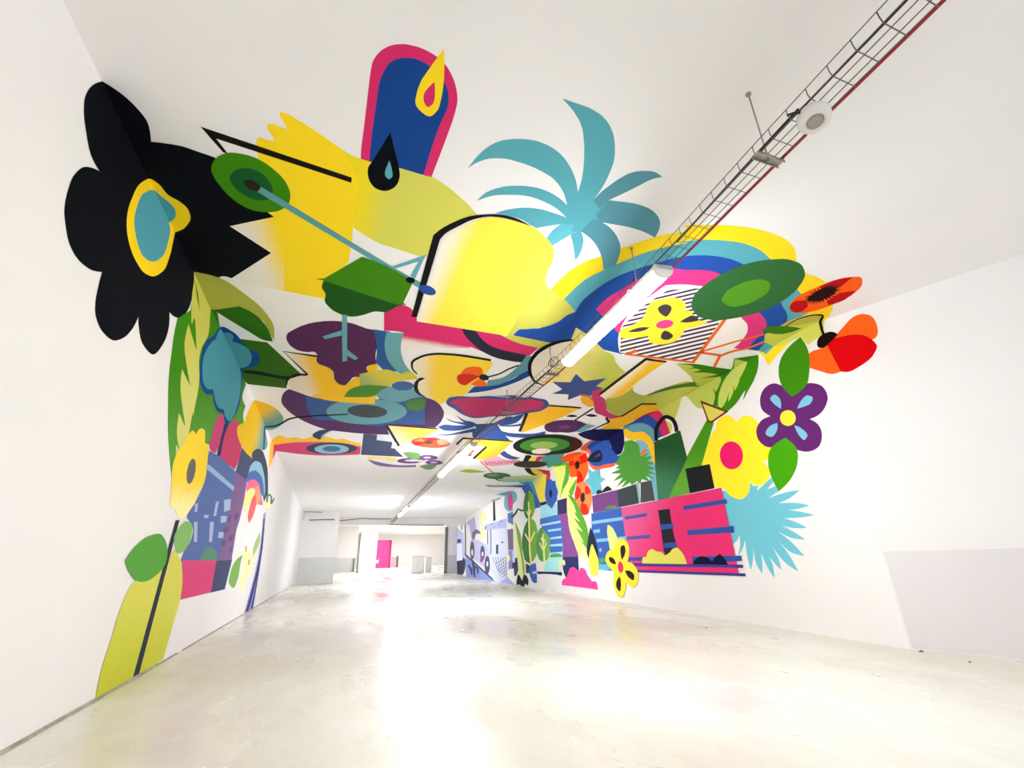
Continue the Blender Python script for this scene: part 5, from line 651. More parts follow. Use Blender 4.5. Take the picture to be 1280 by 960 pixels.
['mural', 'painted_poppy', 'flat orange poppy with dark spiky heart at the ceiling edge', '#fb5f18', 2, 0, 'C3910,2634 3892,2621 3875,2604 3845,2565 3822,2526 3805,2491 3799,2477 3794,2451 3796,2417 3810,2344 3857,2192 3871,2160 3897,2126 3922,2101 3954,2080 4015,2055 4039,2050 4054,2050 4070,2055 4093,2065 4119,2080 4169,2113 4185,2125 4199,2138 4210,2151 4229,2178 4266,2254 4276,2288 4278,2320 4268,2445 4258,2496 4236,2554 4210,2600 4188,2623 4143,2660 4121,2672 4095,2680 4079,2681 4042,2677 3973,2661 3929,2645'],
['+', 'petal', 'dark red petals', '#bd0f14', 3, 0, 'C3840,2273 3857,2192 3867,2168 3881,2146 3898,2127 3918,2109 3982,2068 4033,2213 3941,2313;C3910,2634 3891,2617 3876,2598 3855,2562 3849,2548 3850,2527 3855,2518 3873,2506 3899,2496 3946,2486 4057,2550 4079,2598 4091,2639 4087,2660 4072,2675 4048,2685 4032,2686 4014,2683 3990,2675 3961,2664 3933,2649;C4235,2211 4270,2287 4286,2335 4290,2368 4282,2406 4264,2438 4233,2475 4148,2431 4124,2286'],
['+', 'heart', 'spiky dark heart', '#250b08', 4, 0, 'C4036,2214 4033,2260 4064,2227 4051,2273 4094,2244 4059,2298 4098,2286 4083,2311 4120,2312 4080,2338 4156,2344 4089,2361 4155,2384 4090,2385 4145,2420 4079,2404 4135,2455 4084,2434 4115,2482 4069,2451 4098,2513 4044,2450 4072,2535 4032,2471 4035,2525 4009,2461 4007,2552 3990,2471 3973,2539 3968,2473 3940,2524 3947,2462 3916,2491 3929,2443 3891,2466 3911,2425 3859,2443 3913,2394 3868,2397 3904,2373 3832,2367 3897,2350 3842,2329 3900,2328 3851,2296 3903,2306 3866,2268 3909,2284 3875,2235 3917,2262 3894,2210 3933,2248 3917,2187 3951,2238 3948,2184 3975,2251 3978,2175 3994,2235 4011,2178 4014,2249'],
['mural', 'painted_poppy', 'side-view orange and red poppy on a black stalk, right wall', '#fb5f18', 0, 0, 'N-161,2777 -302,2887 -320,2899 -337,2908 -356,2914 -386,2919 -406,2918 -425,2914 -451,2899 -467,2885 -474,2877 -486,2859 -494,2837 -499,2810 -501,2782 -501,2754 -498,2727 -493,2699 -485,2672 -480,2661 -473,2651 -465,2644 -457,2638 -426,2626 -138,2749;R-1,2424 10,2432 67,2479 128,2524 150,2543 167,2565 173,2577 181,2605 184,2634 182,2646 177,2657 170,2667 148,2684 111,2701 99,2704 74,2705 -1,2694;N-74,2710 -117,2402 -82,2397 -60,2397 -39,2402 -10,2417 0,2424 0,2694 -6,2694 -28,2698'],
['+', 'petal', 'red petal', '#d40008', 1, 0, 'N-132,2757 -226,2750 -284,2740 -311,2733 -336,2723 -370,2705 -390,2688 -407,2669 -421,2646 -428,2634 -443,2598 -449,2573 -450,2561 -448,2551 -444,2540 -439,2529 -425,2508 -403,2481 -388,2465 -372,2452 -354,2441 -336,2431 -308,2418 -233,2389 -214,2383 -195,2380 -176,2380 -156,2384 -117,2402 -74,2710'],
['+', 'stalk', 'black stalk', '#15100f', 10, 0, 'C4219,2937 4205,2872 4199,2821 4203,2784 4218,2742 4249,2699 4255,2694 4230,2678 4225,2683 4195,2727 4182,2771 4179,2824 4198,2926;N-66,2977 -65,2975 -62,2957 -61,2940 -59,2889 -61,2812 -84,2813 -84,2887 -88,2951 -93,2974 -95,2977;C4255,2694 4282,2671 4304,2662 4365,2651 4380,2652 4411,2699 4436,2727 4465,2751 4476,2725 4462,2712 4420,2663 4387,2638 4355,2626 4336,2627 4320,2630 4279,2644 4258,2654 4230,2678'],
['+', 'cup', 'black cup', '#170707', 11, 0, 'R3,2715 8,2726 8,2740 5,2754 -1,2768 -2,2771 -2,2709;N0,2771 -11,2795 -17,2804 -34,2819 -44,2825 -65,2835 -86,2840 -107,2841 -128,2839 -139,2836 -157,2825 -166,2817 -173,2807 -188,2783 -139,2748 -57,2698 -46,2694 -36,2692 -25,2694 -4,2706 0,2710'],
['mural', 'teal_burst', 'pale teal spiky burst beside the pink building', '#70c0d0', 0, 0, 'R1829,1509 1651,1525 1544,1532 1441,1536 1304,1538 1269,1496 1197,1490 1231,1439 976,1551 957,1503 1081,1430 938,1454 925,1389 1093,1334 953,1354 853,1363 770,1366 653,1362 735,1324 792,1302 858,1284 963,1264 845,1255 750,1243 677,1227 581,1199 660,1186 724,1179 772,1178 853,1181 763,1162 692,1144 626,1124 551,1099 659,1093 738,1091 829,1095 940,1102 850,1073 794,1050 746,1026 680,986 762,987 827,992 858,996 903,1006 993,1032 914,991 853,955 796,919 732,873 826,883 872,891 901,899 929,908 969,925 1059,975 960,898 902,846 852,791 793,715 851,726 893,736 933,749 958,761 980,774 1010,799 1038,826 1081,877 1015,784 978,722 949,660 914,567 975,599 1010,620 1044,643 1073,668 1100,695 1124,724 1154,766 1189,820 1157,748 1141,699 1134,652 1131,581 1167,608 1199,637 1224,669 1254,714 1241,652 1238,615 1242,562 1254,496 1298,558 1328,614 1350,674 1373,763 1379,693 1386,651 1399,600 1421,535 1464,603 1474,627 1482,651 1486,676 1488,715 1479,810 1498,743 1518,690 1546,638 1587,573 1598,663 1601,729 1597,798 1582,912 1623,846 1655,808 1695,774 1757,731 1709,803 1680,860 1668,905 1663,969 1698,929 1727,905 1761,885 1799,867 1816,1174'],
['mural', 'painted_flower', 'big yellow flower with a pink oval centre on the right wall', '#ffe52e', 1, 0, 'R1689,2373 1648,2411 1616,2429 1597,2435 1551,2441 1502,2440 1478,2437 1436,2426 1418,2416 1401,2405 1385,2391 1356,2358 1317,2303 1282,2318 1246,2331 1210,2338 1192,2338 1171,2336 1127,2324 1106,2315 1067,2295 1051,2283 1025,2256 978,2180 956,2138 937,2095 921,2052 895,1966 885,1923 883,1882 888,1855 904,1810 921,1781 932,1769 945,1760 959,1753 992,1744 1050,1738 1024,1713 1002,1687 988,1661 985,1647 984,1615 992,1584 1006,1558 1015,1547 1042,1527 1058,1518 1094,1502 1132,1492 1168,1488 1186,1490 1222,1499 1259,1514 1316,1544 1324,1511 1335,1481 1351,1453 1362,1440 1391,1418 1427,1397 1467,1382 1488,1377 1507,1375 1545,1379 1584,1390 1623,1406 1675,1434 1719,1471 1744,1500 1779,1546 1985,1601 2037,1760 2149,1935 1965,2121 1787,2296 1723,2292'],
['+', 'centre', 'pink oval centre', '#ea1a66', 2, 0, 'R1327,1890 1332,1872 1347,1837 1371,1806 1403,1780 1441,1761 1462,1754 1506,1747 1551,1748 1596,1758 1638,1776 1674,1802 1690,1818 1715,1853 1730,1892 1734,1912 1733,1953 1729,1973 1712,2010 1686,2043 1651,2070 1610,2088 1587,2094 1541,2099 1495,2095 1451,2083 1411,2062 1377,2035 1363,2019 1341,1985 1329,1947 1326,1928'],
['mural', 'painted_flower', 'purple four-petal flower with teal drops on the right wall', '#63256b', 2, 0, 'R457,2337 397,2382 371,2396 345,2406 317,2411 286,2412 254,2409 224,2402 195,2393 153,2373 126,2356 103,2337 85,2316 72,2292 63,2264 58,2235 57,2208 59,2196 61,2184 71,2160 94,2127 112,2107 131,2090 152,2075 176,2062 213,2048 255,2040 317,2039 283,2009 263,1989 247,1968 241,1957 233,1932 228,1904 228,1877 232,1850 240,1826 252,1801 268,1777 287,1756 298,1747 321,1735 347,1727 376,1722 421,1721 464,1727 507,1742 536,1757 562,1773 594,1802 620,1835 641,1874 666,1929 718,1894 745,1881 760,1875 775,1871 808,1867 846,1868 883,1872 918,1882 934,1888 962,1904 988,1925 1011,1950 1030,1977 1043,2004 1048,2018 1051,2034 1052,2067 1047,2099 1042,2114 1028,2139 1019,2151 996,2172 953,2198 923,2210 906,2214 888,2216 851,2218 793,2216 836,2255 872,2296 888,2325 893,2340 897,2371 892,2418 883,2448 870,2475 852,2500 831,2523 805,2541 792,2549 763,2560 729,2567 695,2569 678,2569 646,2563 631,2558 601,2542 558,2509 534,2486 514,2462 498,2436 484,2409'],
['+', 'leaf', 'green upper leaf', '#3d8508', 8, 0, 'R163,2914 138,2842 125,2786 121,2744 123,2690 131,2637 145,2586 164,2537 207,2442 220,2420 236,2401 256,2386 278,2373 303,2363 344,2350 389,2341 453,2331 496,2398 519,2440 537,2482 548,2525 551,2570 550,2601 546,2630 536,2672 515,2723 485,2769 457,2800 422,2827 372,2857 335,2873 283,2890 230,2902'],
['+', 'leaf', 'green lower leaf', '#45a006', 3, 0, 'R666,1929 623,1883 595,1849 574,1815 565,1791 560,1767 563,1729 573,1689 589,1651 616,1603 643,1569 674,1537 718,1498 754,1473 792,1450 848,1421 922,1387 949,1449 967,1501 979,1553 986,1610 987,1653 984,1696 969,1751 952,1792 938,1818 920,1841 899,1859 861,1881 832,1893 785,1907 734,1918'],
['+', 'petal_drop', 'pale blue drop', '#79bcd4', 3, 0, 'R627,2252 663,2286 694,2321 721,2364 731,2382 737,2399 736,2412 726,2423 708,2431 688,2436 671,2435 656,2427 642,2414 629,2398 613,2370 609,2356 608,2328 613,2298'],
['+', 'petal_drop', 'pale blue drop', '#79bcd4', 3, 0, 'R429,2188 399,2222 366,2250 328,2271 301,2282 288,2284 275,2283 258,2276 241,2266 226,2254 219,2242 221,2230 231,2216 244,2203 257,2193 270,2188 285,2184 301,2183 383,2185'],
['+', 'petal_drop', 'pale blue drop', '#79bcd4', 3, 0, 'R723,2113 730,2080 742,2050 761,2027 788,2006 803,1997 818,1990 834,1987 848,1987 864,1992 881,2002 898,2014 910,2026 917,2038 914,2052 903,2067 888,2082 858,2100 828,2110 795,2116 759,2116'],
['+', 'petal_drop', 'pale blue drop', '#79bcd4', 3, 0, 'R516,2031 476,2004 452,1984 413,1938 398,1912 394,1900 393,1889 396,1880 405,1869 418,1859 433,1851 445,1848 455,1853 464,1863 473,1876 493,1915 502,1940 508,1965'],
['+', 'centre', 'yellow centre', '#f9df3c', 3, 0, 'R476,2097 484,2080 496,2065 512,2053 521,2048 531,2045 553,2040 575,2040 597,2044 618,2053 638,2065 654,2080 660,2089 666,2098 673,2117 675,2137 672,2157 664,2174 651,2190 634,2202 624,2207 614,2210 592,2214 569,2214 547,2209 526,2200 507,2187 492,2172 486,2163 481,2154 475,2135 473,2116'],
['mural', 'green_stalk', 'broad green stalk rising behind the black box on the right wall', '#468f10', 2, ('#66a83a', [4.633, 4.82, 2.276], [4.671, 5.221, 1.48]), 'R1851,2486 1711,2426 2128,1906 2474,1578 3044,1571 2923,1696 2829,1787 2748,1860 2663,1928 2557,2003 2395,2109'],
['mural', 'lime_kite', 'small lime triangle outlined in brown on the right wall', '#6e2a10', 11, 0, 'R1907,2793 1415,2470 1762,2418 1839,2453'],
['+', 'filling', 'lime filling', '#dccb5c', 12, 0, 'R1870,2733 1481,2486 1762,2444 1810,2471'],
['mural', 'teal_ribbon', 'teal, blue and pink ribbon curving behind the dark bag', '#c92a62', 3, 0, 'R2967,2977 2924,2970 2850,2884 2809,2816 2755,2681 2712,2532 2923,2526 3133,2627 3548,2900 3704,2977;C4697,6460 4651,6173 4643,6005 4648,5949 4665,5878 4719,5768 4788,6502'],
['+', 'band', 'blue band', '#2b4a97', 4, 0, 'R3234,2977 3225,2973 3156,2934 3095,2891 3051,2849 3035,2828 3005,2763 2949,2537 3157,2532 3229,2595 3306,2657 3363,2696 3427,2733 3498,2767 3576,2799 3701,2844 3834,2888 4013,2977;C4696,6744 4703,6312 4683,6142 4682,6072 4702,6032 4723,6029 4744,6034 4817,6809'],
['+', 'band', 'teal band', '#5f9fae', 5, 0, 'R3724,2977 3632,2959 3504,2924 3426,2895 3356,2863 3293,2826 3235,2785 3187,2743 3169,2723 3147,2681 3140,2639 3142,2597 3185,2422 3232,2493 3286,2562 3352,2627 3406,2665 3437,2682 3510,2711 3723,2773 3810,2801 3975,2873 4052,2915 4084,2938 4114,2964 4125,2977;C4737,6822 4736,6707 4746,6608 4775,6537 4789,6521 4827,6920'],
['+', 'lime_gap', 'lime sliver', '#c9d060', 4, 0, 'R2780,2743 2708,2701 2678,2681 2655,2661 2642,2641 2640,2623 2653,2587 2679,2555 2714,2524'],
['mural', 'teal_backing', 'pale teal wash behind the green bush', '#78b6c6', 0, 0, 'R3743,2680 3609,2642 3529,2615 3461,2584 3409,2549 3374,2510 3351,2466 3311,2353 3242,2195 3220,2126 3211,2077 3205,2005 3208,1934 3217,1864 3233,1795 3299,1588 3476,1594 3454,1712 3447,1792 3452,1872 3474,1951 3515,2032 3572,2113 3641,2197 3760,2327'],
['mural', 'green_bush', 'spiky bright green bush on the right wall', '#51983a', 1, 0, 'R4170,2750 4015,2740 3921,2724 3878,2711 3835,2692 3754,2646 3720,2620 3693,2596 3676,2573 3665,2550 3658,2503 3666,2430 3465,2436 3579,2375 3353,2376 3540,2332 3205,2293 3462,2256 3227,2150 3466,2181 3247,2072 3471,2098 3269,1987 3515,2048 3317,1915 3572,2016 3459,1898 3709,1989 3794,1917 3880,1983 4066,1942 4125,1996 4457,1952 4258,2062 4648,1991 4358,2125 4755,2121 4424,2210 4829,2283 4435,2296 4619,2346 4458,2367 4647,2443 4493,2479 4539,2547 4395,2551 4313,2560 4249,2579 4226,2593 4208,2609 4185,2650'],
['+', 'trunk', 'pale trunk', '#9fb8bc', 2, 0, 'R3926,1964 3812,1954 3838,1604 3943,1617'],
['+', 'orange_spark', 'orange spark', '#e2803c', 2, 0, 'R3678,2379 3645,2423 3625,2441 3602,2454 3574,2461 3538,2461 3497,2455 3453,2443 3359,2412 3473,2404 3546,2388 3614,2366'],
['mural', 'yellow_snake', 'wavy yellow snake beside the dark green bag', '#f9c022', 6, 0, 'R4135,2971 4087,2977 4079,2977 4037,2973 3931,2900 3842,2853 3804,2838 3722,2816 3556,2784 3483,2762 3451,2747 3391,2708 3315,2641 3273,2595 3225,2523 3193,2455 3177,2394 3175,2334 3183,2275 3199,2216 3233,2119 3289,2178 3315,2219 3328,2262 3340,2370 3384,2485 3414,2529 3435,2550 3496,2592 3533,2612 3611,2647 3651,2660 3831,2700 3876,2714 3965,2746 4008,2764 4044,2785 4073,2807 4096,2832 4129,2883 4137,2912'],
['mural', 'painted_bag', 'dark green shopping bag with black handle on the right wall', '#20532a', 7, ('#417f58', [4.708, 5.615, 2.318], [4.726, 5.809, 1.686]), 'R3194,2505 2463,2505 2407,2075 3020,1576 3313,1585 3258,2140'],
['+', 'handle', 'black handle', '#1b1216', 8, 0, 'R3065,2497 3064,2558 3057,2609 3043,2650 3019,2679 2971,2719 2910,2750 2829,2778 2782,2782 2765,2780 2746,2773 2696,2747 2654,2716 2630,2687 2612,2652 2598,2597 2597,2575 2603,2520 2512,2497 2501,2556 2500,2583 2516,2650 2540,2697 2558,2721 2581,2744 2609,2766 2678,2808 2717,2826 2759,2840 2804,2847 2846,2847 2886,2843 2923,2834 2988,2812 3040,2787 3098,2740 3140,2685 3158,2635 3170,2554 3172,2515'],
['mural', 'painted_flower', 'blue and navy flower with orange rim at the ceiling corner', '#e8663a', 2, 0, 'R5093,2978 4495,2556 4543,2441 4614,2403 4651,2395 4695,2391 4744,2392 4854,2404 5088,2436 5391,2456 5450,2464 5506,2476 5558,2493 5609,2517 5658,2546 5740,2607 5770,2638 5813,2702 5830,2735 5767,2790 5749,2818 5746,2846 5763,2875 5807,2906 5869,2938 5953,2978;C4795,8557 4757,8480 4727,8389 4703,8294 4642,7983 4630,7865 4641,7783 4659,7759 4713,7741 4782,7746 4918,7885 4998,8741 4954,8702 4842,8614'],
['+', 'petal', 'blue petals', '#2f55a6', 3, 0, 'R4819,2977 4811,2974 4776,2955 4749,2934 4732,2911 4708,2806 4697,2779 4662,2724 4618,2668 4562,2616 4527,2593 4418,2536 4416,2516 4437,2497 4474,2479 4518,2465 4560,2454 4600,2450 4646,2450 4752,2463 4982,2500 5213,2513 5331,2523 5389,2532 5508,2565 5631,2612 5680,2639 5723,2673 5755,2710 5774,2745 5768,2773 5738,2797 5656,2840 5629,2863 5627,2889 5647,2916 5679,2943 5732,2977;C4861,8395 4777,8137 4737,7992 4725,7931 4716,7824 4731,7688 4759,7624 4803,7591 4863,7595 4892,7611 4977,8520'],
['+', 'petal', 'navy petal', '#12164a', 26, 0, 'R4136,2976 4132,2866 4155,2748 4186,2682 4265,2601 4292,2584 4325,2572 4364,2566 4423,2568 4483,2577 4527,2595 4564,2622 4647,2708 4676,2759 4703,2838 4743,2928 4970,2976;C4123,7428 4151,7251 4175,7162 4211,7093 4244,7062 4304,7033 4463,6993 4789,6881 4821,6927 4899,7757 4878,7772 4802,7798 4714,7797 4585,7766 4478,7717 4360,7641 4271,7568'],
['+', 'drop', 'navy drop', '#1b2540', 4, 0, 'R5906,2759 5774,2805 5682,2831 5585,2848 5479,2856 5336,2857 5267,2852 5210,2837 5174,2816 5143,2788 5105,2730 5101,2703 5107,2676 5123,2649 5147,2626 5178,2608 5215,2598 5264,2596 5324,2602 5525,2640 5588,2655 5714,2692'],
['+', 'drop_core', 'mauve core', '#6a4466', 5, 0, 'R5503,2743 5385,2762 5323,2768 5238,2772 5177,2767 5184,2745 5223,2714'],
['mural', 'record_disc', 'dark green record-like disc with light rings above the right wall', '#1b2420', 27, 0, 'C4596,8106 4659,8239 4686,8312 4724,8457 4742,8602 4741,8722 4730,8813 4679,8990 4603,9123 4495,9238 4361,9318 4209,9360 4047,9360 3893,9325 3721,9242 3643,9189 3549,9109 3448,8999 3361,8875 3322,8806 3261,8671 3218,8533 3203,8461 3188,8323 3190,8192 3206,8090 3226,8013 3288,7871 3362,7767 3459,7678 3572,7614 3698,7578 3832,7569 3962,7588 4114,7641 4186,7678 4275,7736 4378,7822 4473,7924 4519,7984'],
['+', 'rim', 'brown rim', '#471c0c', 28, 0, 'C4083,7631 4192,7673 4274,7728 4433,7881 4492,7951 4545,8028 4594,8123 4639,8232 4709,8442 4728,8521 4738,8589 4733,8696 4689,8816 4612,8592 4569,8482 4522,8372 4473,8272 4366,8072 4257,7889 4199,7798'],
['+', 'ring', 'green ring', '#3f8a30', 28, 0, 'C4350,8200 4393,8299 4410,8355 4429,8462 4431,8568 4415,8671 4375,8783 4322,8866 4254,8936 4145,9004 4020,9036 3921,9037 3821,9018 3708,8972 3618,8913 3538,8840 3469,8754 3438,8704 3390,8606 3358,8504 3348,8449 3340,8346 3348,8248 3371,8156 3416,8059 3468,7988 3531,7928 3629,7871 3739,7841 3827,7836 3916,7848 4020,7882 4106,7929 4187,7989 4259,8064 4294,8108'],
['+', 'ring', 'lime ring', '#97b55e', 29, 0, 'C4124,8316 4150,8386 4159,8426 4163,8498 4152,8568 4126,8632 4087,8685 4007,8740 3911,8759 3843,8751 3778,8727 3717,8687 3664,8635 3640,8602 3605,8537 3582,8466 3576,8427 3576,8357 3590,8291 3617,8232 3655,8183 3731,8132 3821,8113 3885,8119 3947,8140 4007,8175 4060,8222 4086,8254'],
['+', 'paler_part', 'pale oval', '#ecdcd2', 30, 0, 'C4223,8855 4245,8913 4252,8945 4257,9006 4250,9063 4205,9161 4148,9209 4052,9228 3977,9206 3931,9176 3890,9135 3871,9109 3842,9055 3823,8997 3817,8964 3814,8905 3823,8850 3869,8758 3924,8713 4015,8694 4087,8713 4132,8741 4173,8779 4193,8804'],  # pinkish white oval in the mural's own pigment
['mural', 'teal_patch', 'teal patch between the record disc and the poppies', '#4f9b9f', 28, 0, 'R7048,2975 6899,2930 7194,2972 7228,2975;C4263,9481 4331,9327 4410,9217 4502,9141 4654,9058 4844,9683 5092,9823 5108,10001 5060,10146 5026,10350 4993,10710 4673,10185 4550,10041 4488,9949 4412,9809'],
['mural', 'small_record', 'narrow dark disc on a black stalk under the record disc', '#38352a', 29, 0, 'C4767,10258 4797,10342 4809,10429 4803,10513 4779,10592 4681,10722 4530,10795 4350,10798 4174,10733 4096,10678 4028,10612 3974,10536 3935,10454 3913,10370 3907,10287 3918,10207 3945,10134 4041,10017 4182,9950 4349,9943 4517,9997 4595,10045 4664,10106 4722,10178'],
['+', 'stalk', 'black stalk', '#161d22', 30, 0, 'C3844,9418 3912,9397 3978,9419 4009,9459 4046,9549 4087,9682 4126,9833 4154,9973 4163,10071 4153,10116 4130,10138 4063,10141;R9020,2975 8740,2922 9087,2970 9116,2975;C4393,10899 4453,10824 4493,10822 4547,10863 4607,10948 4845,11379 4920,11500 4986,11588 5047,11657 5156,11745 5250,11782 5274,11783 5283,11879 5221,11899 5082,11847 4973,11766 4851,11638 4711,11444 4552,11182'],
['+', 'stripe', 'yellow upper stripe', '#f3cf3e', 31, 0, 'C4138,9986 4075,9710 4057,9603 4057,9529 4071,9497 4097,9487 4168,9502 4300,9974'],
['+', 'stripe', 'yellow lower stripe', '#f3cf3e', 31, 0, 'R8693,2975 8608,2941 8851,2955 8974,2967 9033,2975;C4576,10909 4686,10881 4731,10894 4830,10966 5017,11168 5244,11458 5275,11796 5259,11810 5213,11804 5084,11709 5008,11625 4929,11521 4845,11392 4757,11240'],
['+', 'stripe', 'pink-red upper stripe', '#c9385a', 32, 0, 'C4168,9501 4228,9427 4258,9422 4290,9454 4321,9531 4355,9644 4426,9943 4309,9971'],
['+', 'stripe', 'pink-red lower stripe', '#c9385a', 32, 0, 'R8323,2975 8319,2974 8261,2883 8275,2822 8301,2796 8384,2747 8554,2680 8740,2709 8570,2897 8765,2975;C4732,10872 5209,11089 5250,11529'],
['mural', 'yellow_fold', 'yellow panel fading to teal where the ceiling meets the right wall', '#f5e04e', 33, ('#8fbdb0', [5.312, 12.08, 2.639], [5.329, 12.261, 3.198]), 'R8927,2975 8609,2928 8689,2601 8809,2272 9276,2253 9901,2944 10106,2975;C4360,12753 4321,12237 4550,12034 4835,11901 5144,11797 5265,11690 5375,12862 4866,13096 4574,13098'],
['+', 'teal_edge', 'teal edge', '#4f97ac', 34, 0, 'R10113,2975 9901,2944 9697,2783 9275,2252 10457,2934 10646,2975;C5071,13053 5375,12869 5424,13399 5259,13280'],
['mural', 'blue_wedge', 'blue wedge folding from ceiling strip onto the right wall', '#3a62ac', 35, ('#8b929c', [5.449, 13.745, 2.978], [4.976, 13.929, 2.978]), 'R10629,2975 10267,2935 9252,2254 9238,2124 9821,2145 9800,2249 9828,2360 9913,2504 10005,2600 10063,2642 10131,2677 10208,2702 10296,2715 10420,2716 10709,2692 11068,2944 11263,2975;C4192,13736 4585,13766 4962,13678 5355,13504 5423,13382 5482,14012 4913,14022 4454,14140'],
['mural', 'round_leaf', 'teal round leaf with a pink oval, far right wall', '#6fb0bc', 0, 0, 'R12104,2978 11976,2953 11860,2911 11766,2862 11699,2814 11663,2769 11658,2723 11678,2681 11717,2644 11790,2616 12139,2557 12217,2529 12266,2453 12218,2317 12856,2355 13162,2454 13293,2504 13395,2556 13485,2648 13494,2783 13440,2883 13341,2977 13348,2978;C5262,15849 5329,15314 5419,15049 5552,14849 5571,14864 5687,16102'],
['+', 'oval', 'pink oval', '#d04a88', 1, 0, 'R12197,2628 12245,2507 12355,2417 12427,2390 12506,2376 12589,2377 12632,2384 12749,2423 12850,2493 12899,2551 12941,2649 12940,2751 12915,2814 12872,2871 12778,2936 12665,2969 12579,2973 12536,2969 12454,2951 12378,2918 12282,2846 12237,2789 12200,2693'],
['+', 'column', 'blue column', '#6380b4', 1, 0, 'R12989,2317 12238,2306 12261,1864 13013,2022'],
['mural', 'purple_block', 'grey-purple block beside the machine mural', '#7b6a88', 0, 0, 'R13231,1768 12273,1748 12290,1069 13263,1093'],
['+', 'lower_block', 'lavender lower block', '#8d83bc', 1, 0, 'R12965,1076 12339,1060 12394,491 13018,457'],
['+', 'strip', 'pale blue strip', '#9cc6ee', 2, 0, 'R12506,1055 12242,1049 12274,723 12537,724'],
['mural', 'zigzag_line', 'dark teal zigzag line between leaf and tall tree', '#34505c', 2, 0, 'R12354,2090 11848,2173 11563,2278 11516,2283 11307,2223 11114,2186 10901,2197 10664,2246 10809,2293 11020,2249 11139,2241 11337,2300 11520,2338 11715,2333 12060,2236 12561,2165'],
['mural', 'painted_tree', 'tall stacked green tree with a yellow trunk, far right wall', '#74ad42', 36, 0, 'R10374,2726 10101,2662 9994,2628 9921,2591 9873,2551 9841,2509 9775,2389 9749,2314 9744,2241 9763,2171 9804,2105 9865,2036 9951,1970 10013,1942 10214,1889 10365,1877 10422,1881 10482,1887;R10397,1934 10109,1878 9985,1848 9881,1815 9812,1784 9760,1751 9692,1678 9612,1534 9589,1398 9631,1058 9663,992 9722,928 9853,838 9965,780 10114,721 10414,632'],
['+', 'dark_half', 'darker left half', '#3f7c3a', 37, 0, 'R10334,2721 10491,2711 10624,2692 10697,2666 10744,2631 10894,2451 10948,2303 10924,2188 10836,2059 10787,2014 10714,1973 10623,1940 10403,1880;R10358,1931 10607,1850 10757,1790 10878,1726 10969,1656 11073,1545 11188,1395 11235,1284 11250,1174 11230,1064 11195,992 11087,845 11004,775 10945,744 10870,716 10763,691 10641,669 10376,632 10385,962'],
['+', 'trunk', 'yellow branching trunk', '#f5e694', 38, 0, 'R10416,2414 10498,1135 10480,926 10415,629 10232,635 10321,927 10348,1132 10285,2399;R10922,1499 10444,1216 10302,1231 10785,1511;R9912,1512 10444,1235 10302,1212 9792,1489;R10663,2152 10447,1997 10328,2002 10555,2156;R10201,2162 10448,2011 10327,1988 10098,2141'],
['mural', 'painted_tree', 'small oval green tree beside the blue slatted house', '#7ab648', 0, 0, 'R9099,1612 9023,1602 8921,1575 8818,1541 8736,1509 8684,1482 8646,1452 8599,1388 8561,1291 8542,1226 8540,1161 8561,1065 8607,969 8748,803 8796,772 8860,744 8943,720 9148,680 9173,1051 9139,1438 9163,1536 9161,1575 9141,1602'],
['+', 'dark_half', 'darker left half', '#5a9450', 37, 0, 'R9070,1610 9349,1557 9427,1535 9535,1480 9605,1414 9708,1284 9754,1189 9771,1091 9765,1025 9741,960 9673,855 9604,785 9551,754 9480,729 9376,708 9132,677 9137,1050'],
['+', 'trunk', 'pale trunk', '#eff0a4', 38, 0, 'R9161,1410 9205,1125 9181,825 9207,446 9041,449 9021,785 9037,940 9083,1123 9067,1404;R9496,1182 9218,969 9118,979 9392,1192;R8915,1171 9179,980 9081,967 8820,1157;R9337,1315 9183,1162 9093,1168 9245,1321;R8975,1260 9164,1153 9080,1138 8893,1245'],
['mural', 'slatted_house', 'blue house with pale slats on the right wall', '#4a72c2', 38, 0, 'R9317,1813 7493,1790 7714,862 8613,878 8580,1255 9338,1670'],
['+', 'slat', 'pale blue slats', '#a6def0', 39, 0, 'R9272,1661 7703,1636 7712,1583 9213,1608;R8724,1480 7708,1459 7717,1410 8672,1425;R8546,1276 7690,1274 7699,1222 8524,1230;R8545,1106 7680,1100 7691,1041 8554,1054;R8637,906 7704,913 7713,862 8647,848'],
['+', 'roof_panel', 'pale teal roof panel', '#9fdcea', 39, 0, 'R9234,2138 8259,2117 7884,2045 7895,1794 9282,1819'],
['+', 'garden', 'pale teal garden', '#a8e2e2', 39, 0, 'R9136,444 9128,542 9091,604 9056,634 8951,689 8812,740 8736,761 8580,792 8498,801 8323,810 8046,807 7766,795 8061,455'],
['+', 'hedge', 'green hedge', '#5aa64c', 40, 0, 'R8702,794 8594,846 8527,864 8438,874 8149,878 7971,872 7892,863 7743,837 7751,792'],
['mural', 'dark_block', 'dark violet block above the purple tower', '#3b3560', 40, 0, 'R7857,2135 7170,2118 7207,1764 7884,1793'],
['+', 'cap', 'black cap', '#2b2b30', 40, 0, 'R9250,2249 8697,2222 8709,2146 9210,2156'],
['mural', 'purple_tower', 'purple tower with a navy base on the right wall', '#8c5196', 41, 0, 'R7884,1786 7204,1776 7216,1634 7211,1549 7191,1463 7156,1377 7089,1264 7024,1182 6968,1130 6840,1030 6794,980 6759,905 6740,778 7718,789 7646,1005 7618,1523'],
['+', 'base', 'navy base', '#2f3568', 42, 0, 'R7717,794 6755,782 6770,500 7211,445 7577,334 7648,389 7707,447 7749,523 7758,629'],
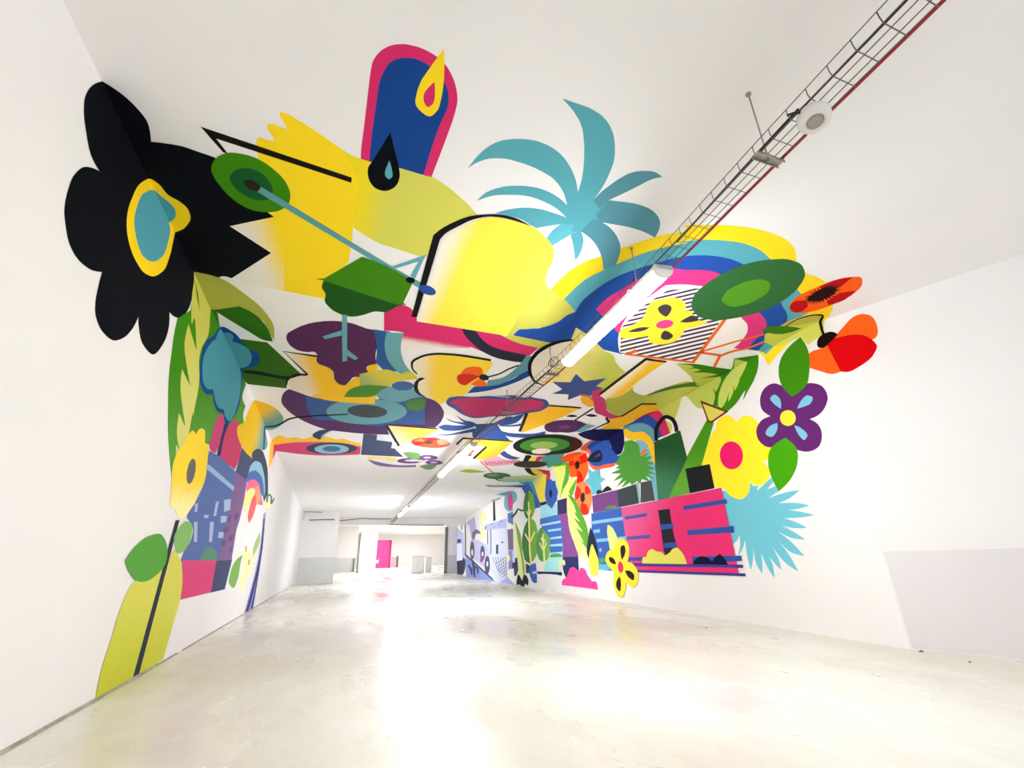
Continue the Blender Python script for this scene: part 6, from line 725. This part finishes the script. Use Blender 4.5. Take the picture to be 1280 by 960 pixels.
['mural', 'painted_flower', 'blue ragged flower with dark eye on the right wall', '#3b63b4', 41, 0, 'R8672,2709 8615,2731 8539,2749 8408,2764 8290,2758 8203,2723 8125,2671 7925,2652 7900,2552 7869,2486 7794,2399 7769,2357 7774,2325 7855,2234 7863,2201 7851,2162 8122,2063 8281,1982 8620,2120 8669,2155 8750,2266 8791,2368 8794,2435 8709,2598'],
['+', 'eye', 'navy eye', '#1b2a52', 42, 0, 'R8193,2359 8213,2317 8254,2287 8309,2274 8338,2275 8366,2282 8405,2300 8425,2318 8451,2371 8438,2427 8389,2468 8348,2479 8319,2480 8276,2472 8250,2460 8204,2415'],
['mural', 'grass_leaf', 'lime and green blade leaf above the purple tower', '#eef07a', 42, 0, 'R7452,2974 7110,2934 7257,2609 7320,2499 7434,2365 7639,2181 7773,2503 7872,2775 7984,2974;C5025,10468 5125,10220 5174,10750'],
['+', 'edge', 'green edge', '#5fae2c', 43, 0, 'R7265,2974 7234,2970 6913,2916 6913,2767 6927,2682 6960,2602 6997,2552 7076,2480 7212,2390 7408,2280 7640,2170 7399,2482 7193,2693 7148,2780 7115,2903 7664,2974;C4965,10431 5007,10224 5053,10104 5107,10034 5144,10431 5139,10441'],
['mural', 'grass_leaf', 'slanting lime blade leaf between the poppies and blue flower', '#f0f08a', 44, 0, 'R6463,2566 6515,2457 6571,2380 6705,2261 6773,2215 6855,2176 6954,2148 7011,2139 7142,2132 7376,2141 7641,2163 7507,2269 7393,2342 7306,2386 7161,2440 7003,2484 6834,2520 6650,2546'],
['+', 'edge', 'green edge', '#68b030', 45, 0, 'R6519,2464 6586,2348 6654,2268 6740,2196 6875,2104 6990,2176 7021,2211 7021,2238 6996,2264 6955,2288 6714,2394'],
['mural', 'painted_poppy', 'upper red-orange poppy folding over the ceiling corner', '#f5671e', 45, 0, 'R6063,2974 5873,2928 5846,2803 5830,2659 5830,2606 5842,2555 5873,2507 5954,2438 6024,2397 6138,2350 6474,2508 6666,2526 6752,2538 6825,2555 6879,2578 6912,2613 6939,2754 6931,2841 6910,2926 7062,2974;C4817,9663 4772,9408 4744,9191 4743,9079 4757,8995 4785,8933 4846,8874 4926,8845 4995,8839 5088,9832'],
['+', 'petal', 'red petals', '#e01a10', 46, 0, 'R6257,2924 5893,2928 5826,2819 5817,2789 5820,2764 5837,2745 5874,2732 5927,2726 5994,2725 6250,2741;R6447,2641 6322,2601 6267,2575 6225,2547 6193,2516 6154,2451 6130,2346 6560,2347 6477,2491;R6904,2958 6579,2904 6578,2788 6914,2825'],
['+', 'heart', 'spiky dark heart', '#2a0c08', 47, 0, 'R6231,2724 6308,2726 6253,2679 6329,2701 6303,2648 6363,2686 6372,2651 6404,2686 6433,2620 6444,2687 6501,2636 6474,2707 6547,2676 6502,2724 6588,2714 6524,2748 6580,2760 6520,2775 6587,2804 6524,2805 6578,2852 6488,2820 6529,2886 6457,2833 6463,2899 6422,2838 6398,2880 6382,2846 6339,2873 6353,2823 6267,2862 6315,2809 6254,2811 6296,2782 6228,2769 6299,2753'],
['mural', 'painted_poppy', 'lower orange poppy beside the purple wall', '#fb8a50', 47, 0, 'R6550,2349 6397,2355 6256,2355 6191,2350 6132,2341 6079,2328 6026,2305 5978,2276 5936,2244 5842,2149 5802,2091 5779,2032 5772,1949 5787,1896 5815,1844 5923,1717 5978,1662 6012,1641 6054,1626 6104,1620 6179,1627 6265,1642 6341,1662 6389,1680 6427,1703 6480,1759 6535,1850 6639,1993 6666,2049 6670,2107 6608,2249'],
['+', 'petal', 'red petals', '#e3301c', 48, 0, 'R6078,2234 6004,2223 5941,2209 5891,2187 5850,2156 5820,2122 5803,2089 5801,2062 5818,2044 5863,2037 5932,2038 6115,2053;R6620,2223 6524,2280 6472,2289 6427,2275 6378,2245 6337,2210 6312,2179 6305,2153 6331,2101 6388,2057 6429,2038 6541,2008 6676,1985 6689,2072 6686,2127 6665,2178;R6378,1892 6218,1877 6154,1866 6107,1848 6066,1824 6033,1794 6008,1761 5993,1728 5989,1697 5997,1669 6018,1648 6053,1634 6133,1624 6224,1625 6285,1639 6341,1659 6386,1680 6415,1705 6430,1733 6428,1793'],
['+', 'heart', 'spiky dark heart', '#3a2420', 49, 0, 'R6092,1983 6140,1971 6114,1940 6164,1944 6150,1905 6198,1929 6183,1851 6232,1919 6249,1851 6268,1913 6308,1865 6303,1923 6353,1896 6338,1938 6387,1933 6346,1971 6403,1977 6353,2001 6420,2025 6360,2035 6398,2073 6327,2056 6357,2108 6310,2089 6304,2127 6269,2095 6250,2147 6230,2096 6193,2137 6194,2086 6139,2117 6165,2065 6086,2086 6147,2037 6095,2029 6152,2005'],
['mural', 'painted_star', 'pale teal star beside the poppies on the right wall', '#68b6c6', 49, 0, 'R5840,2561 5625,2461 5279,2460 5292,2294 5068,2216 5296,2169 5250,2016 5752,1990 5770,2143 6072,2361 5828,2364'],
['mural', 'purple_wall', 'purple and slate row of houses behind the pink building', '#76447e', 50, 0, 'R5755,1974 4621,1938 4612,1616 5772,1629'],
['+', 'grey_house', 'slate house', '#3f4548', 51, 0, 'R4631,1934 3925,1938 3904,1606 4620,1619'],
['+', 'grey_house', 'slate house', '#4a4d50', 3, 0, 'R3771,1939 3422,1919 3405,1596 3844,1608'],
['+', 'hedge', 'dark scalloped hedge', '#2f1f34', 51, 0, 'R5548,1974 5511,2028 5481,2046 5440,2053 5388,2049 5336,2038 5266,2006 5214,2018 5161,2042 5045,2065 4988,2063 4946,2050 4870,2007 4822,1967'],
['+', 'shrub', 'green shrub', '#5f8a44', 51, 0, 'R5247,1658 5133,1683 5073,1690 4966,1689 4844,1681 4777,1674 4732,1659 4717,1639 4711,1615'],
['mural', 'blue_facade', 'blue slatted facade left of the pink building', '#3d60ac', 52, 0, 'R5867,1624 4520,1608 4453,1044 4428,738 4240,533 5243,520 5725,539 5712,752 5944,1057'],
['+', 'slat', 'pale blue slats', '#7fb6d8', 53, 0, 'R5855,1470 4443,1439 4457,1381 5868,1409;R5824,1295 5516,1292 5530,1228 5837,1232;R5729,1110 4439,1100 4453,1043 5721,1048;R5640,923 5511,931 5542,866 5631,864'],
['+', 'hedge', 'green hedge', '#4f9c56', 53, 0, 'R5682,731 5563,751 5509,753 5455,746 5407,729 5323,682 5701,646'],
['+', 'base_band', 'pale teal base', '#66b4d4', 54, 0, 'R5702,641 5334,630 5220,533 5725,534'],
['mural', 'black_box', 'black leaning box on the roof of the pink building', '#1e1e20', 3, 0, 'R2493,1935 1953,1896 1945,1572 2480,1579'],
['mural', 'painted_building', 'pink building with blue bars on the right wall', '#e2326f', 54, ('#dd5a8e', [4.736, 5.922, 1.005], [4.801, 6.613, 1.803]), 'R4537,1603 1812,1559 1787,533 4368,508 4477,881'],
['+', 'bar', 'upper right blue bar', '#30509c', 55, 0, 'R2678,1425 1760,1410 1755,1354 2680,1365'],
['+', 'bar', 'middle right blue bar', '#30509c', 55, 0, 'R2672,1088 1722,1080 1737,1001 2668,1021'],
['+', 'bar', 'lower right blue bar', '#30509c', 55, 0, 'R2660,737 1688,735 1695,676 2662,636'],
['+', 'bar', 'upper left blue bar', '#4a55a0', 55, 0, 'R4447,1434 3684,1425 3679,1372 4438,1380'],
['+', 'bar', 'middle left blue bar', '#4a55a0', 55, 0, 'R4442,1092 3662,1083 3665,1030 4455,1038'],
['+', 'bar', 'lower left blue bar', '#4a4b98', 55, 0, 'R4462,747 3984,751 4019,688 4434,690'],
['+', 'bar', 'long bottom bar', '#443c8c', 56, 0, 'R4360,655 1688,633 1695,598 4292,601'],
['+', 'bar', 'long bottom bar', '#3c3c86', 55, 0, 'R4228,545 1678,537 1687,506 4197,509'],
['+', 'doorway', 'black tapering doorway', '#26262a', 55, 0, 'R3339,1432 3022,1424 3018,1207 3006,1023 2965,866 3097,796 3297,742 3336,835 3332,1161'],
['+', 'doorway_bar', 'blue doorway bars', '#33549c', 56, 0, 'R3351,1215 2973,1203 2990,1138 3339,1135;R3325,936 2984,940 2974,866 3311,868'],
['+', 'shrub', 'lime shrub', '#dcd85e', 57, 0, 'R4017,648 4013,694 4005,714 3991,730 3967,741 3916,748 3855,749 3836,793 3820,812 3798,828 3770,841 3735,853 3698,861 3664,864 3631,859 3570,833 3537,823 3447,817 3407,811 3381,801 3360,789 3323,759 3253,777 3187,798 3160,812 3110,842 3081,853 3018,864 2989,865 2963,860 2941,850 2888,808 2858,778 2835,745 2816,711 2795,638'],
['+', 'shrub', 'navy shrub', '#0a0f34', 57, 0, 'R2666,639 2632,669 2592,696 2540,719 2481,735 2453,739 2422,739 2391,736 2334,723 2293,706 2242,672 2205,700 2165,724 2119,745 2093,754 2069,757 2048,751 1998,714 1987,702 1969,675 1949,631'],
['mural', 'painted_flower', 'yellow flower with dark petal spots at the foot of the pink building', '#f9de3a', 57, 0, 'R4780,1058 4735,1067 4683,1072 4634,1071 4587,1062 4543,1047 4506,1030 4476,1012 4453,990 4436,967 4415,919 4413,875 4427,829 4460,761 4525,672 4414,659 4367,649 4331,636 4272,601 4231,562 4208,526 4197,487 4198,448 4221,391 4250,353 4269,335 4324,295 4360,273 4399,259 4436,259 4476,267 4515,280 4579,305 4653,348 4672,283 4692,240 4766,146 4793,121 4826,99 4869,86 4922,80 4975,79 5013,87 5041,102 5114,182 5136,223 5151,288 5150,353 5133,418 5093,506 5202,551 5296,604 5352,646 5374,669 5389,692 5394,715 5379,763 5362,787 5308,830 5264,851 5213,870 5158,885 5107,894 5000,905 4867,998 4815,1042'],
['+', 'leaf', 'pale lime leaf', '#d8dc84', 58, 0, 'R5149,1353 5022,1308 4953,1270 4926,1247 4847,1155 4796,1051 5000,905 5157,885 5210,1190 5196,1260'],
['+', 'petal_spot', 'dark petal spot', '#2b2220', 58, 0, 'R4722,703 4739,749 4748,796 4744,866 4730,912 4712,930 4682,943 4636,953 4592,956 4565,943 4552,918 4545,872 4551,850 4579,807 4623,765'],
['+', 'petal_spot', 'dark petal spot', '#2b2220', 58, 0, 'R4960,630 5083,639 5135,649 5184,667 5225,689 5243,714 5233,742 5205,763 5142,760 5075,745 5040,733 5015,716 4995,697'],
['+', 'petal_spot', 'dark petal spot', '#2b2220', 58, 0, 'R4653,528 4542,533 4493,530 4450,522 4409,510 4373,495 4347,478 4334,460 4334,438 4344,413 4362,391 4385,379 4426,381 4476,395 4549,424 4573,438 4610,471'],
['+', 'petal_spot', 'dark petal spot', '#2b2220', 58, 0, 'R4863,433 4847,364 4853,296 4892,210 4911,188 4933,180 4961,186 4993,201 5024,222 5043,243 5051,265 5048,288 5022,336 5000,357 4938,396'],
['+', 'centre', 'pink centre', '#e03060', 58, 0, 'R4694,587 4706,546 4736,512 4767,495 4791,489 4815,488 4838,491 4859,500 4885,519 4897,537 4906,567 4906,589 4895,620 4864,655 4832,671 4808,677 4784,678 4750,670 4722,653 4708,637 4699,618'],
['mural', 'feather_leaf', 'large lime feather leaf with green notched edge, right wall', '#f1f08c', 49, ('#faf6d0', [5.06, 9.379, 0.949], [5.057, 9.354, 0.601]), 'R7147,2184 6998,2147 6864,2108 6756,2062 6674,2009 6495,1839 6366,1673 6250,1541 6179,1435 6134,1330 6120,1230 6147,1057 6211,900 6223,848 6215,728 6174,587 6335,625 6436,653 6526,686 6604,730 6694,806 6817,931 7033,1241 7110,1375 7143,1460 7180,1797 7187,1799 7195,1789 7233,1702 7241,1721 7212,1987 7185,2089'],
['+', 'edge', 'green notched edge', '#5ea438', 50, 0, 'R7121,2189 6952,2139 6806,2086 6756,2062 6675,2008 6495,1839 6212,1488 6165,1409 6134,1330 6122,1278 6117,1198 6128,1119 6143,1072 6220,930 6658,1172 6350,1054 6746,1403 6378,1282 6866,1634 6487,1502 6792,1729 6589,1702 6937,1769 6672,1726 6773,1904'],
['mural', 'yellow_pod', 'yellow pod inside a dark blue pointed leaf', '#222b3c', 54, 0, 'R5970,1368 5870,1247 5803,1151 5721,987 5694,872 5697,795 5710,718 5928,1020 6172,742 6229,800 6249,830 6260,881 6234,961 6123,1161'],
['+', 'pod', 'yellow pod', '#f4ee52', 55, 0, 'R5972,1026 5867,925 5806,852 5747,756 5726,683 5723,610 5733,560 5746,536 5817,455 5854,429 5902,414 5959,411 6023,414 6079,422 6115,434 6138,452 6150,475 6175,654 6169,757 6137,831 6084,905'],
['mural', 'painted_bush', 'bright pink scalloped bush at the foot of the right wall', '#f0489a', 43, 0, 'R7892,168 7867,230 7840,259 7797,284 7727,306 7546,341 7341,507 7300,533 7247,552 7148,568 7048,573 6984,560 6871,517 6744,496 6707,533 6655,557 6593,559 6521,551 6459,540 6412,523 6384,498 6344,442 6316,417 6136,311 6086,301 5994,312 5947,310 5913,299 5891,281 5877,256 5865,164'],
['mural', 'blade_leaf', 'long pale lime blade with dark feet, far right wall', '#dfe49a', 38, 0, 'R12103,1962 11912,1946 11578,1503 11143,995 11021,803 10949,589 10957,448 11019,342 11222,158 11400,157 11559,163 11662,178 11732,205 11774,239 11796,280 11818,412 11899,596 11945,1004 12099,1332 12131,1452 12143,1648'],
['+', 'streak', 'green streak', '#7fa552', 39, 0, 'R11979,1940 11708,1773 11536,1652 11409,1536 11338,1425 11246,1025 11085,704 11041,565 11040,496 11070,390 11203,174 11226,486 11284,697 11363,844 11680,1301'],
['+', 'foot', 'black feet', '#1c2430', 40, 0, 'R12040,4 12005,86 11956,162 11872,257 11819,299 11760,321 11701,320 11636,304 11567,276 11346,154 11210,259 11141,299 11069,327 10995,336 10910,324 10818,294 10736,256 10679,220 10654,185 10673,108 10743,25 10945,80 11026,86 11072,56 11098,6 11161,4 11299,4 11451,4 11703,35 11863,15'],
['+', 'darker_part', 'navy stem pieces', '#3b3f66', 39, 0, 'R12092,825 11823,822 11728,454 12037,266 12269,283 12296,492;R12491,677 12069,681 12086,513 12509,486;R10893,653 10478,591 10544,382 10887,376'],  # navy pigment of the stems
['mural', 'blue_disc', 'narrow blue disc on a dark axle, far right wall', '#3f63b0', 40, 0, 'R9885,656 9820,431 9832,240 9854,144 9990,136 10114,135 10202,144 10273,165 10331,192 10500,321 10561,394 10572,431 10563,468 10489,546 10425,583 10339,612 10244,629 10132,641'],
['+', 'axle', 'navy axle', '#242c56', 41, 0, 'R9825,441 8045,450 7935,454 7848,450 7822,432 7825,403 7842,370 8228,389 8591,394 9083,390 9732,373'],
['+', 'hub', 'pale hub', '#b8d2f0', 42, 0, 'R10215,432 9775,450 9784,388 10224,368'],
['+', 'hook', 'pale lime hook', '#d8e8b0', 43, 0, 'R8052,464 8051,575 8024,640 7997,668 7958,690 7906,708 7840,719 7733,728 7636,727 7592,712 7572,687 7572,619 7699,598 7750,652 7774,657 7797,648 7840,592 7902,458'],
['machine_mural', 'figure_panel', 'pale violet panel with a dark standing figure at the far end', '#b7b9de', 0, 0, 'R27772,4 27612,2616 25907,2735 22862,2207 22446,1019 23950,4'],
['+', 'figure', 'dark figure', '#34384e', 1, 0, 'R25292,810 23722,909 23295,926 22930,931 22638,921 22422,892 22271,846 22175,785 22109,640 22153,490 22264,356 22498,217 22666,149 23403,4 25092,4;R25294,1986 23805,1946 23857,1748 25143,1782'],
['+', 'figure_body', 'pale figure body', '#d9dcec', 2, 0, 'R25548,1740 23407,1662 23108,823 25206,782'],
['+', 'stripe', 'violet stripes', '#5c5f92', 1, 0, 'R27400,2296 27322,1325 26883,1315 26954,2272;R27761,1274 27480,263 27088,269 27358,1266;R26486,1075 26159,391 25798,396 26115,1071'],
['machine_mural', 'tall_panel', 'tall pale violet panel with a dark edge', '#b3b5da', 0, 0, 'R22190,2697 19570,2788 19293,2517 19141,2325 19073,2147 19091,2037 19237,1885 19432,1794 19721,1711 20216,1615 21090,2512'],
['+', 'edge', 'dark edge', '#454a62', 1, 0, 'R22593,2771 22330,1117 21922,1111 22200,2740;R23781,2820 23738,2432 23387,2410 23426,2793'],
['machine_mural', 'ramp_panel', 'blue-violet triangular ramp panel with dark sketch marks', '#909cd6', 2, 0, 'R22318,1092 14963,4 21838,4'],
['+', 'edge', 'dark sloping edge', '#39405c', 3, 0, 'R22536,1096 15661,51 15482,95 22238,1141'],
['+', 'mark', 'dark sketch marks', '#3e4676', 4, 0, 'R21478,549 20875,389 20691,328 20385,122 20012,132 19994,297 20068,370 20297,445 21054,599;R20275,798 19648,50 19297,62 19262,345 19285,412 19420,549 19802,810;R19490,509 19016,427 18830,377 18814,326 18882,226 18562,217 18387,325 18379,406 18654,480 19227,562'],
['machine_mural', 'wheel_band', 'pale violet band carrying three dark wheels', '#c4c6e6', 1, 0, 'R20799,1711 20030,1714 19340,1697 19028,1680 18437,1630 17888,1564 17374,1487 16660,1359 16002,1228 15889,1077 15865,981 15916,890 15982,845 16074,801 16327,716 16655,633 17237,506 19905,884'],
['+', 'wheel', '', '#5c5876', 5, 0, 'R19511,1225 19541,1090 19678,937 19782,881 19904,841 19978,827 20119,818 20261,829 20340,844 20471,887 20637,983 20720,1066 20797,1305 20742,1445 20621,1559 20441,1638 20302,1665 20158,1669 20015,1653 19938,1635 19758,1560 19612,1449'],
['+', 'hub', '', '#dedeee', 6, 0, 'R19857,1142 19895,1061 20033,1000 20126,992 20187,997 20327,1041 20405,1118 20402,1206 20314,1275 20172,1305 20046,1293 19941,1254'],
['+', 'wheel', '', '#5c5876', 2, 0, 'R17061,1065 17090,966 17205,855 17291,813 17392,784 17505,769 17622,770 17738,786 17886,837 17971,887 18058,981 18076,1155 18010,1251 17936,1304 17790,1362 17678,1381 17563,1385 17389,1361 17288,1328 17167,1257 17088,1165'],
['+', 'hub', '', '#dedeee', 3, 0, 'R17341,1030 17363,988 17425,954 17513,937 17612,938 17721,966 17781,1015 17775,1070 17702,1114 17587,1132 17466,1120 17374,1082'],
['+', 'wheel', '', '#54546e', 4, 0, 'R16018,589 16051,475 16175,344 16267,295 16373,259 16493,239 16617,236 16739,252 16896,306 16985,361 17075,467 17107,586 17091,667 17018,779 16939,842 16841,892 16664,938 16541,945 16420,934 16358,921 16208,863 16092,773 16029,666'],
['+', 'hub', '', '#dedeee', 5, 0, 'R16347,626 16378,570 16482,525 16549,518 16593,521 16692,549 16744,602 16738,662 16671,711 16567,734 16478,728 16403,702'],
['+', 'spot', 'pink spot', '#b35078', 3, 0, 'R17452,787 17485,741 17606,698 17787,682 17971,699 18097,744 18133,791 18098,838 17972,882 17787,896 17606,878 17485,833'],
['machine_mural', 'violet_flag', 'grey-violet hooked flag', '#7d6a8a', 2, 0, 'R19995,1714 20186,1929 20143,2049 20032,2095 19846,2128 19514,2157 19148,2163 18777,2128 18413,2066 18145,1997 17955,1891 18611,1946 18904,1960 19143,1957 19324,1928 19428,1877 19505,1738'],
['machine_mural', 'yellow_bloom', 'faint yellow bloom above the machine', '#f1f2a0', 0, 0, 'R16660,2527 16725,2457 16848,2420 17027,2400 17165,2398 17314,2406 17465,2423 17609,2448 17802,2499 17937,2561 18009,2648 17938,2723 17803,2760 17609,2778 17465,2777 17313,2767 17163,2748 17024,2721 16844,2669 16723,2609'],
['+', 'stem', 'pale yellow stem', '#f5f4b8', 3, 0, 'R18147,2296 17005,2254 16719,2022 16582,1884 16519,1767 16523,1717 16621,1641 16722,1615 16865,1599 17055,1593 17302,1598 17906,1631'],
['machine_mural', 'machine_body', 'tall pale grey machine with a dark slot', '#d3d6e8', 5, 0, 'R17047,2215 13161,2154 13028,1507 13002,1092 13051,732 13216,227 12270,4 14962,4 16023,394 15777,1002 16593,1404'],
['+', 'top_band', 'violet top band', '#b4b8e2', 6, 0, 'R17046,2215 13204,2162 13142,1833 15593,1933 17049,1986'],
['+', 'slot', 'dark slot', '#3c4254', 6, 0, 'R14895,1314 14503,1322 14522,980 14911,994'],
['+', 'hatching', 'cross-hatched lines', '#6d7294', 6, 0, 'R15586,883 14567,346 14483,355 15491,889;R15119,878 14312,310 14228,317 15026,883;R14673,873 14064,275 13980,281 14583,877;R14247,869 13822,241 13740,246 14160,871;R13839,864 13587,208 13506,211 13755,865;R13449,860 13358,175 13279,178 13368,860;R13183,898 14956,636 14902,620 13139,882;R13193,786 14825,530 14771,514 13147,772;R13202,676 14697,425 14642,411 13156,661;R13211,565 14571,323 14516,309 13165,551;R13221,455 14447,222 14392,209 13173,442;R13230,346 14325,123 14270,111 13182,333'],
['+', 'pipe', 'dark pipes', '#5c5f74', 7, 0, 'R16545,1954 16557,1371 16384,1365 16371,1943;R15912,1973 15903,1004 15723,1001 15729,1962'],
['+', 'rivet', 'dark rivets', '#5d648a', 7, 0, 'R16756,2068 16883,2043 16937,2043 17023,2055 17059,2094 17005,2119 16909,2132 16855,2133 16770,2121 16732,2096;R15496,2126 15579,2108 15669,2116 15688,2143 15652,2161 15590,2170 15500,2162 15479,2145;R15079,1996 15158,1978 15244,1985 15262,2012 15228,2029 15168,2039 15083,2031 15062,2015;R14253,2010 14332,1994 14425,2003 14451,2030 14390,2052 14323,2055 14265,2046 14238,2029;R13860,2097 13912,2085 14030,2090 14107,2116 14099,2136 14046,2148 13927,2143 13852,2116;R13669,1367 13721,1343 13841,1336 13961,1352 14011,1381 13958,1406 13836,1412 13717,1396'],
['+', 'skirt', 'violet skirt', '#a5abd8', 7, 0, 'R13214,227 12232,4 14308,4'],
['+', 'spot', 'yellow spot', '#efe79e', 7, 0, 'R12777,814 12819,754 12900,718 13006,701 13119,707 13231,745 13280,806 13251,870 13153,917 13072,931 13015,933 12908,920 12809,876'],
['machine_mural', 'black_spike', 'slim black spike on the wall above the machine', '#22242c', 7, 0, 'R15022,2977 14920,2230 15355,2246 15360,2977;C5717,17625 5739,17461 5840,17765 5872,18102'],
['+', 'smear', 'grey smear', '#b6b6ba', 8, 0, 'R14003,2977 13956,2960 15014,2977;C5539,17395 5651,16557 5745,16750 5839,17757 5840,17769 5677,17630'],
]

_cache = {}
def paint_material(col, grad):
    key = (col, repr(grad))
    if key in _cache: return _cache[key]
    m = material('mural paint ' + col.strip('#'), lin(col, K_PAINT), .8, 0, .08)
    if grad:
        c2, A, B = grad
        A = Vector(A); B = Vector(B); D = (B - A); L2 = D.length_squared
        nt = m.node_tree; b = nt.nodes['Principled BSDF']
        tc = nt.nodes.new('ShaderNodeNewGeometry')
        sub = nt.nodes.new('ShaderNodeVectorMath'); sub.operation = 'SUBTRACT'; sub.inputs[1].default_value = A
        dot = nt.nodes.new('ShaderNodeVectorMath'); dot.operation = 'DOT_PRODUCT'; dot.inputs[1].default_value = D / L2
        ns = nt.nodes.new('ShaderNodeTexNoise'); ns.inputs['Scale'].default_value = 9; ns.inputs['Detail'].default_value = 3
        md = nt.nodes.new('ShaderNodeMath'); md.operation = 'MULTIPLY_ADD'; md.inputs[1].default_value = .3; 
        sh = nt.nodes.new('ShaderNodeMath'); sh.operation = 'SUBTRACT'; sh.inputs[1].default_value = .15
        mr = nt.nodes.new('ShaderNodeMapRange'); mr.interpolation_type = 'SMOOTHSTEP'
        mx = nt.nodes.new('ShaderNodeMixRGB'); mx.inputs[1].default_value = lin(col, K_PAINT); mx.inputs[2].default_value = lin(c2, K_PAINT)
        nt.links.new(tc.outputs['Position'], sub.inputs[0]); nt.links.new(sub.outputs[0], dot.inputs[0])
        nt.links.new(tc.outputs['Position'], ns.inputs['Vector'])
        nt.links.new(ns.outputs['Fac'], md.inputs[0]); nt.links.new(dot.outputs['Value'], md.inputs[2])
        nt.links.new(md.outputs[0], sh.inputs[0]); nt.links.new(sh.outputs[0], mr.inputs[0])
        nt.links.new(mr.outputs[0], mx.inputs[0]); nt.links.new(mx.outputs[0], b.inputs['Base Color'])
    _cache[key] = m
    return m

def paint_mesh(name, col, coat, grad, ps, parent):
    off = .0008 + .00015 * coat
    v = []; f = []
    for pc in ps.split(';'):
        if not pc: continue
        w = pc[0]; b = len(v)
        flat = [tuple(int(q) / 1000 for q in t.split(',')) for t in pc[1:].split()]
        v += [plane_point(w, p, q, off) for p, q in flat]
        n = {'C': Vector((0, 0, -1)), 'L': Vector((1, 0, 0)), 'M': Vector((math.cos(AL), -math.sin(AL), 0)),
             'R': Vector((-math.cos(AR), math.sin(AR), 0)), 'N': Vector((-math.cos(AN), math.sin(AN), 0))}[w]
        for t in tessellate_polygon([[Vector((p, q, 0)) for p, q in flat]]):
            A, B, C_ = (Vector(v[b + i]) for i in t)
            c = (B - A).cross(C_ - A)
            if c.length < 1e-9: continue
            f.append(tuple(b + i for i in (t if c.dot(n) > 0 else reversed(t))))
    return mesh(name, v, f, paint_material(col, grad), parent)

mural = empty('garden_mural', (XL, 3.0, 0))
tag(mural, 'colourful painted garden and city mural wrapping left wall, ceiling and right wall', 'mural')
machine = empty('machine_mural', (fr[0], fr[1] - 6, 0))
tag(machine, 'pale violet machine mural with wheels at the far end of the right wall', 'mural')
last = None
for row in PAINT:
    top, name, label, col, coat, grad, ps = row
    par = last if top == '+' else (mural if top == 'mural' else machine)
    o = paint_mesh(name, col, coat, grad, ps, par)
    if label: o['label'] = label
    if top != '+': last = o

# ------------------------------------------------------------------ daylight and added fill lights
w = bpy.data.worlds.new('daylight'); scene.world = w; w.use_nodes = True
bg = w.node_tree.nodes['Background']
bg.inputs['Color'].default_value = (.83, .915, 1.0, 1); bg.inputs['Strength'].default_value = WORLD = 1.5

def area(name, loc, size, power, rot=(0, 0, 0), col=(.88, .94, 1)):
    l = bpy.data.lights.new(name, 'AREA'); l.shape = 'RECTANGLE'; l.size, l.size_y = size; l.energy = power; l.color = col
    o = bpy.data.objects.new(name, l); o.location = loc; o.rotation_euler = rot; COL.objects.link(o); return o
# unseen area lights added beyond the beam to burn the hall out white
for i, (x, y) in enumerate(((1.5, 28.5), (4.5, 33), (2.5, 39), (6.5, 43))):
    area('hall_fill', (x, y, 3.25), (1.2, 2.5), 175)

# ------------------------------------------------------------------ camera
cam = bpy.data.cameras.new('camera'); co = bpy.data.objects.new('camera', cam); COL.objects.link(co)
cam.sensor_fit = 'HORIZONTAL'; cam.sensor_width = 36; cam.lens = FOCAL_PX / 1280 * 36
cam.clip_start = .01; cam.clip_end = 200
R_, U_, B_ = [Vector(a) for a in CAM_AXES]
co.matrix_world = Matrix(((R_.x, U_.x, B_.x, 0), (R_.y, U_.y, B_.y, 0), (R_.z, U_.z, B_.z, .75), (0, 0, 0, 1)))
scene.camera = co
vs = scene.view_settings
scene.display_settings.display_device = 'sRGB'
vs.view_transform = 'Standard'; vs.look = 'None'; vs.gamma = 1; vs.use_curve_mapping = False
vs.exposure = 0.42
scene.cycles.max_bounces = 10; scene.cycles.diffuse_bounces = 8
scene.cycles.use_denoising = True
